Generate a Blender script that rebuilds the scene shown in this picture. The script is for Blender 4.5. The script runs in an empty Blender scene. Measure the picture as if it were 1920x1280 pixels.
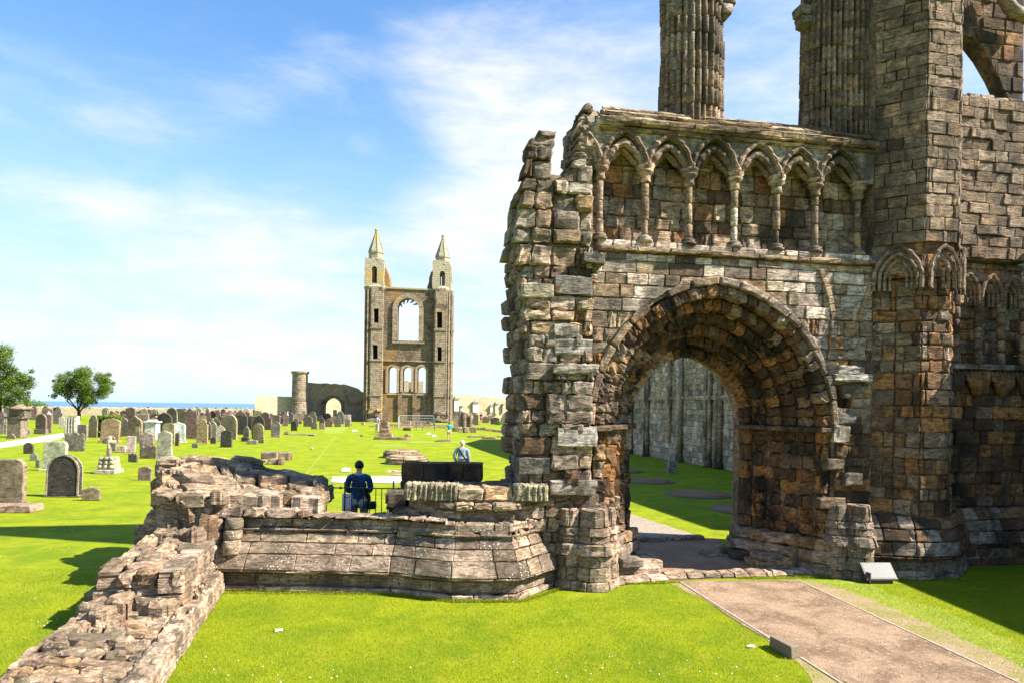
import bpy, bmesh, math, random
import numpy as np
from mathutils import Vector, Matrix
from mathutils.geometry import tessellate_polygon
rnd = random.Random(7)
PI = math.pi
sc = bpy.context.scene
# ------------------------------------------------------------------ camera
CZ = 3.1
cam_d = bpy.data.cameras.new('camera'); cam = bpy.data.objects.new('camera', cam_d)
sc.collection.objects.link(cam); sc.camera = cam
cam_d.sensor_width = 36.0; cam_d.lens = 24.0
cam_d.shift_y = (762.5-640)/1920.0
cam_d.clip_start = 0.05; cam_d.clip_end = 60000
cam.location = (0, 0, CZ)
cam.rotation_mode = 'XYZ'
cam.matrix_world = Matrix.Translation((0, 0, CZ)) @ Matrix.Rotation(PI/2, 4, 'X') @ Matrix.Rotation(0.0137, 4, 'Z')
# ------------------------------------------------------------------ sun and sky
SUN_AZ = math.radians(101); SUN_EL = math.radians(43)
sun_v = Vector((math.sin(SUN_AZ)*math.cos(SUN_EL), math.cos(SUN_AZ)*math.cos(SUN_EL), math.sin(SUN_EL)))
sl = bpy.data.lights.new('sun', 'SUN'); sl.energy = 5.0; sl.angle = math.radians(0.5); sl.color = (1.0, 0.93, 0.80)
so = bpy.data.objects.new('sun', sl); sc.collection.objects.link(so)
so.rotation_mode = 'QUATERNION'; so.rotation_quaternion = sun_v.to_track_quat('Z', 'Y')
sc.view_settings.view_transform = 'Standard'; sc.view_settings.look = 'None'
sc.view_settings.exposure = 1.62; sc.view_settings.gamma = 1.0
sc.view_settings.use_curve_mapping = False
w = bpy.data.worlds.new('World'); sc.world = w; w.use_nodes = True
NT = w.node_tree; NT.nodes.clear()

class NB:
    """small node-building helper"""
    def __init__(s, nt): s.nt = nt
    def n(s, typ, **kw):
        nd = s.nt.nodes.new(typ)
        ins = kw.pop('ins', {})
        for k, v in kw.items(): setattr(nd, k, v)
        for k, v in ins.items(): s.put(nd, k, v)
        return nd
    def put(s, nd, k, v):
        sock = nd.inputs[k]
        if isinstance(v, bpy.types.NodeSocket): s.nt.links.new(v, sock)
        elif isinstance(v, bpy.types.Node): s.nt.links.new(v.outputs[0], sock)
        else: sock.default_value = v
    def math(s, op, a, b=0.0, c=0.0, clamp=False):
        nd = s.nt.nodes.new('ShaderNodeMath'); nd.operation = op; nd.use_clamp = clamp
        s.put(nd, 0, a); s.put(nd, 1, b)
        if op == 'MULTIPLY_ADD': s.put(nd, 2, c)
        return nd.outputs[0]
    def mr(s, v, a, b, c=0.0, d=1.0, smooth=True):
        nd = s.nt.nodes.new('ShaderNodeMapRange'); nd.interpolation_type = 'SMOOTHSTEP' if smooth else 'LINEAR'
        s.put(nd, 0, v)
        for i, x in enumerate((a, b, c, d)): s.put(nd, i+1, x)
        return nd.outputs[0]
    def mix(s, f, a, b, mode='MIX'):
        nd = s.nt.nodes.new('ShaderNodeMix'); nd.data_type = 'RGBA'; nd.blend_type = mode
        for k, v in ((0, f), (6, a), (7, b)):
            if not isinstance(v, (bpy.types.NodeSocket, bpy.types.Node)) and k > 0 and len(v) == 3: v = (*v, 1)
            s.put(nd, k, v)
        return nd.outputs[2]
    def noise(s, vec, scale, detail=4, rough=.55, dist=0.0):
        nd = s.n('ShaderNodeTexNoise', ins={'Scale': scale, 'Detail': detail, 'Roughness': rough, 'Distortion': dist})
        if vec is not None: s.put(nd, 'Vector', vec)
        return nd.outputs[0]
    def scaled(s, vec, v):
        nd = s.n('ShaderNodeVectorMath', operation='MULTIPLY'); s.put(nd, 0, vec); s.put(nd, 1, v); return nd.outputs[0]

b = NB(NT)
sky = b.n('ShaderNodeTexSky', sky_type='NISHITA', sun_disc=False, sun_elevation=SUN_EL, sun_rotation=SUN_AZ,
          altitude=30, air_density=1.0, dust_density=0.4, ozone_density=2.0)
tc = b.n('ShaderNodeTexCoord')
dirv = b.n('ShaderNodeVectorMath', operation='NORMALIZE', ins={0: tc.outputs['Generated']}).outputs[0]
sep = b.n('ShaderNodeSeparateXYZ', ins={0: dirv})
elev = sep.outputs[2]
dst = b.scaled(dirv, (1.0, 1.0, 2.6))
n1 = b.noise(dst, 2.6, 7, .58, .5)
n2 = b.noise(b.scaled(dirv, (1, 1, 3.2)), 11.0, 6, .62, .3)
def blob(x, z, r, amp, zs=1.0):
    v = Vector((x, 1.0, z)).normalized()
    sub = b.n('ShaderNodeVectorMath', operation='SUBTRACT', ins={0: dirv, 1: tuple(v)}).outputs[0]
    sub = b.scaled(sub, (1, 1, zs))
    ln = b.n('ShaderNodeVectorMath', operation='LENGTH', ins={0: sub}).outputs['Value']
    return b.math('MULTIPLY', b.mr(ln, r, 0.0), amp)
dens = b.mr(elev, 0.30, 0.06, 0.0, 0.30)          # a low bank of cloud above the sea
for a_ in ((0.06, 0.36, 0.30, 0.44, 1.0), (-0.10, 0.52, 0.18, 0.20, 1.4), (-0.42, 0.24, 0.30, 0.30, 3.0), (-0.62, 0.29, 0.14, 0.20, 3.6),
           (-0.56, 0.40, 0.10, 0.17, 3.0), (-0.28, 0.50, 0.09, 0.16, 1.5), (0.55, 0.55, 0.35, 0.22, 1.0), (-0.10, 0.26, 0.18, 0.22, 2.4)):
    dens = b.math('ADD', dens, blob(*a_))
dens = b.math('ADD', dens, b.math('MULTIPLY', b.math('SUBTRACT', n1, .5), 0.80))
dens = b.math('ADD', dens, b.math('MULTIPLY', b.math('SUBTRACT', n2, .5), 0.24))
mask = b.mr(dens, -.03, 0.52)
mask = b.math('MULTIPLY', mask, b.mr(elev, -0.01, 0.03))
tint = b.mix(1.0, sky.outputs[0], (.84, 1.42, 1.84), 'MULTIPLY')
hz = b.mr(elev, 0.50, 0.0, 0.08, 0.85)
tint = b.mix(hz, tint, (4.9, 6.3, 7.0))
cl = b.mix(b.mr(n2, .3, .75), (5.9, 6.3, 6.6), (7.1, 7.1, 7.1))
skyc = b.mix(mask, tint, cl)
bg = b.n('ShaderNodeBackground', ins={'Color': skyc, 'Strength': 0.052})
b.n('ShaderNodeOutputWorld', ins={'Surface': bg})
# ------------------------------------------------------------------ measuring helpers
RHO = 0.0137
def ray(px, py):
    a = (px-960)/1280.0; c = -(py-762.5)/1280.0
    return a*math.cos(RHO)-c*math.sin(RHO), a*math.sin(RHO)+c*math.cos(RHO)
def G(px, py, z=0.0):
    X, Z = ray(px, py); D = (z-CZ)/Z
    return X*D, D
def at(px, py, D):
    X, Z = ray(px, py); return X*D, D, CZ+Z*D
AL = math.radians(10.6); CA, SA = math.cos(AL), math.sin(AL)
def FP(u, z, h=0.0):                                 # the plane of the west front: u along it, h out of it
    return (1.6+CA*u+SA*h, 12.05+SA*u-CA*h, z)
def fp(px, py, h=0.0):                               # where a sight line meets that plane
    X, Z = ray(px, py); x0, y0, _ = FP(0, 0, h)
    u = (X*y0-x0)/(CA-X*SA); return u, CZ+Z*(y0+u*SA)
# ------------------------------------------------------------------ materials
MATS = {}
def new_mat(name):
    m = bpy.data.materials.new(name); m.use_nodes = True; m.node_tree.nodes.clear()
    MATS[name] = m; return m, NB(m.node_tree)
def finish(b, col, rough=.9, bump=None, strength=.5, dist=.02, spec=.25, **kw):
    bs = b.n('ShaderNodeBsdfPrincipled', ins={'Base Color': col, 'Roughness': rough, 'Specular IOR Level': spec})
    for k, v in kw.items(): b.put(bs, k, v)
    if bump is not None:
        bp = b.n('ShaderNodeBump', ins={'Height': bump, 'Strength': strength, 'Distance': dist})
        b.put(bs, 'Normal', bp.outputs[0])
    b.n('ShaderNodeOutputMaterial', ins={'Surface': bs}); return bs
def stone_mat(name, stain=.5, lichen=.25, moss=0.0, sc_=1.0, bump=.9, dist=.03, bed=1.0):
    m, b = new_mat(name)
    at_ = b.n('ShaderNodeAttribute', attribute_name='col')
    geo = b.n('ShaderNodeNewGeometry'); P = geo.outputs['Position']
    fine = b.noise(P, 34*sc_, 5, .7); mid = b.noise(b.scaled(P, (1, 1, 1.7)), 6*sc_, 7, .72, .5); big = b.noise(b.scaled(P, (1.2, 1.2, .7)), 1.0*sc_, 6, .66, .6)
    bedn = b.noise(b.scaled(P, (2.2, 2.2, 17)), 1.6*sc_, 5, .6, 1.2)
    c = b.mix(1.0, at_.outputs['Color'], b.mix(b.mr(mid, .28, .72), (.24, .22, .20), (1.75, 1.72, 1.66)), 'MULTIPLY')
    c = b.mix(b.math('MULTIPLY', b.mr(bedn, .44, .62), .60*bed), c, (.052, .044, .036))
    c = b.mix(b.math('MULTIPLY', b.mr(fine, .35, .75), .35), c, b.mix(1.0, c, (1.75, 1.7, 1.6), 'MULTIPLY'))
    st = b.math('ADD', b.math('MULTIPLY', big, .62), b.math('MULTIPLY', mid, .42))
    c = b.mix(b.math('MULTIPLY', b.mr(st, .50, .60), stain), c, (.026, .022, .019))
    if lichen > 0:
        v = b.n('ShaderNodeTexVoronoi', ins={'Vector': P, 'Scale': 16*sc_}); vr = b.noise(P, 2.2, 3)
        lm = b.math('MULTIPLY', b.mr(v.outputs['Distance'], .27, .15), b.mr(vr, .48, .6))
        c = b.mix(b.math('MULTIPLY', lm, lichen), c, (.66, .65, .57))
    if moss > 0:
        nz = b.n('ShaderNodeSeparateXYZ', ins={0: geo.outputs['Normal']}).outputs[2]
        mm = b.math('MULTIPLY', b.mr(nz, .25, .8), b.mr(mid, .45, .62))
        c = b.mix(b.math('MULTIPLY', mm, moss), c, (.075, .085, .018))
    h = b.math('ADD', b.math('MULTIPLY', mid, .8), b.math('MULTIPLY', fine, .30))
    h = b.math('ADD', h, b.math('MULTIPLY', bedn, .9*bed))
    finish(b, c, .92, h, bump, dist, .15)
    return m
stone_mat('weathered_stone', .80, .18)
stone_mat('arch_stone_black', 1.0, .03, bump=1.0, sc_=1.6)
stone_mat('nave_stone', .45, .1)
stone_mat('dark_crusted_stone', .9, .06, bump=1.0)  # crust stain; in shadowed places its darkness also carries the shade
stone_mat('mossy_stone', .75, .25, .45)
stone_mat('lichened_stone', .62, .9, .15, sc_=1.3)
stone_mat('rubble_stone', .60, .45, .25, bump=1.0, dist=.04)
stone_mat('mortar', .75, .1, .0, 1.6, 1.0, .03)
stone_mat('pale_stone', .25, .15, bump=.5)
stone_mat('grave_stone', .45, .35, .0, .8, .4, .02, .5)
def simple(name, col, rough=.6, spec=.4, nscale=30, amt=.25, metal=0.0, bump=.2):
    m, b = new_mat(name)
    P = b.n('ShaderNodeNewGeometry').outputs['Position']
    n = b.noise(P, nscale, 4)
    c = b.mix(b.mr(n, .3, .7), tuple(x*(1-amt) for x in col), tuple(min(1, x*(1+amt)) for x in col))
    finish(b, c, rough, n, bump, .01, spec, Metallic=metal); return m
simple('black_iron', (.015, .015, .017), .45, .5, 60, .3, .0)
simple('galvanised_steel', (.30, .31, .32), .5, .4, 40, .15, .3)
simple('white_panel', (.78, .78, .80), .4, .4, 10, .03)
simple('red_print', (.62, .10, .13), .5, .4, 10, .05)
simple('grey_print', (.16, .16, .17), .5, .4, 10, .05)
simple('plaque_metal', (.10, .10, .105), .5, .4, 50, .1, .0)
simple('plaque_frame', (.06, .05, .045), .5, .4, 50, .2)
simple('skin', (.50, .28, .20), .55, .4, 20, .08)
simple('dark_hair', (.012, .009, .008), .6, .4, 120, .4)
simple('white_hair', (.55, .50, .42), .6, .4, 120, .2)
simple('brown_hair', (.08, .035, .02), .6, .4, 120, .3)
simple('navy_fabric', (.010, .060, .135), .85, .2, 14, .35, 0, .8)
simple('beige_trousers', (.42, .33, .25), .9, .2, 14, .22, 0, .8)
simple('grey_blue_knit', (.20, .24, .32), .9, .2, 30, .2, 0, .8)
simple('denim', (.05, .08, .14), .9, .2, 40, .3, 0, .5)
simple('teal_fabric', (.0, .33, .36), .8, .2, 20, .15)
simple('cream_fabric', (.62, .48, .36), .85, .2, 20, .12)
simple('purple_fabric', (.14, .04, .34), .8, .2, 20, .15)
simple('red_fabric', (.50, .10, .08), .8, .2, 20, .15)
simple('white_fabric', (.72, .70, .70), .85, .2, 20, .1)
simple('lilac_fabric', (.42, .40, .56), .85, .2, 20, .15)
simple('black_leather', (.012, .012, .014), .5, .4, 50, .3)
simple('shoe_leather', (.04, .03, .025), .5, .4, 50, .3)
simple('bark', (.055, .040, .028), .95, .2, 14, .4, 0, 1.0)
simple('concrete_block', (.19, .145, .10), .9, .2, 60, .25, 0, .6)
simple('timber', (.30, .245, .19), .85, .2, 24, .25, 0, .5)
def leaf_mat(name, c1, c2):
    m, b = new_mat(name)
    at_ = b.n('ShaderNodeAttribute', attribute_name='col')
    c = b.mix(at_.outputs['Fac'], c1, c2)
    bs = finish(b, c, .55, None, spec=.3)
    tr = b.n('ShaderNodeBsdfTranslucent', ins={'Color': b.mix(1.0, c, (1.3, 1.5, .6), 'MULTIPLY')})
    ms = b.n('ShaderNodeMixShader', ins={0: .35, 1: bs, 2: tr})
    out = [n for n in m.node_tree.nodes if n.type == 'OUTPUT_MATERIAL'][0]
    m.node_tree.links.new(ms.outputs[0], out.inputs['Surface']); return m
leaf_mat('tree_leaves', (.03, .07, .010), (.17, .23, .025))
leaf_mat('hedge_leaves', (.07, .12, .012), (.20, .27, .03))
leaf_mat('grass_blades', (.15, .20, .004), (.33, .33, .015))
# lawn
m, b = new_mat('lawn')
P = b.n('ShaderNodeNewGeometry').outputs['Position']
g1 = b.noise(P, .9, 7, .68, .5); g2 = b.noise(P, 3.2, 7, .72); g3 = b.noise(P, 55, 4, .7); g4 = b.noise(P, 240, 3, .6)
c = b.mix(b.mr(g1, .34, .66), (.105, .185, .003), (.265, .30, .005))
c = b.mix(b.math('MULTIPLY', b.mr(g2, .5, .66), .55), c, (.36, .31, .03))
c = b.mix(b.math('MULTIPLY', b.mr(g3, .35, .7), .6), c, (.075, .12, .003))
c = b.mix(b.math('MULTIPLY', b.mr(g4, .45, .7), .5), c, (.33, .34, .02))
finish(b, c, .9, b.math('ADD', b.math('MULTIPLY', g3, .6), b.math('MULTIPLY', g4, .4)), .8, .03, .1)
# gravel / earth
def gravel(name, c1, c2, c3):
    m, b = new_mat(name)
    P = b.n('ShaderNodeNewGeometry').outputs['Position']
    g1 = b.noise(P, 1.3, 6, .65, .4); g2 = b.noise(P, 14, 5, .7); v = b.n('ShaderNodeTexVoronoi', ins={'Vector': P, 'Scale': 85.0})
    c = b.mix(b.mr(g1, .38, .62), c1, c2); c = b.mix(b.math('MULTIPLY', b.mr(g2, .5, .7), .6), c, c3)
    c = b.mix(.45, c, b.mix(1.0, c, b.n('ShaderNodeHueSaturation', ins={'Saturation': .0, 'Value': 1.7, 'Color': v.outputs['Color']}).outputs[0], 'MULTIPLY'))
    finish(b, c, .95, b.math('ADD', v.outputs['Distance'], g2), .7, .02, .1)
gravel('path_gravel', (.16, .105, .068), (.29, .20, .135), (.44, .34, .25))
gravel('dark_gravel', (.27, .155, .095), (.34, .21, .135), (.18, .10, .065))
gravel('worn_earth', (.30, .215, .145), (.21, .19, .06), (.38, .29, .20))
gravel('worn_turf', (.22, .25, .03), (.16, .22, .015), (.38, .34, .17))
gravel('pale_path', (.46, .42, .35), (.52, .47, .40), (.38, .34, .28))
gravel('flower_bed', (.24, .13, .075), (.30, .18, .10), (.14, .08, .05))
m, b = new_mat('sea')
P = b.n('ShaderNodeNewGeometry').outputs['Position']
s1 = b.noise(b.scaled(P, (.02, .004, 1)), 1.0, 6, .65); s2 = b.noise(b.scaled(P, (.5, .12, 1)), 1.0, 4)
c = b.mix(b.mr(s1, .35, .65), (.045, .13, .21), (.075, .19, .28))
finish(b, c, .35, s2, .5, .6, .3)
# far masonry: stones a few pixels across, so the joints are in the material
def far_masonry(name, c1, c2, c3, bw=.55, bh=.28, stain=.4, patch=(.30, .17, .06)):
    m, b = new_mat(name)
    geo = b.n('ShaderNodeNewGeometry'); P = geo.outputs['Position']
    sp = b.n('ShaderNodeSeparateXYZ', ins={0: P})
    xy = b.math('ADD', sp.outputs[0], sp.outputs[1])
    cv = b.n('ShaderNodeCombineXYZ', ins={0: b.math('ADD', xy, b.math('MULTIPLY', b.noise(P, .8), .5)), 1: sp.outputs[2]})
    br = b.n('ShaderNodeTexBrick', ins={'Vector': cv, 'Color1': (*c1, 1), 'Color2': (*c2, 1), 'Mortar': tuple(x*.45 for x in c1)+(1,), 'Scale': 1.0,
             'Mortar Size': .03, 'Brick Width': bw, 'Row Height': bh, 'Bias': 0.0})
    n1 = b.noise(P, .35, 6, .65, .6); n2 = b.noise(P, 2.6, 5, .65); n3 = b.noise(P, .16, 4, .6)
    c = b.mix(b.mr(n2, .35, .65), br.outputs[0], c3)
    c = b.mix(.6, c, br.outputs[0])
    c = b.mix(b.math('MULTIPLY', b.mr(n1, .52, .66), stain), c, (.055, .042, .035))
    c = b.mix(b.math('MULTIPLY', b.mr(n3, .54, .64), .55), c, patch)
    hgt = b.math('ADD', b.math('MULTIPLY', br.outputs['Fac'], -.6), n2)
    finish(b, c, .93, hgt, .8, .12, .1)
far_masonry('gable_masonry', (.21, .145, .10), (.10, .07, .048), (.34, .26, .19), stain=.9, bw=.7, bh=.36)
far_masonry('gable_pale_masonry', (.32, .245, .175), (.17, .12, .085), (.45, .37, .28), bw=.7, bh=.36, stain=.75, patch=(.42, .28, .07))
far_masonry('precinct_masonry', (.64, .52, .36), (.50, .38, .25), (.70, .60, .44), .6, .22, .18, (.40, .30, .18))
far_masonry('brown_wall_masonry', (.40, .29, .20), (.28, .19, .13), (.52, .41, .30), .5, .25, .5)
far_masonry('spire_masonry', (.40, .35, .24), (.34, .29, .20), (.46, .41, .32), .7, .35, .15, (.46, .28, .04))
simple('dark_void', (.012, .010, .009), .95, .1, 5, .1)  # near-black paint for unlit window insides

# ------------------------------------------------------------------ object helpers
C = sc.collection
def empty(name, loc, rz=0.0):
    o = bpy.data.objects.new(name, None); C.objects.link(o); o.location = loc; o.rotation_euler = (0, 0, rz)
    o.empty_display_size = .2; return o
def tag(o, label=None, cat=None, group=None, kind=None):
    for k, v in (('label', label), ('category', cat), ('group', group), ('kind', kind)):
        if v: o[k] = v
    return o
def mesh_data(name, verts, faces, mat, col=None, smooth=False):
    me = bpy.data.meshes.new(name)
    me.from_pydata([tuple(v) for v in verts], [], faces)
    n = len(verts)
    a = me.attributes.new('col', 'FLOAT_COLOR', 'POINT')
    if col is None: col = (.3, .25, .2)
    if isinstance(col, np.ndarray) and col.ndim == 2:
        arr = np.ones((n, 4), np.float32); arr[:, :3] = col
    else:
        arr = np.tile(np.array([col[0], col[1], col[2], 1.0], np.float32), (n, 1))
    a.data.foreach_set('color', arr.ravel())
    me.materials.append(MATS[mat])
    if smooth: me.polygons.foreach_set('use_smooth', [True]*len(faces))
    me.update(); return me
def add(name, verts, faces, mat, parent=None, col=None, smooth=False, wloc=None):
    """one mesh object; verts in world space; its origin goes to wloc (default: the parent's place)"""
    ploc = Vector(getattr(parent, 'wl', (0, 0, 0))) if False else (Vector(parent['_w']) if parent is not None else Vector((0, 0, 0)))
    if wloc is None: wloc = ploc
    wl = Vector(wloc)
    me = mesh_data(name, [(v[0]-wl.x, v[1]-wl.y, v[2]-wl.z) for v in verts], faces, mat, col, smooth)
    o = bpy.data.objects.new(name, me); C.objects.link(o)
    if parent is not None: o.parent = parent
    o.location = wl-ploc; o['_w'] = tuple(wl)
    return o
def thing(name, loc, label, cat, group=None):
    o = empty(name, loc); o['_w'] = tuple(loc); return tag(o, label, cat, group)

class MB:
    """collects simple solids in world space"""
    def __init__(s): s.v = []; s.f = []
    def add(s, v, f):
        k = len(s.v); s.v += [tuple(x) for x in v]; s.f += [tuple(i+k for i in q) for q in f]; return s
    def box(s, c, d, rz=0.0, taper=1.0, jit=0.0, rx=0.0):
        x, y, z = (t/2 for t in d); pts = []
        for zz in (-1, 1):
            k = taper if zz > 0 else 1.0
            for a_, b_ in ((-1, -1), (1, -1), (1, 1), (-1, 1)):
                pts.append(Vector((a_*x*k+rnd.uniform(-jit, jit), b_*y*k+rnd.uniform(-jit, jit), zz*z+rnd.uniform(-jit, jit))))
        M = Matrix.Rotation(rz, 3, 'Z') @ Matrix.Rotation(rx, 3, 'X')
        pts = [M @ p + Vector(c) for p in pts]
        return s.add(pts, [(3, 2, 1, 0), (4, 5, 6, 7), (0, 1, 5, 4), (1, 2, 6, 5), (2, 3, 7, 6), (3, 0, 4, 7)])
    def tube(s, pts, r, n=8, caps=True):
        pts = [Vector(p) for p in pts]; rs = r if isinstance(r, (list, tuple)) else [r]*len(pts)
        up = None; k0 = len(s.v)
        for i, p in enumerate(pts):
            t = (pts[min(i+1, len(pts)-1)]-pts[max(i-1, 0)]).normalized()
            if up is None:
                up = Vector((0, 0, 1)) if abs(t.z) < .9 else Vector((1, 0, 0))
            a_ = t.cross(up).normalized(); b_ = a_.cross(t).normalized(); up = b_
            for j in range(n):
                q = 2*PI*j/n; s.v.append(tuple(p+(a_*math.cos(q)+b_*math.sin(q))*rs[i]))
        for i in range(len(pts)-1):
            for j in range(n):
                j2 = (j+1) % n
                s.f.append((k0+i*n+j, k0+i*n+j2, k0+(i+1)*n+j2, k0+(i+1)*n+j))
        if caps:
            s.f.append(tuple(k0+j for j in range(n))[::-1]); s.f.append(tuple(k0+(len(pts)-1)*n+j for j in range(n)))
        return s
    def lathe(s, c, prof, n=16, jit=0.0, a0=0.0):
        k0 = len(s.v)
        for r, z in prof:
            for j in range(n):
                q = 2*PI*j/n+a0; rr = r*(1+rnd.uniform(-jit, jit)); s.v.append((c[0]+rr*math.cos(q), c[1]+rr*math.sin(q), c[2]+z))
        for i in range(len(prof)-1):
            for j in range(n):
                j2 = (j+1) % n; s.f.append((k0+i*n+j, k0+i*n+j2, k0+(i+1)*n+j2, k0+(i+1)*n+j))
        s.f.append(tuple(k0+j for j in range(n))[::-1]); s.f.append(tuple(k0+(len(prof)-1)*n+j for j in range(n)))
        return s
    def plate(s, loops, P, h0, h1):
        """flat piece with holes, loops in (u, z), thickness from h0 (front) to h1 (back); P(u, z, h) gives world space"""
        tris = tessellate_polygon([[Vector((u, z, 0)) for u, z in L] for L in loops])
        flat = [p for L in loops for p in L]; n = len(flat); k = len(s.v)
        s.v += [tuple(P(u, z, h0)) for u, z in flat] + [tuple(P(u, z, h1)) for u, z in flat]
        for a_, b_, c_ in tris:
            s.f.append((k+a_, k+b_, k+c_)); s.f.append((k+n+c_, k+n+b_, k+n+a_))
        o = 0
        for L in loops:
            m_ = len(L)
            for i in range(m_):
                i2 = (i+1) % m_; s.f.append((k+o+i, k+o+i2, k+n+o+i2, k+n+o+i))
            o += m_
        return s
    def done(s, name, mat, parent=None, col=None, smooth=False, wloc=None):
        return add(name, s.v, s.f, mat, parent, col, smooth, wloc)

class GM(MB):
    """solids of the far gable, turned to its own bearing"""
    def box(s, c, d, rz=0.0, taper=1.0, jit=0.0, rx=0.0): return MB.box(s, c, d, rz+GANG, taper, jit, rx)
GK = .19; GANG = math.atan(GK)
def fix_normals(o):
    bm = bmesh.new(); bm.from_mesh(o.data); bmesh.ops.recalc_face_normals(bm, faces=bm.faces); bm.to_mesh(o.data); bm.free()
def bevel(o, wd, seg=1):
    bm = bmesh.new(); bm.from_mesh(o.data); bmesh.ops.recalc_face_normals(bm, faces=bm.faces)
    es = [e for e in bm.edges if len(e.link_faces) == 2 and e.calc_face_angle(0) > .5]
    bmesh.ops.bevel(bm, geom=es, offset=wd, segments=seg, affect='EDGES', profile=.7, clamp_overlap=True)
    bm.to_mesh(o.data); bm.free()
    n = len(o.data.vertices); a_ = o.data.attributes.get('col')
    return o

# ------------------------------------------------------------------ palettes (stone colours; dark also carries shade in places)
PAL = {
 'grey':   [((.30, .275, .245), 4), ((.38, .36, .33), 3), ((.20, .18, .16), 3), ((.10, .09, .08), 1.4), ((.34, .27, .19), 2)],
 'pale':   [((.62, .58, .53), 5), ((.74, .70, .65), 4), ((.40, .37, .34), 3), ((.12, .115, .11), 1.2), ((.40, .31, .20), 1)],
 'tan':    [((.36, .29, .21), 5), ((.42, .36, .27), 4), ((.28, .21, .15), 4), ((.13, .11, .09), 2.2), ((.36, .24, .11), 2.0), ((.45, .42, .37), 2)],
 'orange': [((.40, .205, .070), 5), ((.50, .28, .10), 3), ((.20, .12, .06), 4), ((.075, .055, .042), 4), ((.28, .23, .17), 3)],
 'dark':   [((.11, .070, .044), 5), ((.055, .042, .034), 4), ((.24, .13, .055), 3), ((.17, .145, .12), 2), ((.25, .16, .08), 1)],
 'turret': [((.24, .195, .15), 5), ((.31, .265, .215), 4), ((.17, .135, .10), 3), ((.33, .24, .15), 1.4), ((.10, .085, .07), 1.4)],
 'lowwall': [((.31, .26, .21), 5), ((.37, .32, .255), 3), ((.24, .195, .155), 3)],
 'rubble': [((.37, .31, .24), 4), ((.44, .38, .29), 3), ((.28, .23, .18), 3), ((.34, .23, .13), 1.5), ((.31, .21, .16), 1.2), ((.18, .155, .13), 1.4)],
 'sill':   [((.48, .41, .34), 4), ((.42, .34, .28), 3), ((.36, .29, .24), 2)],
 'nave':   [((.62, .54, .43), 5), ((.76, .68, .55), 4), ((.42, .36, .28), 4), ((.42, .31, .20), 1.2), ((.17, .16, .14), 1.5)],
}
def pick(pal, r=rnd):
    L = PAL[pal]; t = r.uniform(0, sum(x[1] for x in L))
    for c, w_ in L:
        t -= w_
        if t <= 0: break
    mean = [sum(q[0][i]*q[1] for q in L)/sum(q[1] for q in L) for i in range(3)]
    k = r.uniform(.70, 1.22); return tuple(min(.8, (x*.58+m_*.42)*k*wm*r.uniform(.97, 1.03)) for x, m_, wm in zip(c, mean, (1.03, .90, .82)))
_VN = {}
def patch(u, v, s_=1.0, seed=0):
    """smooth value noise: neighbouring stones share a tone"""
    u, v = u/s_+37.3, v/s_+11.7; i, j = math.floor(u), math.floor(v); fu, fv = u-i, v-j; fu, fv = fu*fu*(3-2*fu), fv*fv*(3-2*fv)
    g = lambda a_, b_: _VN.setdefault((a_, b_, seed), random.Random(a_*7919+b_*104729+seed*31).random())
    return (g(i, j)*(1-fu)+g(i+1, j)*fu)*(1-fv)+(g(i, j+1)*(1-fu)+g(i+1, j+1)*fu)*fv
def tone(u, v, names, s_=.9, seed=0, mixr=.30):
    t = patch(u, v, s_, seed)*(1-mixr)+rnd.random()*mixr; t = max(0, min(.999, (t-.22)/.56)); return names[int(t*len(names))]

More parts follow.
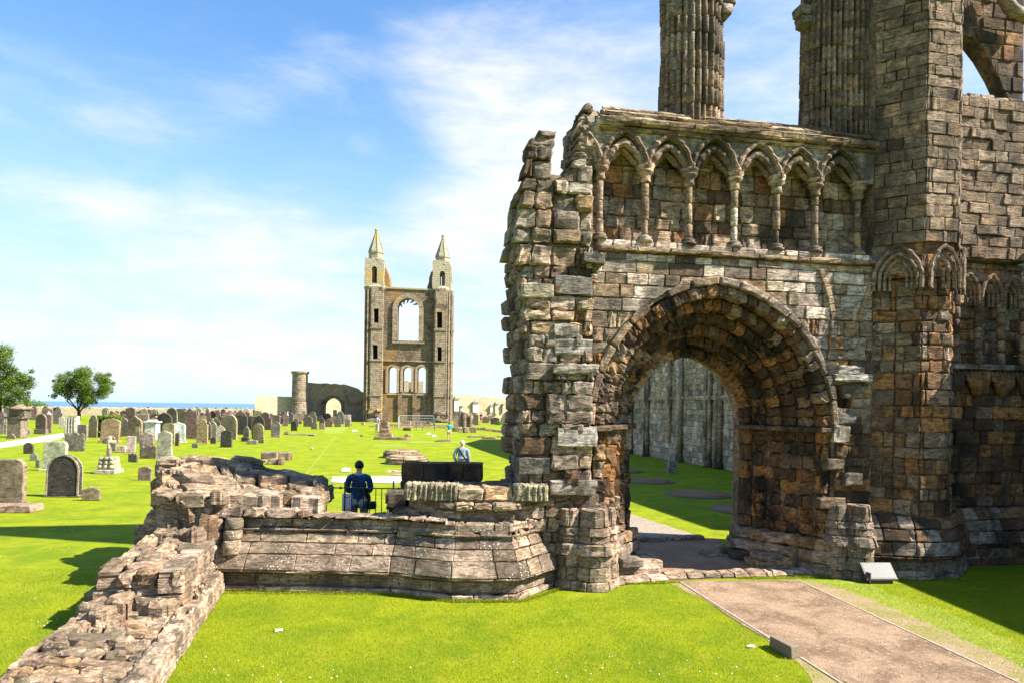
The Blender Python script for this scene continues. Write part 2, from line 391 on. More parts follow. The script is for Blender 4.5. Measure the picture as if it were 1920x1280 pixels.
# ------------------------------------------------------------------ masonry: every stone its own block
class Masonry:
    def __init__(s, root, mat, name='stone', limit=300, stuff='stonework'):
        s.root = root; s.mat = mat; s.name = name; s.limit = limit; s.stuff = stuff; s.items = []
    def stone(s, q, f, depth=.12, bev=.022, nu=1, nv=1, bulge=.01, proud=0.0, col=(.3, .25, .2), mat=None, jit=None, cut=.3, rough=1.0):
        """q: corners (s,t) bl, br, tr, tl on the surface f(s,t,h); a cushion-fronted block with worn arrises"""
        P0, P1, P3 = (np.array(f(*q[i], 0)) for i in (0, 1, 3))
        W = max(.02, float(np.linalg.norm(P1-P0))); H = max(.02, float(np.linalg.norm(P3-P0)))
        bv = min(bev*.72, W*.3, H*.3); ea, eb = bv/W, bv/H
        A = [0, ea]+[ea+(1-2*ea)*(i+1)/nu for i in range(nu-1)]+[1-ea, 1]
        B = [0, eb]+[eb+(1-2*eb)*(i+1)/nv for i in range(nv-1)]+[1-eb, 1]
        if jit is None: jit = bv*.6
        na, nb = len(A), len(B); V = []; ja, jb = jit/W, jit/H
        def pos(a_, b_, h):
            x = (q[0][0]*(1-a_)+q[1][0]*a_)*(1-b_)+(q[3][0]*(1-a_)+q[2][0]*a_)*b_
            y = (q[0][1]*(1-a_)+q[1][1]*a_)*(1-b_)+(q[3][1]*(1-a_)+q[2][1]*a_)*b_
            return f(x, y, h)
        ring = []
        for j, b_ in enumerate(B):
            for i, a_ in enumerate(A):
                ei = i in (0, na-1); ej = j in (0, nb-1)
                aa, bb = a_, b_
                if ei and ej: aa += (ea if i == 0 else -ea)*cut; bb += (eb if j == 0 else -eb)*cut
                if not (ei or ej): h = proud+rnd.uniform(-.8, 1)*bulge*1.15
                else: h = proud-bv*rnd.uniform(.35, 1.3)
                aa += rnd.uniform(-ja, ja); bb += rnd.uniform(-jb, jb)
                if ei or ej: ring.append((aa, bb, i, j))
                V.append(pos(aa, bb, h))
        F = [(j*na+i, j*na+i+1, (j+1)*na+i+1, (j+1)*na+i) for j in range(nb-1) for i in range(na-1)]
        order = [(i, 0) for i in range(na)]+[(na-1, j) for j in range(1, nb)]+[(i, nb-1) for i in range(na-2, -1, -1)]+[(0, j) for j in range(nb-2, 0, -1)]
        rd = {(i, j): (a_, b_) for a_, b_, i, j in ring}; k = len(V)
        for i, j in order:
            a_, b_ = rd[(i, j)]; V.append(pos(a_, b_, proud-depth))
        m_ = len(order)
        for x in range(m_):
            a_, b_ = order[x], order[(x+1) % m_]
            F.append((a_[1]*na+a_[0], k+x, k+(x+1) % m_, b_[1]*na+b_[0]))
        mid = np.array(pos(.5, .5, proud)); nrm = np.cross(P1-P0, P3-P0); nl = np.linalg.norm(nrm)
        out = np.array(pos(.5, .5, proud+.1))-mid
        if float(np.dot(nrm, out)) < 0: F = [fc[::-1] for fc in F]; nrm = -nrm
        to = np.array([0, 0, CZ])-mid; d = np.linalg.norm(to)
        sz = nl*max(.08, float(np.dot(nrm/max(nl, 1e-9), to/d)))/d/d
        if mid[1] < .5: sz = 0
        else:
            x = 960+1280*mid[0]/mid[1]; y = 762.5-1280*(mid[2]-CZ)/mid[1]
            if x < -30 or x > 1950 or y < -30 or y > 1310: sz *= .001
        s.items.append((sz, V, F, col, mat or s.mat, tuple(mid)))
    def courses(s, f, t0, t1, spans, hr=(.2, .3), wr=(.3, .6), joint=.012, pal='grey', breaks=(), gap=0.0, wob=.0, colf=None, skip=0.0, matf=None, unit=1.0, **kw):
        """rows of stones from t0 to t1; spans(t) -> [(s0, s1)] of wall at height t; unit: metres per s"""
        t = t0; off = 0
        while t < t1-.04:
            h = rnd.uniform(*hr)
            if t+h > t1-hr[0]*.6: h = t1-t
            lo, hi = spans(t+h*.12), spans(t+h*.88)
            if len(lo) != len(hi): lo = hi = spans(t+h*.5)
            for (a0, a1), (b0, b1) in zip(lo, hi):
                if max(a1-a0, b1-b0)*unit < .07: continue
                cuts = [0.0]; L = max(a1-a0, b1-b0)*unit; x = rnd.uniform(wr[0]*.5, wr[1])
                while x < L-wr[0]*.45: cuts.append(x/L); x += rnd.uniform(*wr)*(1 if rnd.random() > .25 else .6)
                cuts.append(1.0)
                bs = []
                for k_ in breaks:
                    if a0 < k_ < a1: bs.append((k_-a0)/(a1-a0))
                cuts = [c_ for c_ in cuts if all(abs(c_-x_)*L > wr[0]*.3 for x_ in bs)]+bs; cuts.sort()
                sl_ = [rnd.uniform(-wob, wob)/max(L, .01) for _ in cuts]; sl_[0] = sl_[-1] = 0
                for i in range(len(cuts)-1):
                    if skip and rnd.random() < skip: continue
                    c0, c1 = cuts[i], cuts[i+1]; j = joint/2/unit; g0, g1 = c0+sl_[i], c1+sl_[i+1]
                    m0, m1 = (a0+b0)/2, (a1+b1)/2; lo_, hi_ = max(a0, b0), min(a1, b1)
                    def px_(c_, g_, e0, e1):
                        if c_ <= 0: return e0
                        if c_ >= 1: return e1
                        return min(max(m0+(m1-m0)*g_, e0+.02/unit), e1-.02/unit)
                    q = [(px_(c0, c0, a0, a1)+j, t+joint/2), (px_(c1, c1, a0, a1)-j, t+joint/2), (px_(c1, g1, b0, b1)-j, t+h-joint/2), (px_(c0, g0, b0, b1)+j, t+h-joint/2)]
                    if q[1][0]-q[0][0] < .01/unit and q[2][0]-q[3][0] < .01/unit: continue
                    kk = dict(kw); mx = (q[0][0]+q[1][0])/2; p_ = pal(mx, t+h/2) if callable(pal) else pal
                    for key in ('proud', 'bulge'):
                        if callable(kk.get(key)): kk[key] = kk[key](mx, t+h/2)
                        elif isinstance(kk.get(key), tuple): kk[key] = rnd.uniform(*kk[key])
                    if matf: kk['mat'] = matf(mx, t+h/2)
                    s.stone(q, f, col=pick(p_), **kk)
            t += h
    def finish(s, smooth=False):
        s.items.sort(key=lambda x: -x[0])
        for sz, V, F, col, mat, mid in s.items[:s.limit]:
            add(s.name, V, F, mat, s.root, col, smooth, wloc=mid)
        rest = s.items[s.limit:]; by = {}
        for it in rest: by.setdefault(it[4], []).append(it)
        for mat, L in by.items():
            V = []; F = []; cols = []
            for sz, v, f, col, _, mid in L:
                k = len(V); V += v; F += [tuple(i+k for i in q) for q in f]; cols += [col]*len(v)
            o = add(s.stuff, V, F, mat, s.root, np.array(cols, np.float32), smooth); o['kind'] = 'stuff'
def path_frame(pts, prof, closed=False):
    """surface along a polyline in plan: s in metres along pts, t in metres along the profile [(off, z)...]; outward = right of travel"""
    pts = [Vector((p[0], p[1])) for p in pts]; n = len(pts)
    segn = []
    for i in range(n-1):
        d = (pts[i+1]-pts[i]).normalized(); segn.append(Vector((d.y, -d.x)))
    mit = []
    for i in range(n):
        a_ = segn[max(i-1, 0)]; b_ = segn[min(i, n-2)]; m_ = (a_+b_).normalized(); mit.append(m_/max(.35, m_.dot(a_)))
    S = [0.0]
    for i in range(n-1): S.append(S[-1]+(pts[i+1]-pts[i]).length)
    T = [0.0]
    for i in range(len(prof)-1): T.append(T[-1]+math.dist(prof[i], prof[i+1]))
    def f(s_, t_, h):
        i = 0
        while i < n-2 and s_ > S[i+1]: i += 1
        k = (s_-S[i])/(S[i+1]-S[i])
        j = 0
        while j < len(prof)-2 and t_ > T[j+1]: j += 1
        g = (t_-T[j])/(T[j+1]-T[j])
        (o0, z0), (o1, z1) = prof[j], prof[j+1]; off = o0+(o1-o0)*g; z = z0+(z1-z0)*g
        dz, do = z1-z0, o1-o0; L = math.hypot(dz, do); nh, nz = dz/L, -do/L
        off += nh*h; z += nz*h
        m_ = mit[i].lerp(mit[i+1], k); p = pts[i].lerp(pts[i+1], k)+m_*off
        return (p.x, p.y, z)
    return f, S, T
def prism(foot, z0, z1):
    mb = MB(); n = len(foot)
    zt = z1 if isinstance(z1, (list, tuple)) else [z1]*n
    mb.add([(x, y, z0) for x, y in foot]+[(x, y, z) for (x, y), z in zip(foot, zt)],
           [tuple(range(n))[::-1], tuple(range(n, 2*n))]+[(i, (i+1) % n, n+(i+1) % n, n+i) for i in range(n)])
    return mb
# ================================================================== THE GROUND
def sheet(name, pts, z, mat, kind='structure', label=None):
    V = [(x, y, z) for x, y in pts]
    tr = tessellate_polygon([[Vector((x, y, 0)) for x, y in pts]])
    o = add(name, V, [tuple(t) for t in tr], mat); fix_normals(o)
    if o.data.polygons[0].normal.z < 0: o.data.flip_normals()
    tag(o, label, None, None, kind); return o
lawn = sheet('lawn', [(-600, -80), (600, -80), (600, 176), (-600, 176)], 0.0, 'lawn')
mb = MB(); mb.add([(-600, 176, 0), (600, 176, 0), (600, 190, -22), (-600, 190, -22)], [(0, 1, 2, 3)])
o = mb.done('cliff', 'worn_earth'); tag(o, kind='structure')
sheet('sea', [(-40000, 185), (40000, 185), (40000, 45000), (-40000, 45000)], -20.0, 'sea')
def gp(*pts, z=0.0): return [G(x, y, z) for x, y in pts]
def wavy(p, amp=.06, step=.25):
    out = []
    for i in range(len(p)):
        a_, b_ = Vector(p[i]), Vector(p[(i+1) % len(p)]); n = max(1, int((b_-a_).length/step))
        for k in range(n):
            q = a_.lerp(b_, k/n); out.append((q.x+(rnd.uniform(-amp, amp) if k else 0), q.y+(rnd.uniform(-amp, amp) if k else 0)))
    return out
sheet('worn_earth', wavy(gp((1250, 1092), (1300, 1092), (1660, 1330), (1545, 1330), (1500, 1245), (1400, 1165), (1310, 1118)), .05, .2), .004, 'worn_earth')
sheet('worn_earth', wavy(gp((1480, 1088), (1525, 1087), (1640, 1125), (1750, 1172), (1990, 1285), (1990, 1330), (1640, 1170)), .06, .25), .004, 'worn_earth')
sheet('worn_turf', wavy(gp((1525, 1087), (1600, 1088), (1740, 1135), (1850, 1180), (1990, 1250), (1990, 1290), (1750, 1176), (1640, 1130)), .08, .2), .003, 'worn_turf')
sheet('gravel_path', wavy(gp((1272, 1089), (1495, 1087), (1690, 1178), (1950, 1300), (2100, 1380), (1660, 1380), (1592, 1282), (1392, 1172)), .018, .12), .008, 'path_gravel')
for nm, a_, b_ in (('path_edging', (1495, 1087), (2040, 1340)), ('path_edging', (1276, 1091), (1640, 1320))):
    p, q = Vector(G(*a_)), Vector(G(*b_)); d = (q-p).normalized(); L = (q-p).length
    t_ = empty(nm, (p.x, p.y, 0)); t_['_w'] = (p.x, p.y, 0); t_['kind'] = 'structure'; k = 0.0
    while k < L:
        m_ = rnd.uniform(.85, .95); c_ = p+d*(k+m_/2)
        mb = MB().box((c_.x, c_.y, .004), (m_-.012, .04, .022), math.atan2(d.y, d.x)); mb.done('edging_board', 'timber', t_, (.3, .25, .2), wloc=(c_.x, c_.y, 0)); k += m_
sheet('gravel_floor', gp((1185, 1012), (1345, 1008), (1375, 1045), (1450, 1080), (1250, 1088), (1190, 1050)), .006, 'dark_gravel')
sheet('cemetery_path', gp((-60, 838), (0, 829), (60, 820), (118, 811), (122, 821), (70, 829), (0, 839), (-60, 848)), .004, 'pale_path')
sheet('nave_paving', wavy(gp((622, 893), (770, 893), (770, 903), (740, 906), (622, 904)), .05, .4), .02, 'pale_path')
for i, (a_, b_, w_) in enumerate((((630, 817), (572, 890), .22), ((582, 822), (542, 851), .18), ((542, 851), (506, 879), .14), ((480, 862), (470, 868), .1))):
    p, q = Vector(G(*a_)), Vector(G(*b_)); d = (q-p).normalized(); nn = Vector((-d.y, d.x))*w_/2
    sheet('marker_strip', [p+nn*.6, p-nn*.6, q-nn*.6, q+nn*.6], .005, 'worn_turf')
for pts in (((610, 800), (655, 799), (640, 812), (606, 812)), ((770, 826), (905, 826), (905, 830), (770, 830)), ((700, 832), (762, 832), (765, 837), (700, 836))):
    sheet('worn_paving', wavy(gp(*pts), .12, .8), .004, 'worn_turf')

# ================================================================== THE WEST FRONT
W_ = FP(2.2, 0, -.9)
front = thing('ruined_west_front', (W_[0], W_[1], 0), 'tall ruined church front with a deep round-headed arch under a row of small blind arches', 'ruin')
# -------- the arch: centre, spring, orders
ZS = 2.80
A0 = 2.33; A6 = 1.25; NO = 6; DEEP = 1.75
aa = [A0+(A6-A0)*i/NO for i in range(NO+1)]; dd = [DEEP*i/NO for i in range(NO+1)]
def cxu(i): return 2.165+.155*i/NO
def arch_len(a_):
    R = a_*1.1125; return R*(PI-math.acos(.101))
def arch_pt(cx, a_, s_, zs=ZS, e_=.1125):
    """s in -1..1 left spring to right spring, apex at 0; returns u, z and the direction pointing out of the opening"""
    e = a_*e_; R = a_+e; tA = math.acos(-e/R)
    if s_ <= 0:
        th = PI+(tA-PI)*(1+s_); c_ = cx+e
    else:
        th = (PI-tA)*(1-s_); c_ = cx-e
    return c_+R*math.cos(th), zs+R*math.sin(th), math.cos(th), math.sin(th)
def side_pt(i, frac, s_, sgn):
    """point of the reveal: s > 0 along the arch (0 spring, 1 apex), s <= 0 down the jamb in metres; frac 0 outer 1 inner radius"""
    a_ = aa[i]+(aa[i+1]-aa[i])*frac; cx = cxu(i+frac)
    if s_ <= 0: return cx+sgn*a_, ZS+s_, sgn, 0.0
    u, z, nu_, nz_ = arch_pt(cx, a_, sgn*(1-s_)); return u, z, nu_, nz_
def reveal(i, sgn):
    def f(s_, t_, h):
        # profile: t 0..1 front face of the order, 1..2 its soffit; rounded where they meet
        fr = min(t_, 1.0); dp = max(0.0, t_-1.0)
        u, z, nu_, nz_ = side_pt(i, fr, s_, sgn)
        wf = max(0.0, min(1.0, (1.35-t_)/.7))       # share of h that goes forward
        hh = -(dd[i]+(dd[i+1]-dd[i])*dp)+h*wf; k = h*(1-wf)
        return FP(u-nu_*k, z-nz_*k, hh)
    return f
vs = Masonry(front, 'arch_stone_black', 'voussoir', 300, 'voussoirs')
js = Masonry(front, 'arch_stone_black', 'jamb_stone', 300, 'jamb_stonework')
for i in range(NO):
    L = arch_len(aa[i])
    for sgn in (-1, 1):
        f = reveal(i, sgn); n = max(6, round(L/rnd.uniform(.21, .26)))
        cuts = [0]+sorted((k+rnd.uniform(-.18, .18))/n for k in range(1, n))+[1]
        for k in range(n):
            g = .004; q = [(cuts[k]+g/2, .02), (cuts[k+1]-g/2, .02), (cuts[k+1]-g/2, 1.99), (cuts[k]+g/2, 1.99)]
            zz = side_pt(i, .5, (cuts[k]+cuts[k+1])/2, sgn)[1]
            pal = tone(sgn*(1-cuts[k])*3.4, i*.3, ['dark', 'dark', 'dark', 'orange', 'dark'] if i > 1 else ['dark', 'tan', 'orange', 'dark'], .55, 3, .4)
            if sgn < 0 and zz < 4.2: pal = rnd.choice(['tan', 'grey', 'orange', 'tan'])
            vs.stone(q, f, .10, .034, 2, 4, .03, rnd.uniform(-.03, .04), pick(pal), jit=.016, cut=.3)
        # jamb below the impost
        z = -.08 if not (sgn > 0 and 1 <= i <= 4) else -9
        while z > -2.05:
            h = rnd.uniform(.22, .42) if i < 5 else rnd.uniform(.3, .5)
            z2 = max(z-h, -2.1)
            if True:
                q = [(z2+.005, .02), (z-.005, .02), (z-.005, 1.99), (z2+.005, 1.99)]
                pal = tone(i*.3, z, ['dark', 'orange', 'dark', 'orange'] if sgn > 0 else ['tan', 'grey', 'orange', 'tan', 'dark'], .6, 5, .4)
                pr = rnd.uniform(-.05, .05) if i != 5 else rnd.uniform(-.01, .04)
                if sgn > 0 and i in (1, 2, 3): pr -= .06
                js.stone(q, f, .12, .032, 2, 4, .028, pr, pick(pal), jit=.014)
            z = z2
        # splayed base of the jamb
        for (z0_, z1_, out) in ((-2.1, -2.32, .10), (-2.33, -2.55, .13), (-2.56, -2.79, .10)):
            q = [(z1_+.005, -.1), (z0_-.005, -.1), (z0_-.005, 1.97), (z1_+.005, 1.97)]
            js.stone(q, f, .16, .04, 1, 3, .02, out+rnd.uniform(-.03, .05)+.02*i, pick(rnd.choice(['grey', 'tan', 'grey'])), mat='weathered_stone', jit=.02)
# the right-hand reveal has lost its shafts: one eroded splay of coursed stones between the outer order and the inner pilaster
spl = [FP(cxu(5)+aa[5]+.06, 0, -dd[5]-.02)[:2], FP(cxu(1)+aa[1]+.06, 0, -dd[1]-.02)[:2]]
fs_, Ss_, Ts_ = path_frame(spl, [(0, 0), (0, 4)])
js.courses(fs_, .70, 2.72, lambda z: [(.0, Ss_[-1])], (.20, .34), (.24, .48), .014, lambda u, z: tone(u, z, ['dark', 'orange', 'dark', 'orange', 'dark'], .5, 15, .4), depth=.3, bev=.04, nu=3, nv=2, bulge=.04, proud=(.0, .10), jit=.02)
# hood mould round the arch
hood = Masonry(front, 'weathered_stone', 'hood_stone', 100)
for sgn in (-1, 1):
    def fh(s_, t_, h, sgn=sgn):
        a_ = 2.33+t_; u, z, nu_, nz_ = arch_pt(cxu(0), a_, sgn*(1-s_)); return FP(u, z, .03+h)
    n = 8; cuts = [0]+sorted((k+rnd.uniform(-.2, .2))/n for k in range(1, n))+[1]
    for k in range(n):
        if sgn < 0 and k == 5: continue
        q = [(cuts[k]+.004, .0), (cuts[k+1]-.004, .0), (cuts[k+1]-.004, .13), (cuts[k]+.004, .13)]
        hood.stone(q, fh, .16, .035, 3, 1, .01, rnd.uniform(.03, .07), pick('tan' if sgn < 0 else 'grey'), jit=.008)
hood.finish()
# imposts: thin slabs stepping with the orders at the spring
for sgn in (-1, 1):
    mb = MB()
    for i in range(NO):
        u0 = cxu(i)+sgn*(aa[i]+.04); u1 = cxu(i+1)+sgn*(aa[i+1]-.10); d0, d1 = dd[i]-.09, dd[i+1]+.02
        lo, hi = min(u0, u1), max(u0, u1); zz = ZS-.055+rnd.uniform(-.006, .006)+.003*i
        vv = []
        for z in (zz-.045, zz+.045):
            for u, h in ((lo, -d0), (hi, -d0), (hi, -d1), (lo, -d1)): vv.append(FP(u, z, h))
        mb.add(vv, [(3, 2, 1, 0), (4, 5, 6, 7), (0, 1, 5, 4), (1, 2, 6, 5), (2, 3, 7, 6), (3, 0, 4, 7)])
    o = mb.done('impost_slab', 'dark_crusted_stone', front, (.16, .11, .075)); bevel(o, .015)
vs.finish(); js.finish()
# -------- core of the wall (mortar showing between the stones)
def open_loop(i, zb=-.3):
    a_ = aa[i]+.045 if i < NO+1 else aa[-1]; cx = cxu(i); pts = [(cx-a_, zb)]
    for k in range(0, 33):
        u, z, _, _ = arch_pt(cx, a_, -1+k/16.0); pts.append((u, z))
    pts.append((cx+a_, zb)); return pts
left_edge = [(-1.62, 1.0), (-1.60, 2.2), (-1.66, 3.0), (-1.60, 3.8), (-1.62, 4.6), (-1.68, 5.2), (-1.74, 6.0), (-1.62, 6.4), (-1.60, 7.0), (-1.47, 7.25)]
def outline(zt, i):
    L = [(-1.33, -.3)]+[(u+.35, z) for u, z in left_edge]+[(-1.14, 7.60), (-.98, 7.60), (-1.0, 7.16), (-.62, 7.14), (-.50, 7.6), (-.25, 7.95), (-.2, 8.1), (5.4, 8.1)]
    op = open_loop(i)
    return L+[(5.4, -.3)]+[(u, max(z, -.3)) for u, z in op[::-1]]
def rect_cut(L, r): return L
for i in range(NO+1):
    d0 = dd[i] if i else .05; d1 = dd[i+1]-.001 if i < NO else DEEP+.30
    if i == 0:
        # the front skin stands only up to the string; the arcade is recessed above it
        L = [(-1.33, -.3)]+[(u+.35, z) for u, z in left_edge if z < 6]+[(-1.36, 5.9), (5.4, 5.9)]
        op = open_loop(0); L = L+[(5.4, -.3)]+[(u, z) for u, z in op[::-1]]
        niche = [(4.62, 3.12), (4.95, 3.12), (4.95, 3.62), (4.62, 3.62)]
        mb = MB().plate([L, niche], FP, -.05, -d1)
        mb2 = MB().plate([[(-1.36, 5.9), (-1.36, 7.0), (-1.25, 7.25), (-1.20, 7.60), (-.98, 7.60), (-1.0, 7.16), (-.62, 7.14), (-.50, 7.6), (-.25, 7.95), (-.2, 5.9)]], FP, -.05, -d1)
        mb.add(mb2.v, mb2.f)
    elif i == 1:
        L = [(-1.33, -.3)]+[(u+.35, z) for u, z in left_edge if z < 6]+[(-1.36, 5.95), (5.4, 5.95)]
        mb = MB().plate([L+[(5.4, -.3)]+[(u, z) for u, z in open_loop(1)[::-1]]], FP, -d0-.0005, -d1)
        mb2 = MB().plate([[(-1.36, 5.951), (-1.36, 7.0), (-1.25, 7.25), (-1.20, 7.60), (-.98, 7.60), (-1.0, 7.16), (-.62, 7.14), (-.50, 7.6), (-.25, 7.95), (-.2, 5.951)]], FP, -d0-.0005, -d1)
        mb.add(mb2.v, mb2.f); mb2 = MB().plate([[(-.2, 5.951), (5.4, 5.951), (5.4, 8.1), (-.2, 8.1)]], FP, -.41, -d1); mb.add(mb2.v, mb2.f)
    else:
        mb = MB().plate([outline(8.2, i)], FP, -d0-.0005, -d1)
    o = mb.done('wall_core', 'mortar', front, (.30, .215, .15)); fix_normals(o)
# back skin in ashlar is not seen; close the top behind the ledge
mb = MB()
for u0, u1 in ((-.25, 5.4),):
    vv = [FP(u, z, h) for u, z, h in ((u0, 8.08, -.02), (u1, 8.08, -.02), (u1, 8.58, -.72), (u0, 8.58, -.72), (u0, 8.58, -2.0), (u1, 8.58, -2.0), (u1, 8.08, -2.0), (u0, 8.08, -2.0))]
    mb.add(vv, [(0, 1, 2, 3), (3, 2, 5, 4), (4, 5, 6, 7), (7, 6, 1, 0), (0, 3, 4, 7), (1, 6, 5, 2)])
o = mb.done('wall_core', 'mortar', front, (.28, .22, .15)); fix_normals(o)
# -------- facing stones of the front
ws = Masonry(front, 'weathered_stone', 'stone', 300, 'facing_stonework')
def lerp_edge(E, z):
    if z <= E[0][1]: return E[0][0]
    for (u0, z0), (u1, z1) in zip(E, E[1:]):
        if z <= z1: return u0+(u1-u0)*(z-z0)/(z1-z0)
    return E[-1][0]
def extr(z):                                          # half-opening at the hood, at height z
    a_ = 2.44
    if z <= ZS: return a_
    e = a_*.1125; R = a_+e; dz = z-ZS
    if dz >= math.sqrt(R*R-e*e): return 0
    return math.sqrt(R*R-dz*dz)-e
UL = -.22
def sp_right(z):
    x = extr(z)
    if x <= 0: return [(UL, 5.35)]
    a_, b_ = 2.165-x, 2.165+x
    segs = []
    if a_ > UL+.05: segs.append((UL, a_))
    else: segs.append((UL, UL+.001))
    if 3.1 < z < 3.64 and b_ < 4.62: segs += [(b_, 4.60), (4.97, 5.35)]
    elif 3.1 < z < 3.64: segs += [(4.61, 4.615), (4.97, 5.35)]
    else: segs += [(b_, 5.35)]
    return segs
def pal_front(u, z):
    if z > 4.75: return tone(u, z, ['pale', 'pale', 'grey', 'pale', 'tan'], .8, 1, .6)
    if u > 3.5:
        if z > 4.2: return tone(u, z, ['grey', 'orange', 'grey', 'tan'], .5, 1)
        if z > 2.6: return tone(u, z, ['grey', 'orange', 'tan', 'orange', 'dark'], .5, 1)
        return tone(u, z, ['orange', 'dark', 'orange', 'dark', 'grey'], .5, 1)
    return tone(u, z, ['tan', 'grey', 'tan', 'orange'], .6, 1)
ws.courses(FP, 4.82, 5.86, sp_right, (.19, .25), (.34, .66), .012, pal_front, depth=.12, bev=.018, nu=2, bulge=.008, proud=(-.012, .02), wob=.01)
ws.courses(FP, .92, 4.82, sp_right, (.17, .28), (.22, .48), .011, pal_front, depth=.13, bev=.028, nu=3, nv=2, bulge=.018, proud=(-.016, .022), wob=.015,
           matf=lambda u, z: 'dark_crusted_stone' if z < 3.6 and u > 4 and rnd.random() < .6 else 'weathered_stone')
# the broken left part: big eroded blocks standing out by different amounts
def sp_left(z):
    return [(lerp_edge(left_edge, z)+.20+rnd.uniform(-.10, .09), UL)]
def pal_left(u, z):
    return tone(u, z, ['grey', 'tan', 'grey', 'tan', 'dark'] if z > 2.5 else ['grey', 'tan', 'dark', 'orange'], .6, 2)
def pr_left(u, z):
    k = .13 if z < 3 else .08; return rnd.uniform(-.02, k)+(.10 if u > -.9 and 1.8 < z < 3.8 else 0)
ws.courses(FP, .95, 5.9, sp_left, (.18, .32), (.24, .55), .014, pal_left, depth=.34, bev=.04, nu=3, nv=2, bulge=.03, proud=pr_left, wob=.03, jit=.022)
# its end face, seen edge-on and from the side
def fend(s_, t_, h):
    u = lerp_edge(left_edge, t_); return FP(u+.26-h, t_, -s_)
ws.courses(fend, .95, 7.2, lambda z: [(.05, 1.9)], (.22, .36), (.3, .6), .02, 'grey', depth=.3, bev=.05, nu=2, nv=1, bulge=.03, proud=(-.05, .14), jit=.02)
# broken stub above the string at the left end
def sp_stub(z):
    if z < 7.2: return [(lerp_edge(left_edge, min(z, 6.9))+.06+rnd.uniform(-.06, .06), -.98-.0*z), (-.95, -.24+max(0, (z-7.0))*.0)]
    if z < 7.62: return [(-1.46, -.98), (-.56+(z-7.2)*.4, -.24)]
    return [(-1.2, -1.0), (-.36, -.24)]
ws.courses(FP, 5.93, 7.62, sp_stub, (.22, .34), (.28, .5), .02, pal_left, depth=.3, bev=.045, nu=2, nv=2, bulge=.03, proud=(-.01, .12), jit=.02, mat='mossy_stone')
for u, z, w_, h_ in ((-1.38, 7.62, .42, .13), (-1.22, 7.76, .30, .12), (-.42, 7.66, .22, .2), (-.32, 7.9, .2, .2)):
    ws.stone([(u, z), (u+w_, z), (u+w_, z+h_), (u, z+h_)], FP, .6, .05, 2, 1, .03, .05, pick('grey'), mat='mossy_stone', jit=.02)
# picked-out stones: pale ledge and projecting blocks on the left, corbel and roundel stone on the right
def block(name, u0, z0, u1, z1, proud, col, mat='weathered_stone', depth=.4, bev=.03, nu=3, nv=2, m=None, jit=None):
    (m or ws).stone([(u0, z0), (u1, z0), (u1, z1), (u0, z1)], FP, depth, bev, nu, nv, .02, proud, col, mat=mat, jit=jit)
bk = Masonry(front, 'weathered_stone', 'projecting_stone', 80)
for a_ in ((-.93, 3.68, -.14, 3.86, .20, (.42, .38, .31)), (-.80, 3.20, -.20, 3.38, .04, (.13, .12, .11)), (-1.02, 3.00, -.22, 3.20, .10, (.20, .18, .17)),
           (-.86, 2.44, -.16, 2.76, .22, (.34, .31, .28)), (-.58, 2.22, -.22, 2.38, .12, (.42, .35, .29)), (-1.50, 4.98, -.95, 5.22, .12, (.32, .28, .20)),
           (-.92, 5.06, -.25, 5.38, .09, (.20, .18, .16)), (-.98, 1.60, -.15, 1.86, .20, (.29, .25, .22)), (-1.55, 1.95, -.95, 2.25, .14, (.14, .125, .11)),
           (-.45, 5.60, -.05, 5.78, .18, (.12, .11, .09)), (-.9, 4.02, -.2, 4.30, .06, (.38, .35, .31)), (-.92, 4.32, -.45, 4.55, .05, (.36, .33, .29)),
           (4.50, 3.66, 5.30, 3.80, .12, (.36, .34, .30)), (4.58, 3.80, 5.16, 3.96, .07, (.28, .26, .23)), (4.72, 3.36, 5.12, 3.62, .03, (.24, .19, .14)),
           (4.50, 2.52, 4.82, 2.84, .12, (.50, .44, .35)), (4.55, 2.86, 5.02, 3.08, .03, (.22, .20, .18)), (4.35, 2.0, 4.70, 2.22, .12, (.17, .13, .10)),
           (4.75, 1.70, 5.10, 1.95, .12, (.20, .17, .14)), (4.2, 1.30, 4.75, 1.48, .12, (.20, .14, .09))):
    block('projecting_stone', *a_, m=bk, jit=.02)
bk.finish()
# relieving-arch fragments left in the facing
for pts in (((-.05, 5.82), (-.20, 5.45), (-.22, 5.30)), ((-.25, 5.0), (-.33, 4.4)), ((4.22, 5.75), (4.42, 5.25), (4.50, 4.8), (4.53, 4.3)), ((5.05, 4.85), (5.3, 5.5), (5.75, 6.1))):
    for (u0, z0), (u1, z1) in [((a0+(b0-a0)*q/3, a1+(b1-a1)*q/3), (a0+(b0-a0)*(q+.96)/3, a1+(b1-a1)*(q+.96)/3)) for (a0, a1), (b0, b1) in zip(pts, pts[1:]) for q in range(3)]:
        mb = MB(); L = math.hypot(u1-u0, z1-z0); a_ = (u1-u0)/L; c_ = (z1-z0)/L; wd = .055; vv = []
        for h in (-.1, .055):
            for u, z in ((u0, z0), (u1, z1)):
                for sg in (-1, 1): vv.append(FP(u+c_*wd*sg, z-a_*wd*sg, h))
        mb.add(vv, [(0, 1, 3, 2), (4, 6, 7, 5), (0, 4, 5, 1), (2, 3, 7, 6), (0, 2, 6, 4), (1, 5, 7, 3)])
        o = mb.done('relieving_arch_fragment', 'weathered_stone', front, pick('tan')); bevel(o, .015)
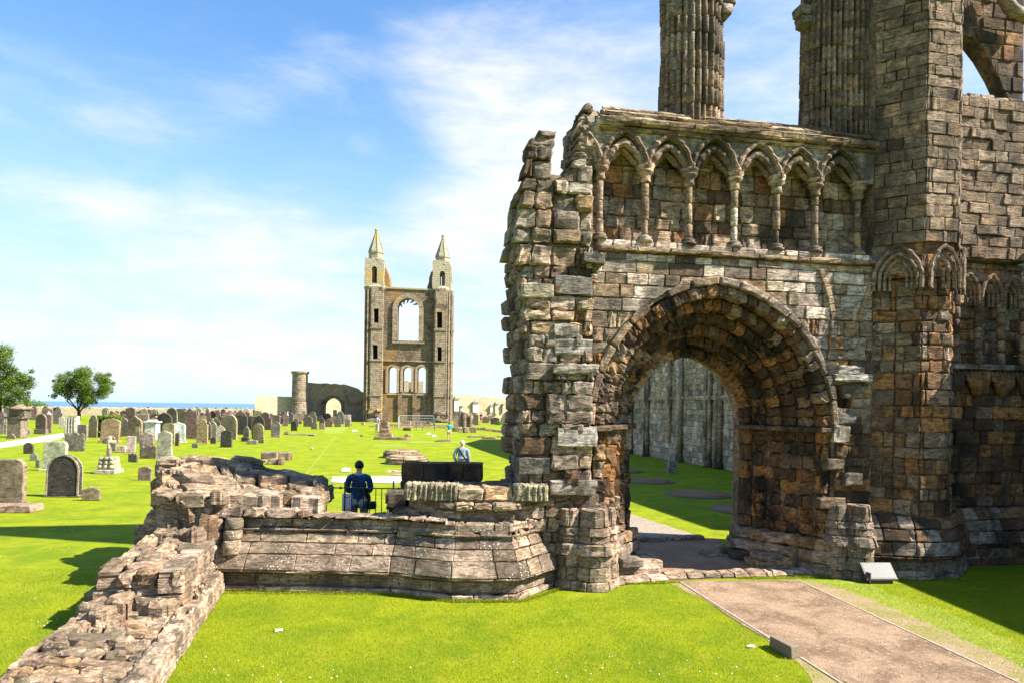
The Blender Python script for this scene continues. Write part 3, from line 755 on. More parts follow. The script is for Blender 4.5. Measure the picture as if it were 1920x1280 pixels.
# string course under the arcade
st = Masonry(front, 'mossy_stone', 'string_course_stone', 60)
def fstr(s_, t_, h):
    off = .10 if t_ > .03 else .03; return FP(s_, 5.875+t_, h+off-.02)
st.courses(lambda s_, t_, h: FP(s_, t_, h+.10), 5.875, 5.965, lambda z: [(-.12, 5.38)], (.09, .09), (.4, .95), .008, 'tan', depth=.35, bev=.025, nu=4, bulge=.01, proud=(-.03, .02), jit=.012)
st.courses(lambda s_, t_, h: FP(s_, t_, h-.02), 5.965, 6.09, lambda z: [(-.12, 5.38)], (.12, .13), (.22, .5), .012, 'pale', depth=.2, bev=.025, nu=1, bulge=.01, proud=(-.03, .03))
st.finish()
# -------- the blind arcade
caps_u = [-.08, .77, 1.61, 2.51, 3.36, 4.16, 5.07]
ZC = 7.36
ars = Masonry(front, 'weathered_stone', 'arcade_stone', 220, 'arcade_stonework')
FREC = lambda s_, t_, h: FP(s_, t_, h-.34)
def pal_arc(u, z):
    return tone(u, z, ['tan', 'tan', 'grey', 'tan', 'orange', 'tan', 'dark'], .5, 4, .5)
ars.courses(FREC, 6.10, 8.05, lambda z: [(-.18, 5.30)], (.22, .34), (.22, .42), .012, pal_arc, depth=.12, bev=.03, nu=2, nv=2, bulge=.02, proud=(-.03, .03), wob=.012)
ars.finish()
def lancet(u0, u1, a_scale=1.0, zc=ZC, k=12, rise=.50):
    """pointed arch between two shafts; e is the offset of the centres in half-spans"""
    cx = (u0+u1)/2; a_ = (u1-u0)/2*a_scale; e = .62*a_; R = a_+e; top = math.sqrt(R*R-e*e); sc2 = 1.0
    pts = []
    for j in range(k+1):
        tA = math.acos(-e/R); th = PI+(tA-PI)*j/k; pts.append((cx+e+R*math.cos(th), zc+R*math.sin(th)*sc2))
    pts += [(2*cx-u, z) for u, z in pts[-2::-1]]
    return pts
spans_ = list(zip(caps_u, caps_u[1:]))
holes = [[(p[0], p[1]) for p in lancet(a_+.07, b_-.07)]+[(b_-.07, 7.30), (a_+.07, 7.30)] for a_, b_ in spans_]
sp_out = [(-.22, 7.26), (5.34, 7.26), (5.34, 8.21), (-.22, 8.21)]
def spandrel_loop():
    L = [(-.22, 7.44)]
    for a_, b_ in spans_: L += lancet(a_+.08, b_-.08, zc=7.44)
    return L+[(5.34, 7.44), (5.34, 8.10), (-.22, 8.10)]
o = MB().plate([spandrel_loop()], FP, .0, -.42).done('spandrel', 'mossy_stone', front, (.30, .26, .20)); fix_normals(o)
for j, (a_, b_) in enumerate([(-.93, -.08)]+spans_):
    if j == 0: L1 = [p for p in lancet(a_, b_, .95)][12:]; L2 = [p for p in lancet(a_, b_, .78)][12:]; L3 = L2
    else: L1, L2, L3 = lancet(a_, b_, .97), lancet(a_+.02, b_-.02, .80), lancet(a_+.02, b_-.02, .62)
    mb = MB()
    def low(L, k): return [(u, z+.10) for u, z in L]
    mb.tube([FP(u, z+.04, .03+.02*math.sin(i*2.1)) for i, (u, z) in enumerate(L1)], [.044*rnd.uniform(.75, 1.25) for i in range(len(L1))], 6)
    o = mb.done('arcade_hood', 'mossy_stone', front, pick('turret'), False)
    mb = MB()
    def fan(L, h0, r, dz):
        n = len(L); P_ = []
        for i, (u, z) in enumerate(L):
            k = min(i, n-1-i)/(n/2); c_ = a_ if i < n/2 else b_
            if j == 0: k = (n-1-i)/n; c_ = b_
            q = max(0, 1-k*2.2); P_.append(FP(u*(1-q)+(c_+(u-c_)*.55)*q, z+dz, h0*(1-q)+(-.08)*q))
        mb.tube(P_, [r*(.75+.35*math.sin(PI*i/(n-1)))*rnd.uniform(.78, 1.15) for i in range(n)], 7)
    fan(L2, -.03, .064, -.02); fan(L3, -.17, .062, .0)
    mb.done('arcade_arch', 'weathered_stone', front, pick('turret'), False)
for j, u in enumerate(caps_u):
    c_ = FP(u, 0, -.09)
    mb = MB().lathe((c_[0], c_[1], ZC), [(.075, -.22), (.10, -.17), (.085, -.13), (.10, -.06), (.15, -.03), (.15, .0), (.125, .03), (.165, .06), (.165, .10), (.11, .13)], 12, .03)
    mb.done('capital', 'weathered_stone', front, pick('tan'), True)
    z = 6.10
    mb = MB().lathe((c_[0], c_[1], z-.02), [(.15, 0), (.15, .04), (.11, .06), (.13, .09), (.08, .12)], 12, .04); mb.done('shaft_base', 'weathered_stone', front, pick('grey'), True)
    z = 6.20
    while z < ZC-.23:
        h = min(rnd.uniform(.25, .42), ZC-.21-z)
        if h < .08: break
        col = (.60, .53, .43) if (j == 3 and z < 6.5) else pick('tan' if rnd.random() < .4 else 'turret')
        r = .066*rnd.uniform(.8, 1.15)
        MB().lathe((c_[0], c_[1], z), [(r*.8, 0), (r, .025), (r, h*.5), (r, h-.03), (r*.8, h-.006)], 9, .06).done('shaft_drum', 'weathered_stone', front, col, True)
        z += h
# the arcade's torn left end: springers heaped in front of the rubble
tm = Masonry(front, 'mossy_stone', 'broken_stone', 60)
for k in range(8):
    z = 8.52-.155*k; u = -.30-.022*k; w_ = .22+.012*k
    tm.stone([(u-w_+.1, z-.14), (u+.1, z-.14), (u+.08, z), (u-w_+.14+rnd.uniform(0, .05), z)], FP, .5, .04, 2, 2, .03, rnd.uniform(-.02, .10)-(.25 if z > 8.2 else 0), pick('grey'), jit=.025)
tm.courses(lambda s_, t_, h: FP(-.30-h, t_, -s_), 7.3, 8.56, lambda z: [(.02+max(0, (z-8.15)*1.2), 1.9)], (.18, .26), (.3, .5), .016, 'grey', depth=.3, bev=.04, nu=2, nv=1, bulge=.03, proud=(-.02, .08), jit=.02)
tm.finish()
# -------- weathered ledge above the arcade
ld = Masonry(front, 'mossy_stone', 'ledge_stone', 200)
prof = [(.03, 7.99), (.07, 8.02), (.05, 8.07), (.13, 8.10), (.15, 8.20), (-.10, 8.32), (-.06, 8.37), (-.36, 8.49), (-.32, 8.54), (-.72, 8.68)]
a2, b2 = FP(-.30, 0), FP(5.38, 0)
fl, S_, T_ = path_frame([a2[:2], b2[:2]], prof)
for k in range(len(prof)-1):
    ld.courses(fl, T_[k]+.003, T_[k+1]-.003, lambda z: [(.0+.05*k, 5.66)], (T_[k+1]-T_[k]-.001,)*2, (.45, 1.0), .008, 'tan', depth=.12, bev=.02, nu=3, bulge=.01, proud=(-.015, .02), jit=.01)
for k in range(14):
    u = rnd.uniform(-.2, 5.2)
    ld.stone([(u, -.74), (u+rnd.uniform(.2, .5), -.74), (u+.35, -1.5), (u+.02, -1.5)], lambda s_, t_, h: FP(s_, 8.60+h, t_), .1, .05, 2, 2, .04, rnd.uniform(.02, .09), pick('tan'), jit=.03)
for u, w_ in ((2.72, .22), (3.42, .3)):
    ld.stone([(u, -.8), (u+w_, -.8), (u+w_, -1.1), (u, -1.1)], lambda s_, t_, h: FP(s_, 8.66+h, t_), .12, .08, 2, 2, .05, .09, (.08, .08, .05), jit=.02)
ld.finish()
# -------- fluted window piers above the ledge
ps = Masonry(front, 'weathered_stone', 'pier_stone', 300, 'pier_stonework')
def fluted(poly, nfl, z0, z1, fl_amp=.11, pal='turret', mat=None, hr=(.28, .36)):
    pl = [FP(u, 0, h)[:2] for u, h in poly]; f0, S, T = path_frame(pl, [(0, 0), (0, 30)]); L = S[-1]; wv = L/nfl
    def f(s_, t_, h):
        am = fl_amp*(abs(math.sin(PI*s_/wv))**.8-.6); return f0(s_, t_, h+am)
    t = z0
    while t < z1:
        hh = rnd.uniform(*hr); s_ = 0; pr0 = rnd.uniform(-.015, .02)
        while s_ < L-.05:
            k = rnd.choice([2, 2, 3, 3, 4]); e_ = min(L, s_+wv*k)
            if L-e_ < wv: e_ = L
            q = [(s_+.005, t+.006), (e_-.005, t+.006), (e_-.005, t+hh-.006), (s_+.005, t+hh-.006)]
            ps.stone(q, f, .16, .016, max(4, int((e_-s_)/wv)*4), 2, .008, pr0+rnd.uniform(-.02, .025), pick(pal), mat=mat, jit=.006, cut=.5)
            s_ = e_
        t += hh
PB = .45
u0, _ = fp(1240, 150, -PB); u1, _ = fp(1362, 150, -PB)
fluted([(u0+.42, -1.4), (u0+.14, -.75), (u0+.22, -.46), (u0+.60, -.32), (u1-.28, -.36), (u1+.0, -.62), (u1+.03, -1.4)], 23, 8.45, 12.2)
o = prism([FP(a_, 0, h)[:2] for a_, h in ((u0+.50, -1.35), (u0+.26, -.82), (u0+.34, -.58), (u1-.3, -.52), (u1-.1, -.75), (u1-.08, -1.35))], 8.4, 12.2).done('pier_core', 'mortar', front, (.24, .19, .14)); fix_normals(o)
um, _ = fp(1514, 150, -.5); um2, _ = fp(1640, 150, -.2)
fluted([(um+.52, -1.5), (um+.10, -.70), (um+.32, -.38), (um+.80, -.28), (um2+.12, -.16), (5.46, .0)], 24, 8.45, 12.2, mat='weathered_stone')
o = prism([FP(a_, 0, h)[:2] for a_, h in ((um+.6, -1.45), (um+.22, -.76), (um+.4, -.52), (5.4, -.2), (5.6, -1.4))], 8.4, 12.2).done('pier_core', 'mortar', front, (.22, .17, .13)); fix_normals(o)
# window head above the frame: pointed arch carried by the two piers
cxw = (u1+um)/2; hw = (um-u1)/2+.05
wl_ = [(u0-.05, 12.1), (cxw-hw, 12.1)]+[(u, z) for u, z in lancet(cxw-hw, cxw+hw, 1.0, 12.1)][1:-1]+[(cxw+hw, 12.1), (5.5, 12.1), (5.5, 14.6), (u0+.1, 14.4)]
o = MB().plate([wl_], FP, -.55, -1.5).done('window_head', 'weathered_stone', front, (.27, .22, .17)); fix_normals(o)
for uu, sg in ((u1+.02, 1), (um-.02, -1)):            # corbelled springers at the top of the frame
    for k in range(2):
        ps.stone([(uu-.10+.05*sg*k, 10.62+.2*k), (uu+.10+.05*sg*k, 10.62+.2*k), (uu+.12+.05*sg*k, 10.82+.2*k), (uu-.12+.05*sg*k, 10.82+.2*k)],
                 lambda s_, t_, h: FP(s_, t_, h-.5), .3, .05, 2, 2, .03, .05, pick('grey'), jit=.02)
ps.finish(True)
# -------- octagonal stair turret
tu = Masonry(front, 'weathered_stone', 'turret_stone', 300, 'turret_stonework')
oct_ = [(5.33, 0.0), (5.95, .60), (6.66, .60), (7.28, -.02), (7.30, -1.2)]
ft, St, Tt = path_frame([FP(u, 0, h)[:2] for u, h in oct_], [(0, 0), (0, 30)])
def pal_t(s_, z):
    if z > 6.2: return 'turret'
    return tone(s_, z, ['turret', 'orange', 'turret', 'dark', 'orange'], .6, 6)
tu.courses(ft, 6.25, 12.6, lambda z: [(.01, St[-1])], (.17, .26), (.24, .55), .010, pal_t, breaks=St[1:-1], depth=.12, bev=.018, nu=3, bulge=.012, proud=(-.01, .018), wob=.008)
octi = [(5.36, -.08), (5.78, .08), (6.02, .46), (6.62, .46), (7.18, -.06), (7.2, -1.2)]
ft2, St2, _ = path_frame([FP(u, 0, h)[:2] for u, h in octi], [(0, 0), (0, 30)])
tu.courses(ft2, 1.15, 5.62, lambda z: [(.01, St2[-1])], (.20, .32), (.24, .52), .015, pal_t, breaks=St2[1:-1], depth=.13, bev=.032, nu=2, nv=2, bulge=.018, proud=(-.02, .028), wob=.012,
           matf=lambda s_, z: 'dark_crusted_stone' if (s_ < .8 and rnd.random() < .7) or z < 2 else 'weathered_stone')  # left facet and foot picked darker: shade put into their stone
tu.courses(ft, 5.62, 6.25, lambda z: [(.01, St[-1])], (.21, .21), (.2, .3), .012, 'orange', breaks=St[1:-1], depth=.12, bev=.022, nu=1, bulge=.012, proud=(-.10, -.07))
o = prism([FP(u, 0, h)[:2] for u, h in [(5.36, -.05), (5.97, .50), (6.64, .50), (7.2, -.05), (7.22, -1.9), (5.2, -1.9)]], 5.7, 12.6).done('turret_core', 'mortar', front, (.25, .19, .14)); fix_normals(o)
o = prism([FP(u, 0, h)[:2] for u, h in [(5.2, -.12), (5.82, .03), (6.04, .40), (6.6, .40), (7.1, -.1), (7.12, -1.9), (5.2, -1.9)]], -.2, 5.7).done('turret_core', 'mortar', front, (.22, .155, .11)); fix_normals(o)
# lancet mouldings round the turret
def facet_lancets(P0, P1, n, zc, hb, mats, zrise=1.0, name='turret_arch'):
    P0 = Vector(P0); P1 = Vector(P1); L = (P1-P0).length; d = (P1-P0)/L; nn = Vector((d.y, -d.x))
    for j in range(n):
        a_ = L*j/n+.015; b_ = L*(j+1)/n-.015; mb = MB()
        for sc3, out, r in ((.94, .05, .040), (.74, -.01, .034), (.54, -.07, .032), (.34, -.12, .03)):
            pts = []
            for u, z in lancet(a_, b_, sc3, zc, 9):
                p = P0+d*u+nn*(hb+out); pts.append((p.x, p.y, zc+(z-zc)*zrise))
            q0, q1 = pts[0], pts[-1]
            pts = [(q0[0], q0[1], q0[2]-.22)]+pts+[(q1[0], q1[1], q1[2]-.22)]
            mb.tube([(p[0]+rnd.uniform(-.006, .006), p[1]+rnd.uniform(-.006, .006), p[2]) for p in pts], [r*rnd.uniform(.75, 1.2) for _ in pts], 6)
        mb.done(name, mats, front, pick('turret'), False)
oo = [FP(u, 0, h)[:2] for u, h in oct_]
facet_lancets(oo[0], oo[1], 1, 5.60, .03, 'dark_crusted_stone', 1.0); facet_lancets(oo[1], oo[2], 1, 5.62, .03, 'dark_crusted_stone', 1.15); facet_lancets(oo[2], oo[3], 1, 5.62, .02, 'dark_crusted_stone', 1.0)
# battered foot of front and turret
foot = [FP(4.72, 0, .02)[:2], FP(5.15, 0, .02)[:2], FP(5.95, 0, .34)[:2], FP(6.70, 0, .34)[:2], FP(7.42, 0, -.20)[:2], FP(7.75, 0, -.55)[:2], FP(10.2, 0, -.55)[:2]]
pf = [(.22, 0), (.20, .34), (.28, .38), (.26, .44), (.20, .74), (.10, 1.0), (.02, 1.16)]
fb, Sb, Tb = path_frame(foot, pf)
bs_ = Masonry(front, 'dark_crusted_stone', 'plinth_stone', 200, 'plinth_stonework')
bs_.courses(fb, Tb[0]+.004, Tb[1]-.004, lambda z: [(.0, Sb[-1])], (.155, .175), (.28, .55), .012, lambda u, z: 'dark' if u > 3.1 else 'grey', breaks=Sb[1:-1], depth=.14, bev=.025, nu=2, bulge=.015, proud=(-.015, .02))
bs_.courses(fb, Tb[1]+.004, Tb[3]-.004, lambda z: [(.0, Sb[-1])], (.10, .11), (.4, .8), .01, 'dark', breaks=Sb[1:-1], depth=.14, bev=.02, nu=3, bulge=.015, proud=(-.01, .02))
bs_.courses(fb, Tb[3]+.004, Tb[6]-.004, lambda z: [(.0, Sb[-1])], (.20, .27), (.3, .62), .012, lambda u, z: 'grey' if rnd.random() < .45 else 'dark', breaks=Sb[1:-1], depth=.14, bev=.025, nu=2, nv=2, bulge=.018, proud=(-.015, .03), matf=lambda u, z: 'weathered_stone' if rnd.random() < .5 else 'mossy_stone')
bs_.finish()
inner, _, _ = path_frame(foot, [(.2, -.1), (.2, .4)])
o = prism([inner(Sb[i], .05, 0)[:2] for i in range(len(foot))]+[FP(10.2, 0, -1.9)[:2], FP(4.72, 0, -1.9)[:2]], -.1, .40).done('plinth_core', 'mortar', front, (.2, .16, .12)); fix_normals(o)
inner, _, _ = path_frame(foot, [(-.12, 0), (-.12, 1)])
o = prism([inner(Sb[i], .05, 0)[:2] for i in range(len(foot))]+[FP(10.2, 0, -1.9)[:2], FP(4.72, 0, -1.9)[:2]], .3, 1.1).done('plinth_core', 'mortar', front, (.2, .16, .12)); fix_normals(o)
tu.finish()
# -------- wall of the south aisle, set back behind the turret
ai = Masonry(front, 'weathered_stone', 'aisle_stone', 300, 'aisle_stonework')
HB = -.80
_, ztop = fp(1860, 186, HB); _, zl0 = fp(1860, 550, HB); _, zl1 = fp(1860, 488, HB); _, zst = fp(1860, 688, HB); _, zc1 = fp(1860, 765, HB); _, zbt = fp(1860, 950, HB)
FA2 = lambda s_, t_, h: FP(s_, t_, h+HB)
ai.courses(FA2, zl1+.02, ztop, lambda z: [(7.1, 9.9)], (.18, .26), (.26, .55), .011, 'turret', depth=.13, bev=.020, nu=2, bulge=.015, proud=(-.02, .03), wob=.012)
ai.courses(lambda s_, t_, h: FP(s_, t_, h+HB-.28), zst+.05, zl1, lambda z: [(7.1, 9.9)], (.22, .30), (.22, .42), .014, lambda u, z: tone(u, z, ['grey', 'orange', 'grey', 'tan'], .5, 7), depth=.13, bev=.03, nu=2, bulge=.02, proud=(-.03, .04))
ai.courses(FA2, .9, zst-.04, lambda z: [(7.1, 9.9)], (.22, .32), (.24, .46), .014, lambda u, z: tone(u, z, ['dark', 'dark', 'orange', 'dark'], .6, 8), depth=.13, bev=.03, nu=2, bulge=.02, proud=(-.03, .04), mat='dark_crusted_stone')  # lower aisle wall: shading put into the stone colour on top of crust
for k in range(10):
    u = 7.2+.3*k
    ai.stone([(u, zst-.06), (u+.29, zst-.06), (u+.29, zst+.05), (u, zst+.05)], FA2, .3, .02, 2, 1, .008, .13, pick('grey'), jit=.006)
ai.finish()
o = MB().plate([[(7.0, -.2), (9.75, -.2), (9.75, zst), (7.0, zst)]], FP, HB-.06, HB-.7).done('wall_core', 'mortar', front, (.2, .145, .1)); fix_normals(o)
o = MB().plate([[(7.0, zst+.001), (9.75, zst+.001), (9.75, zl1), (7.0, zl1)]], FP, HB-.34, HB-.7).done('wall_core', 'mortar', front, (.22, .16, .11)); fix_normals(o)
o = MB().plate([[(7.0, zl1+.001), (9.75, zl1+.001), (9.75, ztop-.02), (7.0, ztop-.02)]], FP, HB-.06, HB-.7).done('wall_core', 'mortar', front, (.26, .205, .155)); fix_normals(o)
pa, pb = Vector(FP(7.38, 0, HB)[:2]), Vector(FP(9.63, 0, HB)[:2])
facet_lancets(pa, pb, 4, zl0-.06, .0, 'dark_crusted_stone', 1.15, 'aisle_arch')
for j in range(5):
    p = pa+(pb-pa)*j/4; z = zst+.06
    while z < zl0-.3:
        h = rnd.uniform(.22, .34); MB().lathe((p.x, p.y, z), [(.06, 0), (.085, .03), (.085, h-.04), (.06, h-.01)], 9, .05).done('shaft_drum', 'weathered_stone', front, pick('turret'), True); z += h
# carved swags under the string
for j in range(4):
    u = 7.52+.62*j; mb = MB()
    for k in range(6):
        a_ = k/5.0; mb.tube([FP(u+.55*a_, zst-.10, HB+.06), FP(u+.1+.38*a_, zst-.35, HB+.11), FP(u+.22+.12*a_, zst-.62+.05*abs(a_-.5), HB+.05)], [.05, .065, .035], 6)
    mb.done('carved_corbel', 'weathered_stone', front, pick('orange'), True)
for k in range(8):                                     # rough coping on the aisle wall
    u = 7.35+.34*k; c_ = FP(u, 0, HB-.30)
    o = MB().box((c_[0], c_[1], ztop+.02), (.36, .6, .14), AL, .9, .03).done('coping_stone', 'mossy_stone', front, pick('grey')); bevel(o, .03)
# broken window arch over the aisle wall, springing from the right
wl2 = []
for px, py in ((1824, 70), (1850, 104), (1872, 142), (1890, 182)):
    wl2.append(fp(px, py, HB-.2))
L = [(7.15, wl2[0][1]+.12)]+[(u, z) for u, z in wl2]+[(wl2[-1][0]+.02, ztop-.02), (9.75, ztop-.02), (9.75, 12.2), (7.15, 12.6)]
o = MB().plate([L], FP, HB-.2, HB-.55).done('broken_window_arch', 'dark_crusted_stone', front, (.15, .105, .07)); fix_normals(o)  # unlit front of the arch put into its dark colour
br_ = Masonry(front, 'dark_crusted_stone', 'arch_stone', 120)  # arch stones coloured dark to carry the shade
def fsof(s_, t_, h):
    k = min(2.999, max(0, s_)); i = int(k); g = k-i; u = wl2[i][0]+(wl2[i+1][0]-wl2[i][0])*g; z = wl2[i][1]+(wl2[i+1][1]-wl2[i][1])*g
    return FP(u-h*.8+t_*.55, z-h*.5, HB-.2-t_)
br_.courses(fsof, 0, .36, lambda z: [(0, 3)], (.3, .4), (.25, .4), .01, 'dark', depth=.08, bev=.03, nu=1, bulge=.01, proud=(0, .02), unit=.4)
br_.courses(lambda s_, t_, h: FP(s_, t_, h+HB-.2), ztop, 13.2, lambda z: [(max(7.35, wl2[-1][0]+.05-(z-ztop)*.62), 9.75)], (.24, .34), (.3, .6), .014, 'dark', depth=.1, bev=.03, nu=2, bulge=.01, proud=(0, .04))
br_.finish()
mb = MB(); mb.tube([FP(*fp(1862, -30, HB), HB+.05), FP(*fp(1885, 22, HB), HB+.12), FP(*fp(1925, 40, HB), HB+.05)], [.12, .14, .12], 8); mb.done('vault_rib', 'dark_crusted_stone', front, (.25, .2, .15), True)
# shafts' bases each side of the arch
cbm = Masonry(front, 'lichened_stone', 'column_base_stone', 160)
def column_base(u, h, r, name='column_base', sc3=1.0, pal='lowwall'):
    c_ = FP(u, 0, h)
    for z0_, z1_, r0, r1, blg, n in ((0.0, .155, 1.18, 1.14, .02, 5), (.16, .40, 1.03, 1.01, .02, 5), (.405, .60, 1.01, 1.0, .02, 4), (.605, .79, 1.24, 1.10, .05, 4), (.80, .92, .92, .88, .02, 4), (.93, 1.06, 1.0, .86, .04, 4), (1.07, 1.36, .84, .74, .03, 4)):
        a0 = rnd.uniform(0, 2)
        for k in range(n):
            def f(s_, t_, hh, z0_=z0_, z1_=z1_, r0=r0, r1=r1, a0=a0):
                g = (t_-z0_)/(z1_-z0_); rr_ = r*(r0+(r1-r0)*g)+hh; return (c_[0]+rr_*math.cos(a0+s_), c_[1]+rr_*math.sin(a0+s_), t_)
            s0, s1 = 2*PI*k/n+.02, 2*PI*(k+1)/n-.02
            cbm.stone([(s0, z0_), (s1, z0_), (s1, z1_), (s0, z1_)], f, r*.6, .022, 5, 2, blg*.5, rnd.uniform(-.012, .012), pick(pal), jit=.008)
column_base(-.20, .22, .30); column_base(.10, .12, .17, 'shaft_base', 1.0, 'sill'); column_base(-.62, .12, .2, 'shaft_base')
column_base(4.98, .16, .27, pal='grey'); column_base(4.60, .05, .2, 'shaft_base', pal='grey')
cbm.finish()
ws.finish()
# -------- sill stones, steps and threshold of the doorway
sill = thing('doorway_sill', (G(1350, 1085)[0], G(1350, 1085)[1], 0), 'row of pale flat kerb stones along the foot of the archway', 'sill')
ss = Masonry(sill, 'rubble_stone', 'sill_stone', 60)
for seg, wr in (((G(1108, 1102), G(1255, 1089)), (.45, .7)), ((G(1250, 1087), G(1450, 1081)), (.25, .42)), ((G(1450, 1080), G(1570, 1076)), (.3, .6))):
    f, S, T = path_frame(list(seg), [(0, 0), (0, .085), (-.30, .095)])
    s_ = 0.0
    while s_ < S[-1]-.08:
        e_ = min(S[-1], s_+rnd.uniform(*wr)); q = [(s_+.008, T[0]), (e_-.008, T[0]), (e_-.008, T[2]), (s_+.008, T[2])]
        ss.stone(q, f, .06, .03, 2, 3, .012, rnd.uniform(-.01, .02), pick('sill'), jit=.012); s_ = e_
ss.finish()
def slab(name, px0, px1, pyt, z0, z1, depth, lab, pal='tan', par=None, rz=None):
    a_ = Vector(G(px0, pyt, z1)); c_ = Vector(G(px1, pyt, z1)); m_ = (a_+c_)/2; d = c_-a_
    rz = AL if rz is None else rz
    mb = MB().box((m_.x-math.sin(rz)*depth/2, m_.y+math.cos(rz)*depth/2, (z0+z1)/2), (d.length, depth, z1-z0), rz, .97, .015)
    o = mb.done(name, 'rubble_stone', par, pick(pal), wloc=(m_.x, m_.y, z0)); bevel(o, .025); return o
steps_l = thing('stone_steps', (*G(1200, 1080), 0), 'two worn steps left of the gravel floor under the archway', 'steps', 'steps in the archway')
slab('step', 1130, 1242, 1062, 0, .20, .55, None, 'sill', steps_l); slab('step', 1165, 1210, 1048, .2, .36, .4, None, 'grey', steps_l); slab('step', 1205, 1245, 1050, .0, .17, .8, None, 'sill', steps_l)
steps_r = thing('stone_steps', (*G(1470, 1060), 0), 'two worn steps right of the gravel floor under the archway', 'steps', 'steps in the archway')
slab('step', 1418, 1545, 1051, 0, .16, .6, None, 'tan', steps_r); slab('step', 1425, 1502, 1036, .16, .32, .45, None, 'grey', steps_r)
for i, (x, y, w_, lab) in enumerate(((1338, 1036, 38, 'flat loose stone on the gravel at the foot of the right jamb'), (1362, 1026, 22, 'small loose stone on top of a flatter one by the right jamb'))):
    o = slab('loose_stone', x-w_/2, x+w_/2, y, 0, .08+.05*i, .3, None, 'sill'); tag(o, lab, 'stone')
thr = thing('threshold', (*G(1250, 1012), 0), 'low step of three slabs at the far side of the archway', 'step')
for k in range(4):
    x0 = 1178+37*k; slab('slab', x0, x0+35, 1009+.5*(k % 2)-1.6*k, 0, .09, .28, None, 'sill', thr)
# boardwalk beyond
bw = thing('boardwalk', (*G(1240, 975), 0), 'pale timber boardwalk on the lawn beyond the archway', 'boardwalk')
yb0, yb1 = 16.35, 21.6
def bwx(y): return (1.55+(y-16.35)*-.02, 4.55-(y-16.35)*.32)
y = yb0; k = 0
while y < yb1:
    x0, x1 = bwx(y); d = .145; cx_ = (x0+x1)/2
    MB().box((cx_, y, .035), (x1-x0, d-.02, .05), .1, 1, .002).done('plank', 'timber', bw, wloc=(cx_, y, 0)); y += d; k += 1
# flower-bed discs marking the lost nave columns
for i, (x, y, r, lab) in enumerate(((1310, 927, 1.20, 'round brown bed in the shaded lawn, nearest whole one seen through the arch'), (1213, 902, 1.15, 'round brown bed by the streak of sunlight seen through the arch'),
                                    (1165, 883, 1.1, 'round brown bed half hidden by the left jamb of the arch'), (1405, 956, 1.2, 'round brown bed half hidden by the right jamb of the arch'))):
    gx, gy = G(x, y); t_ = thing('round_bed', (gx, gy, 0), lab, 'flower bed', 'round beds on the nave lawn')
    MB().lathe((gx, gy, 0), [(r, 0), (r, .05), (r-.06, .06), (r-.06, .05)], 28).done('rim', 'concrete_block', t_, smooth=False)
    MB().lathe((gx, gy, .01), [(r-.07, .03), (r-.3, .08), (r*.4, .13), (.1, .15)], 28, .03).done('soil', 'flower_bed', t_, smooth=True)
# offscreen wall running west from the aisle end, which shades the right lawn
dirx, diry = -SA, CA
wst = thing('side_wall', (12.6, 8, 0), 'tall plain stone wall at right outside the picture, shading the lawn', 'wall')
MB().box((12.85, 7.6, 2.45), (.9, 8.6, 4.9), math.radians(2), 1, 0).done('wall_body', 'gable_masonry', wst)
MB().box((12.85, 13.3, 3.9), (1.1, 3.0, 7.8), math.radians(5), 1, 0).done('pier', 'gable_masonry', wst)
# ================================================================== THE LOW RUINED WALL (north half of the west front)
low = thing('ruined_low_wall', (-1.5, 11.6, 0), 'low ruined wall with a battered plinth and a rounded projecting corner, joining the tall front', 'wall')
A_ = (-5.12, 11.28); pl = [A_, (-1.95, 11.22), (-.92, 10.86), (.14, 10.92), (.74, 11.75)]
pl2 = [(-5.12, 11.28), (-1.95, 11.22), (-.92, 10.86), (.14, 10.92), (.80, 11.85), (.95, 12.1)]
pf = [(.02, 0), (.02, .10), (-.06, .105), (-.06, .29), (.09, .33), (.09, .375), (-.03, .62), (-.15, .79), (-.26, .95), (-.21, .965), (-.21, 1.015), (-.30, 1.025), (-.30, 1.17)]
f, S, T = path_frame(pl, pf)
lw = Masonry(low, 'lichened_stone', 'wall_stone', 300, 'wall_stonework')
full = lambda z: [(0.0, S[-1])]
br = S[1:-1]
kw = dict(breaks=br, depth=.12, bulge=.006)
lw.courses(f, T[0]+.004, T[1]-.002, full, (.1, .1), (.5, 1.0), .008, 'sill', nu=3, bev=.02, proud=(-.01, .01), **kw)
lw.courses(f, T[2]+.003, T[3]-.003, full, (.18, .19), (.7, 1.3), .005, 'lowwall', nu=3, bev=.01, proud=(-.004, .004), **kw)
lw.courses(f, T[3]+.003, T[5]-.001, full, (.21, .22), (.5, 1.1), .006, 'lowwall', nu=3, nv=2, bev=.02, proud=(-.012, .008), **kw)
for k in (5, 6, 7):
    lw.courses(f, T[k]+.003, T[k+1]-.003, full, (.3, .3), (.45, .95), .010, 'lowwall', nu=3, nv=2, bev=.014, proud=(-.008, .010), wob=.02, **kw)
lw.courses(f, T[8]+.002, T[10]-.002, full, (.075, .08), (.4, .9), .008, 'lowwall', nu=3, bev=.015, proud=(-.012, .012), **kw)
lw.courses(f, T[11]+.004, T[12]-.004, full, (.16, .17), (.45, .9), .010, 'lowwall', nu=3, bev=.018, proud=(-.01, .012), **kw)
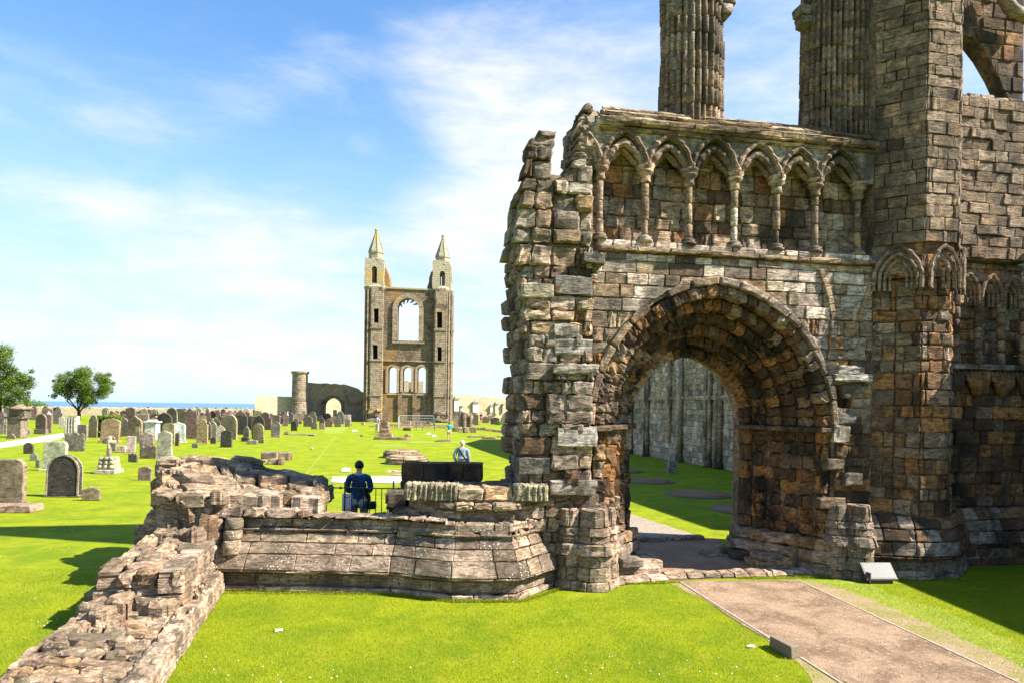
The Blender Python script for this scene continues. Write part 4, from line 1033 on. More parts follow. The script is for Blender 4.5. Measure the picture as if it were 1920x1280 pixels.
# cope: flat rough stones
f4, S4, T4 = path_frame(pl, [(-.20, 1.175), (-.20, 1.24), (-.60, 1.25)])
lw.courses(f4, 0.005, T4[2], lambda z: [(1.75, S4[1]+.9)], (T4[2]-.001,)*2, (.4, .75), .02, 'sill', depth=.10, bev=.035, nu=3, nv=4, bulge=.02, proud=(-.02, .015), wob=.03, jit=.02, breaks=())
f4, S4, T4 = path_frame(pl, [(-.20, 1.18), (-.20, 1.32), (-.62, 1.36)])
lw.courses(f4, 0.005, T4[2], lambda z: [(0, 1.74)], (T4[2]-.001,)*2, (.4, .75), .02, 'sill', depth=.12, bev=.045, nu=3, nv=4, bulge=.03, proud=(-.05, .035), wob=.03, jit=.03, breaks=())
lw.finish()
# cores
def core(foot, z0, z1, mat='mortar', name='wall_core', par=low, col=(.30, .24, .18)):
    o = prism(foot, z0, z1).done(name, mat, par, col); fix_normals(o); return o
def inset(off): 
    g, s_, t_ = path_frame(pl, [(off, 0), (off, 1)]); return [g(x, .1, 0)[:2] for x in s_]
back = [(1.0, 12.6), (-5.1, 12.2)]; back2 = [(.9, 12.3), (-1.9, 12.1), (-3.3, 12.1), (-5.0, 12.2)]
core(inset(-.10)+back, -.1, .3)
core(inset(-.16)+back, .3, .62); core(inset(-.27)+back2, .6, .79); core(inset(-.37)+back2, .78, 1.16); core([(-5.0, 11.62), (-3.5, 11.60), (-3.4, 12.2), (-5.1, 12.2)], 1.1, 1.32)
# little colonnettes at the left end of the wall
for u, w_ in ((.10, .34), (.62, .44)):
    pass
for (x, r, zs) in ((-4.93, .115, (.50, .76, .98, 1.17)), (-4.62, .15, (.60, .84, 1.00, 1.19))):
    z = .62
    for k, (a_, b_) in enumerate(zip(zs, zs[1:])):
        MB().lathe((x, 11.33+.05*k, a_), [(r*.85, 0), (r, .03), (r, (b_-a_)*.5), (r*.98, b_-a_-.035), (r*.85, b_-a_-.006)], 12, .05).done('colonnette_drum', 'lichened_stone', low, pick('lowwall'), True)
# upper broken course with moulded stones on the left
up = Masonry(low, 'rubble_stone', 'rough_stone', 300, 'rubble')
def planef(p0, p1):
    p0, p1 = Vector(p0), Vector(p1); d = (p1-p0).normalized(); nn = Vector((d.y, -d.x))
    return (lambda s_, t_, h: (p0.x+d.x*s_+nn.x*h, p0.y+d.y*s_+nn.y*h, t_)), (p1-p0).length
ff, L_ = planef((-5.9, 11.75), (-3.25, 11.75))
up.courses(ff, 1.33, 1.57, lambda z: [(.35, 2.65)], (.23, .24), (.35, .75), .02, 'rubble', depth=.5, bev=.05, nu=3, nv=2, bulge=.03, proud=(-.06, .06), jit=.02)
for x, w_, z in ((-3.75, .5, 1.34), (-4.35, .42, 1.36), (-5.05, .75, 1.35)):
    up.stone([(x, 11.62), (x+w_, 11.60), (x+w_, 12.05), (x, 12.05)], lambda s_, t_, h, z=z: (s_, t_, z+.2+h), .3, .05, 3, 2, .02, .0, pick('sill'), jit=.02)
# rubble heart, sloping up to the back, in the shadow of the tall front
def rub_top(x, y):
    base = 1.50+max(0, min(1, (y-11.9)/1.0))*.30
    if x < -4.9: base += .18*min(1, (-4.9-x)/.6)*max(0, min(1, (y-12.3)/.5))
    if x > -4.6: base -= .15*min(1, (x+4.6)/.5)*max(0, min(1, (y-12.6)/.5))
    return base
def rough_top(M, x0, x1, y0, y1, zf, n, size, pal='rubble', mat=None, depth=.22, clip=None, hump=.05, flat=False, tilt=.8):
    """jittered lattice of interlocking stones, every one its own block"""
    ny = max(1, round((y1-y0)/size[1])); y = y0
    rows = []
    for j in range(ny+1): rows.append(y0+(y1-y0)*j/ny)
    for j in range(ny):
        ya, yb = rows[j], rows[j+1]
        xa = x0(ya) if callable(x0) else x0; xb = x1(ya) if callable(x1) else x1; L = xb-xa
        cuts = [0]; x = rnd.uniform(.3, 1)*size[0]
        while x < L-size[0]*.4: cuts.append(x/L); x += size[0]*rnd.uniform(.55, 1.6)
        cuts.append(1); jt = size[1]*.22
        for i in range(len(cuts)-1):
            def c_(k, yy, e=0):
                a_ = x0(yy) if callable(x0) else x0; b_ = x1(yy) if callable(x1) else x1; return a_+(b_-a_)*cuts[k]
            g = .015
            q = [(c_(i, ya)+g+rnd.uniform(-jt, jt)*(i > 0), ya+g+rnd.uniform(-jt, jt)*.6*(j > 0)), (c_(i+1, ya)-g+rnd.uniform(-jt, jt)*(i < len(cuts)-2), ya+g+rnd.uniform(-jt, jt)*.6*(j > 0)),
                 (c_(i+1, yb)-g+rnd.uniform(-jt, jt)*(i < len(cuts)-2), yb-g+rnd.uniform(-jt, jt)*.6), (c_(i, yb)+g+rnd.uniform(-jt, jt)*(i > 0), yb-g+rnd.uniform(-jt, jt)*.6)]
            if clip and not clip((q[0][0]+q[1][0])/2, (ya+yb)/2): continue
            tx, ty = (0, 0) if flat else (rnd.uniform(-.12, .12)*tilt, rnd.uniform(-.15, .10)*tilt); mx, my = (q[0][0]+q[1][0])/2, (ya+yb)/2
            f_ = lambda s_, t_, h, tx=tx, ty=ty, mx=mx, my=my: (s_, t_, zf(s_, t_)+(s_-mx)*tx+(t_-my)*ty+h)
            M.stone(q, f_, depth, min(size)*rnd.uniform(.10, .2), 3, 3, .03 if not flat else .012, rnd.uniform(-hump, hump), pick(pal), mat=mat, jit=min(size)*.05, cut=.6)
xl = lambda y: -6.95+.0*y
rough_top(up, lambda y: max(-6.72, -5.98-(y-11.95)*.85), lambda y: -3.28-(y-12.0)*.27, 11.95, 14.1, rub_top, 0, (.42, .30), hump=.07)
# faces of the rubble heart: left end, right end (door jamb) and front
ff, L_ = planef((-6.68, 14.2), (-6.62, 12.7)); up.courses(ff, .1, 1.95, lambda z: [(0, 1.5)], (.25, .4), (.3, .6), .03, 'rubble', depth=.3, bev=.06, nu=2, nv=2, bulge=.04, proud=(-.05, .08), jit=.03)
ff, L_ = planef((-6.62, 12.75), (-6.0, 12.5)); up.courses(ff, .1, 1.90, lambda z: [(0, .62)], (.25, .4), (.3, .5), .03, 'rubble', depth=.3, bev=.06, nu=2, nv=2, bulge=.04, proud=(-.05, .08), jit=.03)
ff, L_ = planef((-3.32, 12.15), (-3.82, 14.1)); up.courses(ff, .2, 1.62, lambda z: [(0, 1.95)], (.28, .36), (.35, .6), .02, 'rubble', depth=.3, bev=.05, nu=2, nv=2, bulge=.03, proud=(-.03, .08), jit=.02)
ff, L_ = planef((-4.35, 12.62), (-3.3, 12.62)); up.courses(ff, 1.3, 1.62, lambda z: [(0, 1.05)], (.26, .3), (.35, .5), .02, 'rubble', depth=.3, bev=.04, nu=2, nv=2, bulge=.02, proud=(.12, .2), jit=.02)
core([(-6.55, 12.8), (-3.42, 12.0), (-3.95, 14.1), (-6.6, 14.15)], -.1, [1.72, 1.42, 1.55, 1.78])
# tier under the corner (nearer, left end)
def xlC(y): return -5.98+(y-11.3)*-.30
core([(-5.9, 11.35), (-5.0, 11.35), (-5.0, 13.0), (-6.4, 13.0)], -.1, 1.5)
ff, L_ = planef((-6.50, 13.1), (-6.0, 11.35)); up.courses(ff, .1, 1.62, lambda z: [(0, L_)], (.26, .40), (.3, .6), .03, 'rubble', depth=.3, bev=.06, nu=2, nv=2, bulge=.04, proud=(-.05, .12), jit=.03)
ff, L_ = planef((-6.05, 11.30), (-5.05, 11.22)); up.courses(ff, .55, 1.62, lambda z: [(.0+max(0, .5-z*.2), L_)], (.22, .36), (.22, .45), .03, 'rubble', depth=.35, bev=.06, nu=2, nv=2, bulge=.05, proud=(-.16, .10), jit=.03)
rough_top(up, lambda y: xlC(y), -4.75, 11.25, 12.1, lambda x, y: 1.60, 0, (.42, .30))
# right part: stacked courses over the rounded corner
ri = Masonry(low, 'lichened_stone', 'course_stone', 160, 'course_stonework')
pr2 = [(-1.85, 11.62), (-.92, 11.22), (.05, 11.28), (.80, 12.05)]
for k, (z0, z1, off, mt, pal) in enumerate(((1.03, 1.20, -.02, 'lichened_stone', 'lowwall'), (1.21, 1.36, -.10, 'rubble_stone', 'rubble'), (1.37, 1.51, -.07, 'rubble_stone', 'rubble'), (1.52, 1.76, -.16, 'rubble_stone', 'rubble'))):
    g, s_, t_ = path_frame(pr2, [(off, z0), (off, z1)])
    ri.courses(g, 0.004, t_[1]-.004, lambda z: [(rnd.uniform(0, .12)+.05*k, s_[-1]-.05)], (z1-z0,)*2, (.3, .62), .016, pal, breaks=s_[1:-1] if k < 1 else (), depth=.4, bev=.04, nu=3, nv=2, bulge=.025, proud=(-.10, .06) if k else (-.01, .02), jit=.018, mat=mt, skip=.0 if k < 2 else .04)
# fluted stones (remains of clustered shafts)
for (x0, x1, y, n) in ((-1.78, -.88, 11.42, 10), (.05, .62, 11.48, 6)):
    def ff2(s_, t_, h, x0=x0, x1=x1, y=y, n=n): return (s_, y-h-.04*abs(math.sin(PI*n*max(0, (s_-x0)/(x1-x0))**1.15)), t_)
    ri.stone([(x0, 1.52), (x1, 1.52), (x1, 1.80), (x0, 1.80)], ff2, .35, .03, n*3, 2, .015, .02, (.34, .29, .20), mat='rubble_stone', jit=.012)
    ri.stone([(x0, y-.0), (x1, y-.0), (x1, y+.42), (x0, y+.42)], lambda s_, t_, h: (s_, t_, 1.75+h), .1, .03, 3, 3, .03, .02, pick('rubble'), mat='rubble_stone')
ri.finish()
core([(-1.75, 11.75), (-.9, 11.42), (.05, 11.46), (.9, 12.2), (1.0, 13.7), (-2.0, 13.6)], .9, 1.60)
rough_top(up, -1.7, .75, 11.7, 12.5, lambda x, y: 1.62+max(0, y-12.1)*.15, 0, (.42, .26))
# shallow mound of mortared rubble behind, coursed blocks of the nave wall with their shade put into the colour
mo = Masonry(low, 'mortar', 'rubble_patch', 40)
rough_top(up, -1.4, 1.0, 12.45, 13.2, lambda x, y: 1.72+.06*math.sin(x*2), 0, (.5, .34), hump=.03)
dk = Masonry(low, 'dark_crusted_stone', 'dark_block', 40)  # dark colour carries the shade these blocks stand in
ff, L_ = planef((-2.14, 13.3), (-.55, 13.3))
dk.courses(ff, 1.64, 1.99, lambda z: [(0, 1.58)], (.34, .35), (.3, .62), .012, 'dark', depth=.5, bev=.02, nu=2, nv=2, bulge=.01, proud=(-.01, .02))
dk.courses(ff, 1.34, 1.63, lambda z: [(-.02, 1.0)], (.28, .29), (.3, .62), .012, 'dark', depth=.5, bev=.02, nu=2, nv=2, bulge=.01, proud=(-.01, .02))
ff3, L3 = planef((-2.14, 13.32), (-2.14, 12.0))
f5, L5 = planef((-2.16, 13.9), (-2.16, 12.3))
dk.courses(f5, .2, 1.34, lambda z: [(0, 1.6)], (.26, .3), (.35, .6), .015, 'dark', depth=.4, bev=.03, nu=2, nv=1, bulge=.02, proud=(-.02, .04))
ffl, Ll = planef((-.52, 13.3), (.9, 13.35)); dk.courses(ffl, 1.34, 1.62, lambda z: [(0, 1.3)], (.26, .28), (.35, .6), .012, 'dark', depth=.5, bev=.03, nu=2, nv=1, bulge=.02, proud=(-.02, .03))
dk.finish()
o = MB().box((-1.35, 13.58, 1.955), (1.56, .52, .05), 0, 1, .004).done('capping', 'rubble_stone', low, (.26, .23, .18))
core([(-2.1, 13.35), (-.6, 13.35), (-.6, 13.8), (-2.1, 13.8)], .8, 1.95)
# blocks at the doorway's right jamb
for (x, y, z, w_, d_, h_) in ((-2.18, 12.2, 1.43, .34, .5, .30), (-2.02, 11.85, 1.2, .5, .5, .26)):
    up.stone([(x, z-h_/2), (x+w_, z-h_/2), (x+w_, z+h_/2), (x, z+h_/2)], lambda s_, t_, h, y=y: (s_, y-d_/2-h, t_), .5, .06, 2, 2, .03, 0, pick('rubble'), mat='mossy_stone')
    up.stone([(x, y-d_/2), (x+w_, y-d_/2), (x+w_, y+d_/2), (x, y+d_/2)], lambda s_, t_, h, z=z, h_=h_: (s_, t_, z+h_/2+h), .2, .06, 2, 2, .03, 0, pick('rubble'), mat='mossy_stone')
# join with the tall front
g, s_, t_ = path_frame([(.70, 11.95), (1.02, 12.02)], [(0, .9), (0, 1.9)])
f6, L6 = planef((.35, 11.95), (1.35, 11.98)); up.courses(f6, .95, 1.95, lambda z: [(0, .95)], (.22, .32), (.24, .42), .02, 'rubble', depth=.4, bev=.05, nu=2, nv=2, bulge=.04, proud=(-.05, .08), jit=.02)
f7, L7 = planef((.55, 11.78), (1.1, 11.86)); up.courses(f7, .02, .95, lambda z: [(0, .5)], (.22, .30), (.22, .3), .015, 'lowwall', depth=.4, bev=.04, nu=2, nv=2, bulge=.02, proud=(-.02, .04), mat='lichened_stone')
core([(.6, 11.9), (1.5, 11.98), (1.5, 13.5), (.4, 13.5)], -.1, [1.5, 1.8, 1.8, 1.6])
up.finish()
# ------------------------------------------------------------------ wall stump running towards the viewer
stump = thing('wall_footing', (-4.9, 9.5, 0), 'broken stump of wall, stepping down to a broad flat strip of rubble on the lawn', 'wall')
sm = Masonry(stump, 'rubble_stone', 'rubble_stone', 300, 'small_rubble')
def rA(y): return -4.70+(11.15-y)*.25
def lA(y): return -5.62+(8.7-y)*.25 if y < 8.7 else -5.62-(y-8.7)*.20
rough_top(sm, lambda y: lA(y)+.05, lambda y: rA(y)-.26, 4.6, 9.2, lambda x, y: .31+.03*math.sin(x*3+y*1.3), 0, (.38, .26), depth=.18, hump=.018, tilt=.35)
rough_top(sm, lambda y: rA(y)-.26, rA, 4.6, 11.25, lambda x, y: .34, 0, (.30, .34), 'sill', depth=.22, hump=.008, flat=True)
rough_top(sm, lambda y: rA(y)-.62+(y-9)*.02, lambda y: rA(y)-.27, 9.1, 11.2, lambda x, y: .34, 0, (.3, .34), depth=.2, hump=.02)
pA = [(rA(4.6)+.02, 4.6), (rA(11.25)+.02, 11.25)]
f, S, T = path_frame(pA, [(0, 0), (0, .33)])
sm.courses(f, .0, .32, lambda z: [(0, S[-1])], (.15, .17), (.28, .5), .01, 'sill', depth=.1, bev=.02, nu=2, bulge=.01, proud=(-.01, .012), mat='lichened_stone')
f, S, T = path_frame([(rA(11.25)+.02, 11.25), (-5.1, 11.27)], [(0, 0), (0, .33)])
f, S, T = path_frame([(lA(11.6), 11.6), (lA(8.7), 8.7), (lA(4.6), 4.6)], [(0, 0), (0, .33)])
sm.courses(f, .0, .32, lambda z: [(0, S[-1])], (.15, .17), (.28, .5), .01, 'rubble', depth=.1, bev=.04, nu=2, bulge=.02, proud=(-.02, .05))
o = prism([(lA(4.6)+.06, 4.6), (rA(4.6)-.04, 4.6), (rA(11.2)-.04, 11.2), (-5.3, 11.6), (lA(11.4)+.1, 11.4), (lA(8.7)+.06, 8.7)], -.1, .25).done('footing_core', 'mortar', stump, (.36, .29, .22)); fix_normals(o)
# middle tier
def lB(y): return -5.45-(y-8.9)*.26
def zB(x, y): return .78+.10*min(1, max(0, (y-9.2)/2))+.05*math.sin(x*4+y)
o = prism([(lB(9.2)+.08, 9.15), (-4.50, 9.30), (-4.88, 11.2), (lB(11.5)+.1, 11.5)], 0, [.66, .70, .82, .84]).done('footing_core', 'mortar', stump, (.36, .29, .22)); fix_normals(o)
rough_top(sm, lB, lambda y: -4.42-(y-9.2)*.22, 9.35, 11.45, zB, 0, (.46, .34), hump=.03)
f, L_ = planef((lB(9.1), 9.12), (-4.42, 9.22))
sm.courses(f, .34, .84, lambda z: [(.0, .70), (1.0-.3, L_)] if z < .55 else [(.25, .75), (.95, L_)], (.24, .27), (.3, .42), .03, 'rubble', depth=.35, bev=.06, nu=2, nv=2, bulge=.04, proud=(-.05, .08), jit=.025)
f, L_ = planef((-4.42, 9.2), (-4.86, 11.2))
sm.courses(f, .34, .86, lambda z: [(0, L_)], (.16, .26), (.3, .6), .015, 'sill', depth=.3, bev=.03, nu=2, nv=2, bulge=.02, proud=(-.01, .02))
f, L_ = planef((lB(11.6), 11.6), (lB(9.1), 9.1))
sm.courses(f, .05, .84, lambda z: [(0, L_)], (.22, .3), (.3, .6), .03, 'rubble', depth=.3, bev=.06, nu=2, nv=2, bulge=.04, proud=(-.04, .10), jit=.03)
for (x, y, w_) in ((-5.62, 8.82, .36), (-5.30, 8.86, .33), (-5.0, 8.98, .42), (-5.75, 9.2, .4), (-5.35, 8.62, .25), (-4.75, 8.9, .3)):
    sm.stone([(x, y), (x+w_, y), (x+w_, y+.34), (x, y+.34)], lambda s_, t_, h: (s_, t_, .47+h), .3, .08, 2, 2, .05, rnd.uniform(-.02, .06), pick('rubble'), jit=.03, cut=.9)
for (x, y, z, w_) in ((-5.5, 11.05, 1.0, .3), (-5.25, 10.9, 1.05, .26), (-5.9, 11.2, 1.02, .4), (-6.3, 11.4, 1.0, .4), (-5.15, 11.15, 1.25, .3), (-5.75, 11.3, 1.2, .3)):
    sm.stone([(x, y), (x+w_, y), (x+w_, y+.3), (x, y+.3)], lambda s_, t_, h, z=z: (s_, t_+.3*(t_-y)*0, z+h), .4, .08, 2, 2, .05, 0, pick('rubble'), jit=.04, cut=.9)
sm.finish()

# ================================================================== THE TWIN-SPIRED GABLE, far down the nave
DG = 128.0
xg, yg, _ = at(765, 790, DG); GR = math.radians(6)
def gu(px, py, h=0.0):
    """px, py to (u, z) on the gable's own plane"""
    X, Z = ray(px, py); k = DG; return X*k-xg, CZ+Z*k
gc, gs = math.cos(GR*.0), 0.0
def FG(u, z, h): return (xg+u*math.cos(GANG)*1.0, yg-h+GK*u, z)
gable = thing('twin_spired_gable', (xg, yg, 0), 'far tall ruined gable with two pointed spires and one large round-headed window opening', 'ruin')
def GU(L): return [gu(*p) for p in L]
def arched(x0, x1, yt, yb, k=12):
    """round-headed opening from its pixel measures"""
    (u0, _), (u1, zb), (_, zt) = gu(x0, yb), gu(x1, yb), gu((x0+x1)/2, yt); r = (u1-u0)/2
    return [(u0, zb), (u1, zb)]+[((u0+u1)/2+r*math.cos(PI*i/k), zt-r+r*math.sin(PI*i/k)) for i in range(k+1)]
def rectp(x0, x1, y0, y1): return GU([(x0, y1), (x1, y1), (x1, y0), (x0, y0)])
def ragged(L, amp=.15, step=.6):
    out = []
    for (a0, b0), (a1, b1) in zip(L, L[1:]+L[:1]):
        n = max(1, int(math.hypot(a1-a0, b1-b0)/step))
        for i in range(n): out.append((a0+(a1-a0)*i/n+(rnd.uniform(-amp, amp) if i else 0), b0+(b1-b0)*i/n+(rnd.uniform(-amp, amp) if i else 0)))
    return out
big = arched(745, 785, 560, 639); lan = [arched(728, 744, 687, 736), arched(755, 771, 688, 734), arched(782, 798, 687, 736)]
wall = GU([(712, 806), (820, 806), (820, 541), (712, 540)])
o = MB().plate([wall, big]+lan, FG, 0, -1.6).done('gable_wall', 'gable_masonry', gable); fix_normals(o)
# orders round the openings, standing proud
def ringp(hole, wd, h0, h1, name, mat, open_bottom=True, par=gable, P=FG):
    cx_ = sum(p[0] for p in hole)/len(hole); n = len(hole)
    arc = hole[1:]+[hole[0]]
    out = []
    for i, (u, z) in enumerate(arc):
        p0 = arc[max(i-1, 0)]; p1 = arc[min(i+1, len(arc)-1)]; d = Vector((p1[0]-p0[0], p1[1]-p0[1])); d.normalize(); out.append((u+d.y*wd, z-d.x*wd))
    o = MB().plate([arc+out[::-1]], P, h0, h1).done(name, mat, par); fix_normals(o); return o
ringp(big, .85, .38, -.1, 'window_moulding', 'gable_pale_masonry'); ringp([p for p in big], .45, .16, -.1, 'window_moulding', 'gable_masonry')
for L in lan: ringp(L, .42, .30, -.05, 'window_moulding', 'brown_wall_masonry')
for i in range(5):                                        # broken cusps in the big window head
    a_ = PI*(.2+.15*i); u0, z0 = gu(765, 580); r = 2.0; p = (u0+r*math.cos(a_), z0+r*math.sin(a_)); q = (u0+(r-.7)*math.cos(a_+.25), z0+(r-.7)*math.sin(a_+.25))
    MB().tube([FG(p[0], p[1], -.8), FG(q[0], q[1], -.8)], [.22, .10], 5).done('broken_cusp', 'gable_masonry', gable, wloc=FG(p[0], p[1], -.8))
# sill, strings, lower pilasters
def bar(x0, x1, y, t_, h, name='string_course', mat='gable_pale_masonry', d=.5):
    (u0, z0), (u1, _) = gu(x0, y), gu(x1, y); GM().box(FG((u0+u1)/2, z0, h-d/2), (u1-u0, d, t_)).done(name, mat, gable)
bar(736, 796, 642, .35, .5); bar(718, 814, 676, .22, .35); bar(714, 816, 541, .3, .2, 'coping', 'spire_masonry', 1.9); bar(724, 802, 738, .3, .22, 'sill')
for x in (721, 749.5, 776.5, 805): 
    (u0, z0), (_, z1) = gu(x, 806), gu(x, 738); GM().box(FG(u0, (z0+z1)/2, .12), (.8, .5, z1-z0)).done('pilaster', 'gable_masonry', gable)
# flanking towers
for side in (0, 1):
    xs = (685.5, 719) if side == 0 else (812, 846.5)
    u0, u1 = gu(xs[0], 700)[0], gu(xs[1], 700)[0]; um_ = (u0+u1)/2; hw_ = (u1-u0)/2
    # front face with its slit windows
    wins = [(704, 713, 582, 608), (702, 711, 648, 674)] if side == 0 else [(820, 830, 585, 615), (821, 829, 650, 677)]
    fr0 = gu((698 if side == 0 else 816), 700)[0]; fr1 = gu((717 if side == 0 else 835), 700)[0]
    zt = gu(700, 541)[1]; ztop_ = gu(700, 545)[1]
    def Pf(u, z, h): return FG(u, z, h+1.05)
    fl_ = [(fr0, -.3), (fr1, -.3), (fr1, zt), (fr0, zt)]
    o = MB().plate([fl_]+[rectp(*w_) for w_ in wins], Pf, 0, -.9).done('tower_face', 'gable_pale_masonry', gable); fix_normals(o)
    o = prism([FG(a_, 0, h)[:2] for a_, h in ((fr0+.02, .14), (fr1-.02, .14), (u1, -.5), (u1, -3.2), (u0, -3.2), (u0, -.5))], -.3, ztop_).done('tower_shaft', 'gable_masonry', gable); fix_normals(o)
    for w_ in wins:
        (a_, b_), (c_, d_) = gu(w_[0], w_[3]), gu(w_[1], w_[2]); GM().box(FG((a_+c_)/2, (b_+d_)/2, .22), (c_-a_+.3, .12, d_-b_+.3)).done('window_void', 'dark_void', gable)  # near-black panel behind each slit paints the darkness inside
    # angle shafts and strings
    for x in ((686, 691, 696.5, 718) if side == 0 else (814.5, 836.5, 841, 845.5)):
        uu = gu(x, 700)[0]; h = .1 if x in (686, 845.5) else .7
        MB().tube([FG(uu, 0, h), FG(uu, zt-.6, h)], .20, 6).done('angle_shaft', 'gable_pale_masonry', gable)
    for y in (617, 676, 740):
        z = gu(700, y)[1]; GM().box(FG((fr0+fr1)/2, z, .95), (fr1-fr0+.35, .5, .28)).done('string_course', 'gable_pale_masonry', gable)
        GM().box(FG(um_, z, -1.2), (u1-u0+.3, 2.2, .22)).done('string_course', 'gable_masonry', gable)
    # rubble-rough foot
    for k in range(10):
        o = GM().box(FG(rnd.uniform(fr0, fr1), rnd.uniform(.2, 2.4), 1.3), (rnd.uniform(.5, 1.2), .9, rnd.uniform(.3, .6)), 0, 1, .1).done('broken_facing_stone', 'gable_pale_masonry', gable)
    # corbelled head, bell stage with window, drum and spire
    z0 = ztop_
    cxp = 704.5 if side == 0 else 829.0; cu = gu(cxp, 500)[0]
    zb = [gu(cxp, y)[1] for y in (546, 538, 530)]
    o = MB().lathe(FG(cu, 0, -1.2), [(1.9, zb[0]-.2), (2.25, zb[0]+.3), (2.25, zb[0]+.55), (1.75, zb[1]+.3)], 8, 0, PI/8).done('corbel_table', 'spire_masonry', gable)
    zc0, zc1 = gu(cxp, 541)[1], gu(cxp, 488)[1]
    wx = (700, 708, 508, 534) if side == 0 else (825.5, 833.5, 512, 537)
    bw_ = 1.72
    Pb = lambda u, z, h: FG(u, z, h+.55)
    hole = arched(wx[0]-1, wx[1]+1, wx[2]-5, wx[3]); slit = rectp(*wx)
    loop = [(cu-bw_, zc0), (cu+bw_, zc0), (cu+bw_*1.02, zc1-1.0), (cu+bw_*.72, zc1), (cu-bw_, zc1), (cu-bw_*1.03, zc1-.9)]
    o = MB().plate([ragged(loop, .1), hole], Pb, 0, -.6).done('bell_stage_face', 'spire_masonry', gable); fix_normals(o)
    o = MB().plate([loop, slit], Pb, -.6, -1.0).done('bell_stage_face', 'gable_masonry', gable); fix_normals(o)
    slit2 = rectp(wx[0]+3.0, wx[1]+1.5, wx[2], wx[3]) if side == 0 else rectp(wx[0]-1.5, wx[0]+2.2, wx[2], wx[3])
    o = MB().plate([loop, slit2], Pb, -1.0, -3.3).done('bell_stage_face', 'brown_wall_masonry', gable); fix_normals(o)
    # broken flank of the bell stage towards the middle
    sg = 1 if side == 0 else -1
    fl2 = [(cu+sg*bw_*.8, zc0), (cu+sg*(bw_+1.35), zc0-.2), (cu+sg*(bw_+.9), zc0+1.0), (cu+sg*(bw_+.75), zc0+2.3), (cu+sg*(bw_+.25), zc0+3.4), (cu+sg*bw_*.8, zc0+4.2)]
    o = MB().plate([ragged(fl2, .14, .4)], FG, -.4, -2.6).done('broken_flank', 'gable_masonry', gable); fix_normals(o)
    zd0, zd1, zs1, zap = (gu(cxp, y)[1] for y in ((488, 477, 474, 431) if side == 0 else (492, 481, 478, 436)))
    cc = FG(cu, 0, -.95)
    MB().lathe(cc, [(1.62, zd0-.2), (1.55, zd0), (1.38, zd0+.1), (1.38, zd1), (1.5, zd1+.05), (1.5, zs1)], 8, 0, PI/8).done('spire_drum', 'spire_masonry', gable)
    spo = MB().lathe(cc, [(1.42, zs1+.002), (.27, zap-.9), (.34, zap-.75), (.26, zap-.4), (.36, zap-.25), (.30, zap)], 8, 0, PI/8).done('spire', 'spire_masonry', gable)
    for k in range(8):
        a_ = PI/8+k*PI/4; MB().tube([(cc[0]+1.45*math.cos(a_), cc[1]+1.45*math.sin(a_), zs1), (cc[0]+.28*math.cos(a_), cc[1]+.28*math.sin(a_), zap-.9)], .07, 5).done('spire_rib', 'spire_masonry', spo)
# ruined vestry piece seen through the lancets
v_ = thing('ruin_fragment', at(772, 775, 140.0)[:2]+(0,), 'stump of masonry showing through the lower windows of the far gable', 'ruin')
for (x0, x1, y0) in ((755, 764, 713), (764, 771, 715), (783, 793, 714)):
    a_, b_ = at(x0, y0, 140), at(x1, y0, 140); GM().box(((a_[0]+b_[0])/2, 140.5+(1 if x0 == 764 else 0), a_[2]/2), (b_[0]-a_[0], 1, a_[2])).done('masonry_stump', 'precinct_masonry' if x0 != 764 else 'brown_wall_masonry', v_)
# ------------------------------------------------------------------ walls beside the gable
def px_wall(name, L, D, mat, label, holes=(), thick=1.0, base=None, cat='wall', amp=.12, caps=True, k=0.0):
    pts = [at(x, y, D) for x, y in L]; u0 = pts[0][0]
    t_ = thing(name, (u0, D, 0), label, cat)
    P = lambda u, z, h: (u, D-h+k*(u-u0), z)
    loop = [(pts[0][0], -.3), (pts[-1][0], -.3)]+[(p[0], p[2]) for p in pts[::-1]]
    hs = []
    for hx0, hx1, hyt, hyb in holes:
        (a_, _, _), (b_, _, zb_) = at(hx0, hyb, D), at(hx1, hyb, D); zt_ = at(hx0, hyt, D)[2]; r = (b_-a_)/2
        hs.append([(a_, .02), (b_, .02)]+[((a_+b_)/2+r*math.cos(PI*i/10), zt_-r*1.1+r*1.1*math.sin(PI*i/10)) for i in range(11)])
    o = MB().plate([ragged(loop, amp, .8)]+hs, P, 0, -thick).done('wall_body', mat, t_); fix_normals(o)
    return t_, P, hs
t_, P, hs = px_wall('ruined_wall', [(572, 716), (600, 718), (640, 719), (650, 722), (664, 727), (672, 735), (684, 727)], 131.0, 'brown_wall_masonry', 'dark brown ruined wall with one arched doorway, left of the far gable', [(605, 636, 745, 780)], 1.4, k=.25)
ringp(hs[0], .5, .25, -.1, 'door_arch', 'gable_masonry', par=t_, P=P)
p = at(563, 775, 129); MB().lathe((p[0], 128.6, 0), [(1.75, -.2), (1.55, 3.4), (1.45, 3.5), (1.42, at(563, 702, 131)[2]), (1.65, at(563, 700, 131)[2]), (1.65, at(563, 697, 131)[2])], 24).done('round_turret', 'gable_pale_masonry', t_, smooth=False)
px_wall('precinct_wall', [(478, 745), (484, 741), (556, 743)], 126.0, 'precinct_masonry', 'pale stone wall end left of the small round turret', (), 2.5, k=.55)
px_wall('precinct_wall', [(576, 742), (662, 742)], 146.0, 'precinct_masonry', 'sunlit wall seen through the arched doorway left of the gable', (), 1.0, k=.6)
t_, P, hs = px_wall('monument_wall', [(845, 739), (868, 740), (875, 738.5), (884, 739), (890, 742), (920, 743.5), (960, 746)], 150.0, 'precinct_masonry', 'long sunlit precinct wall right of the gable with monuments set against it', (), 1.2, k=.4)
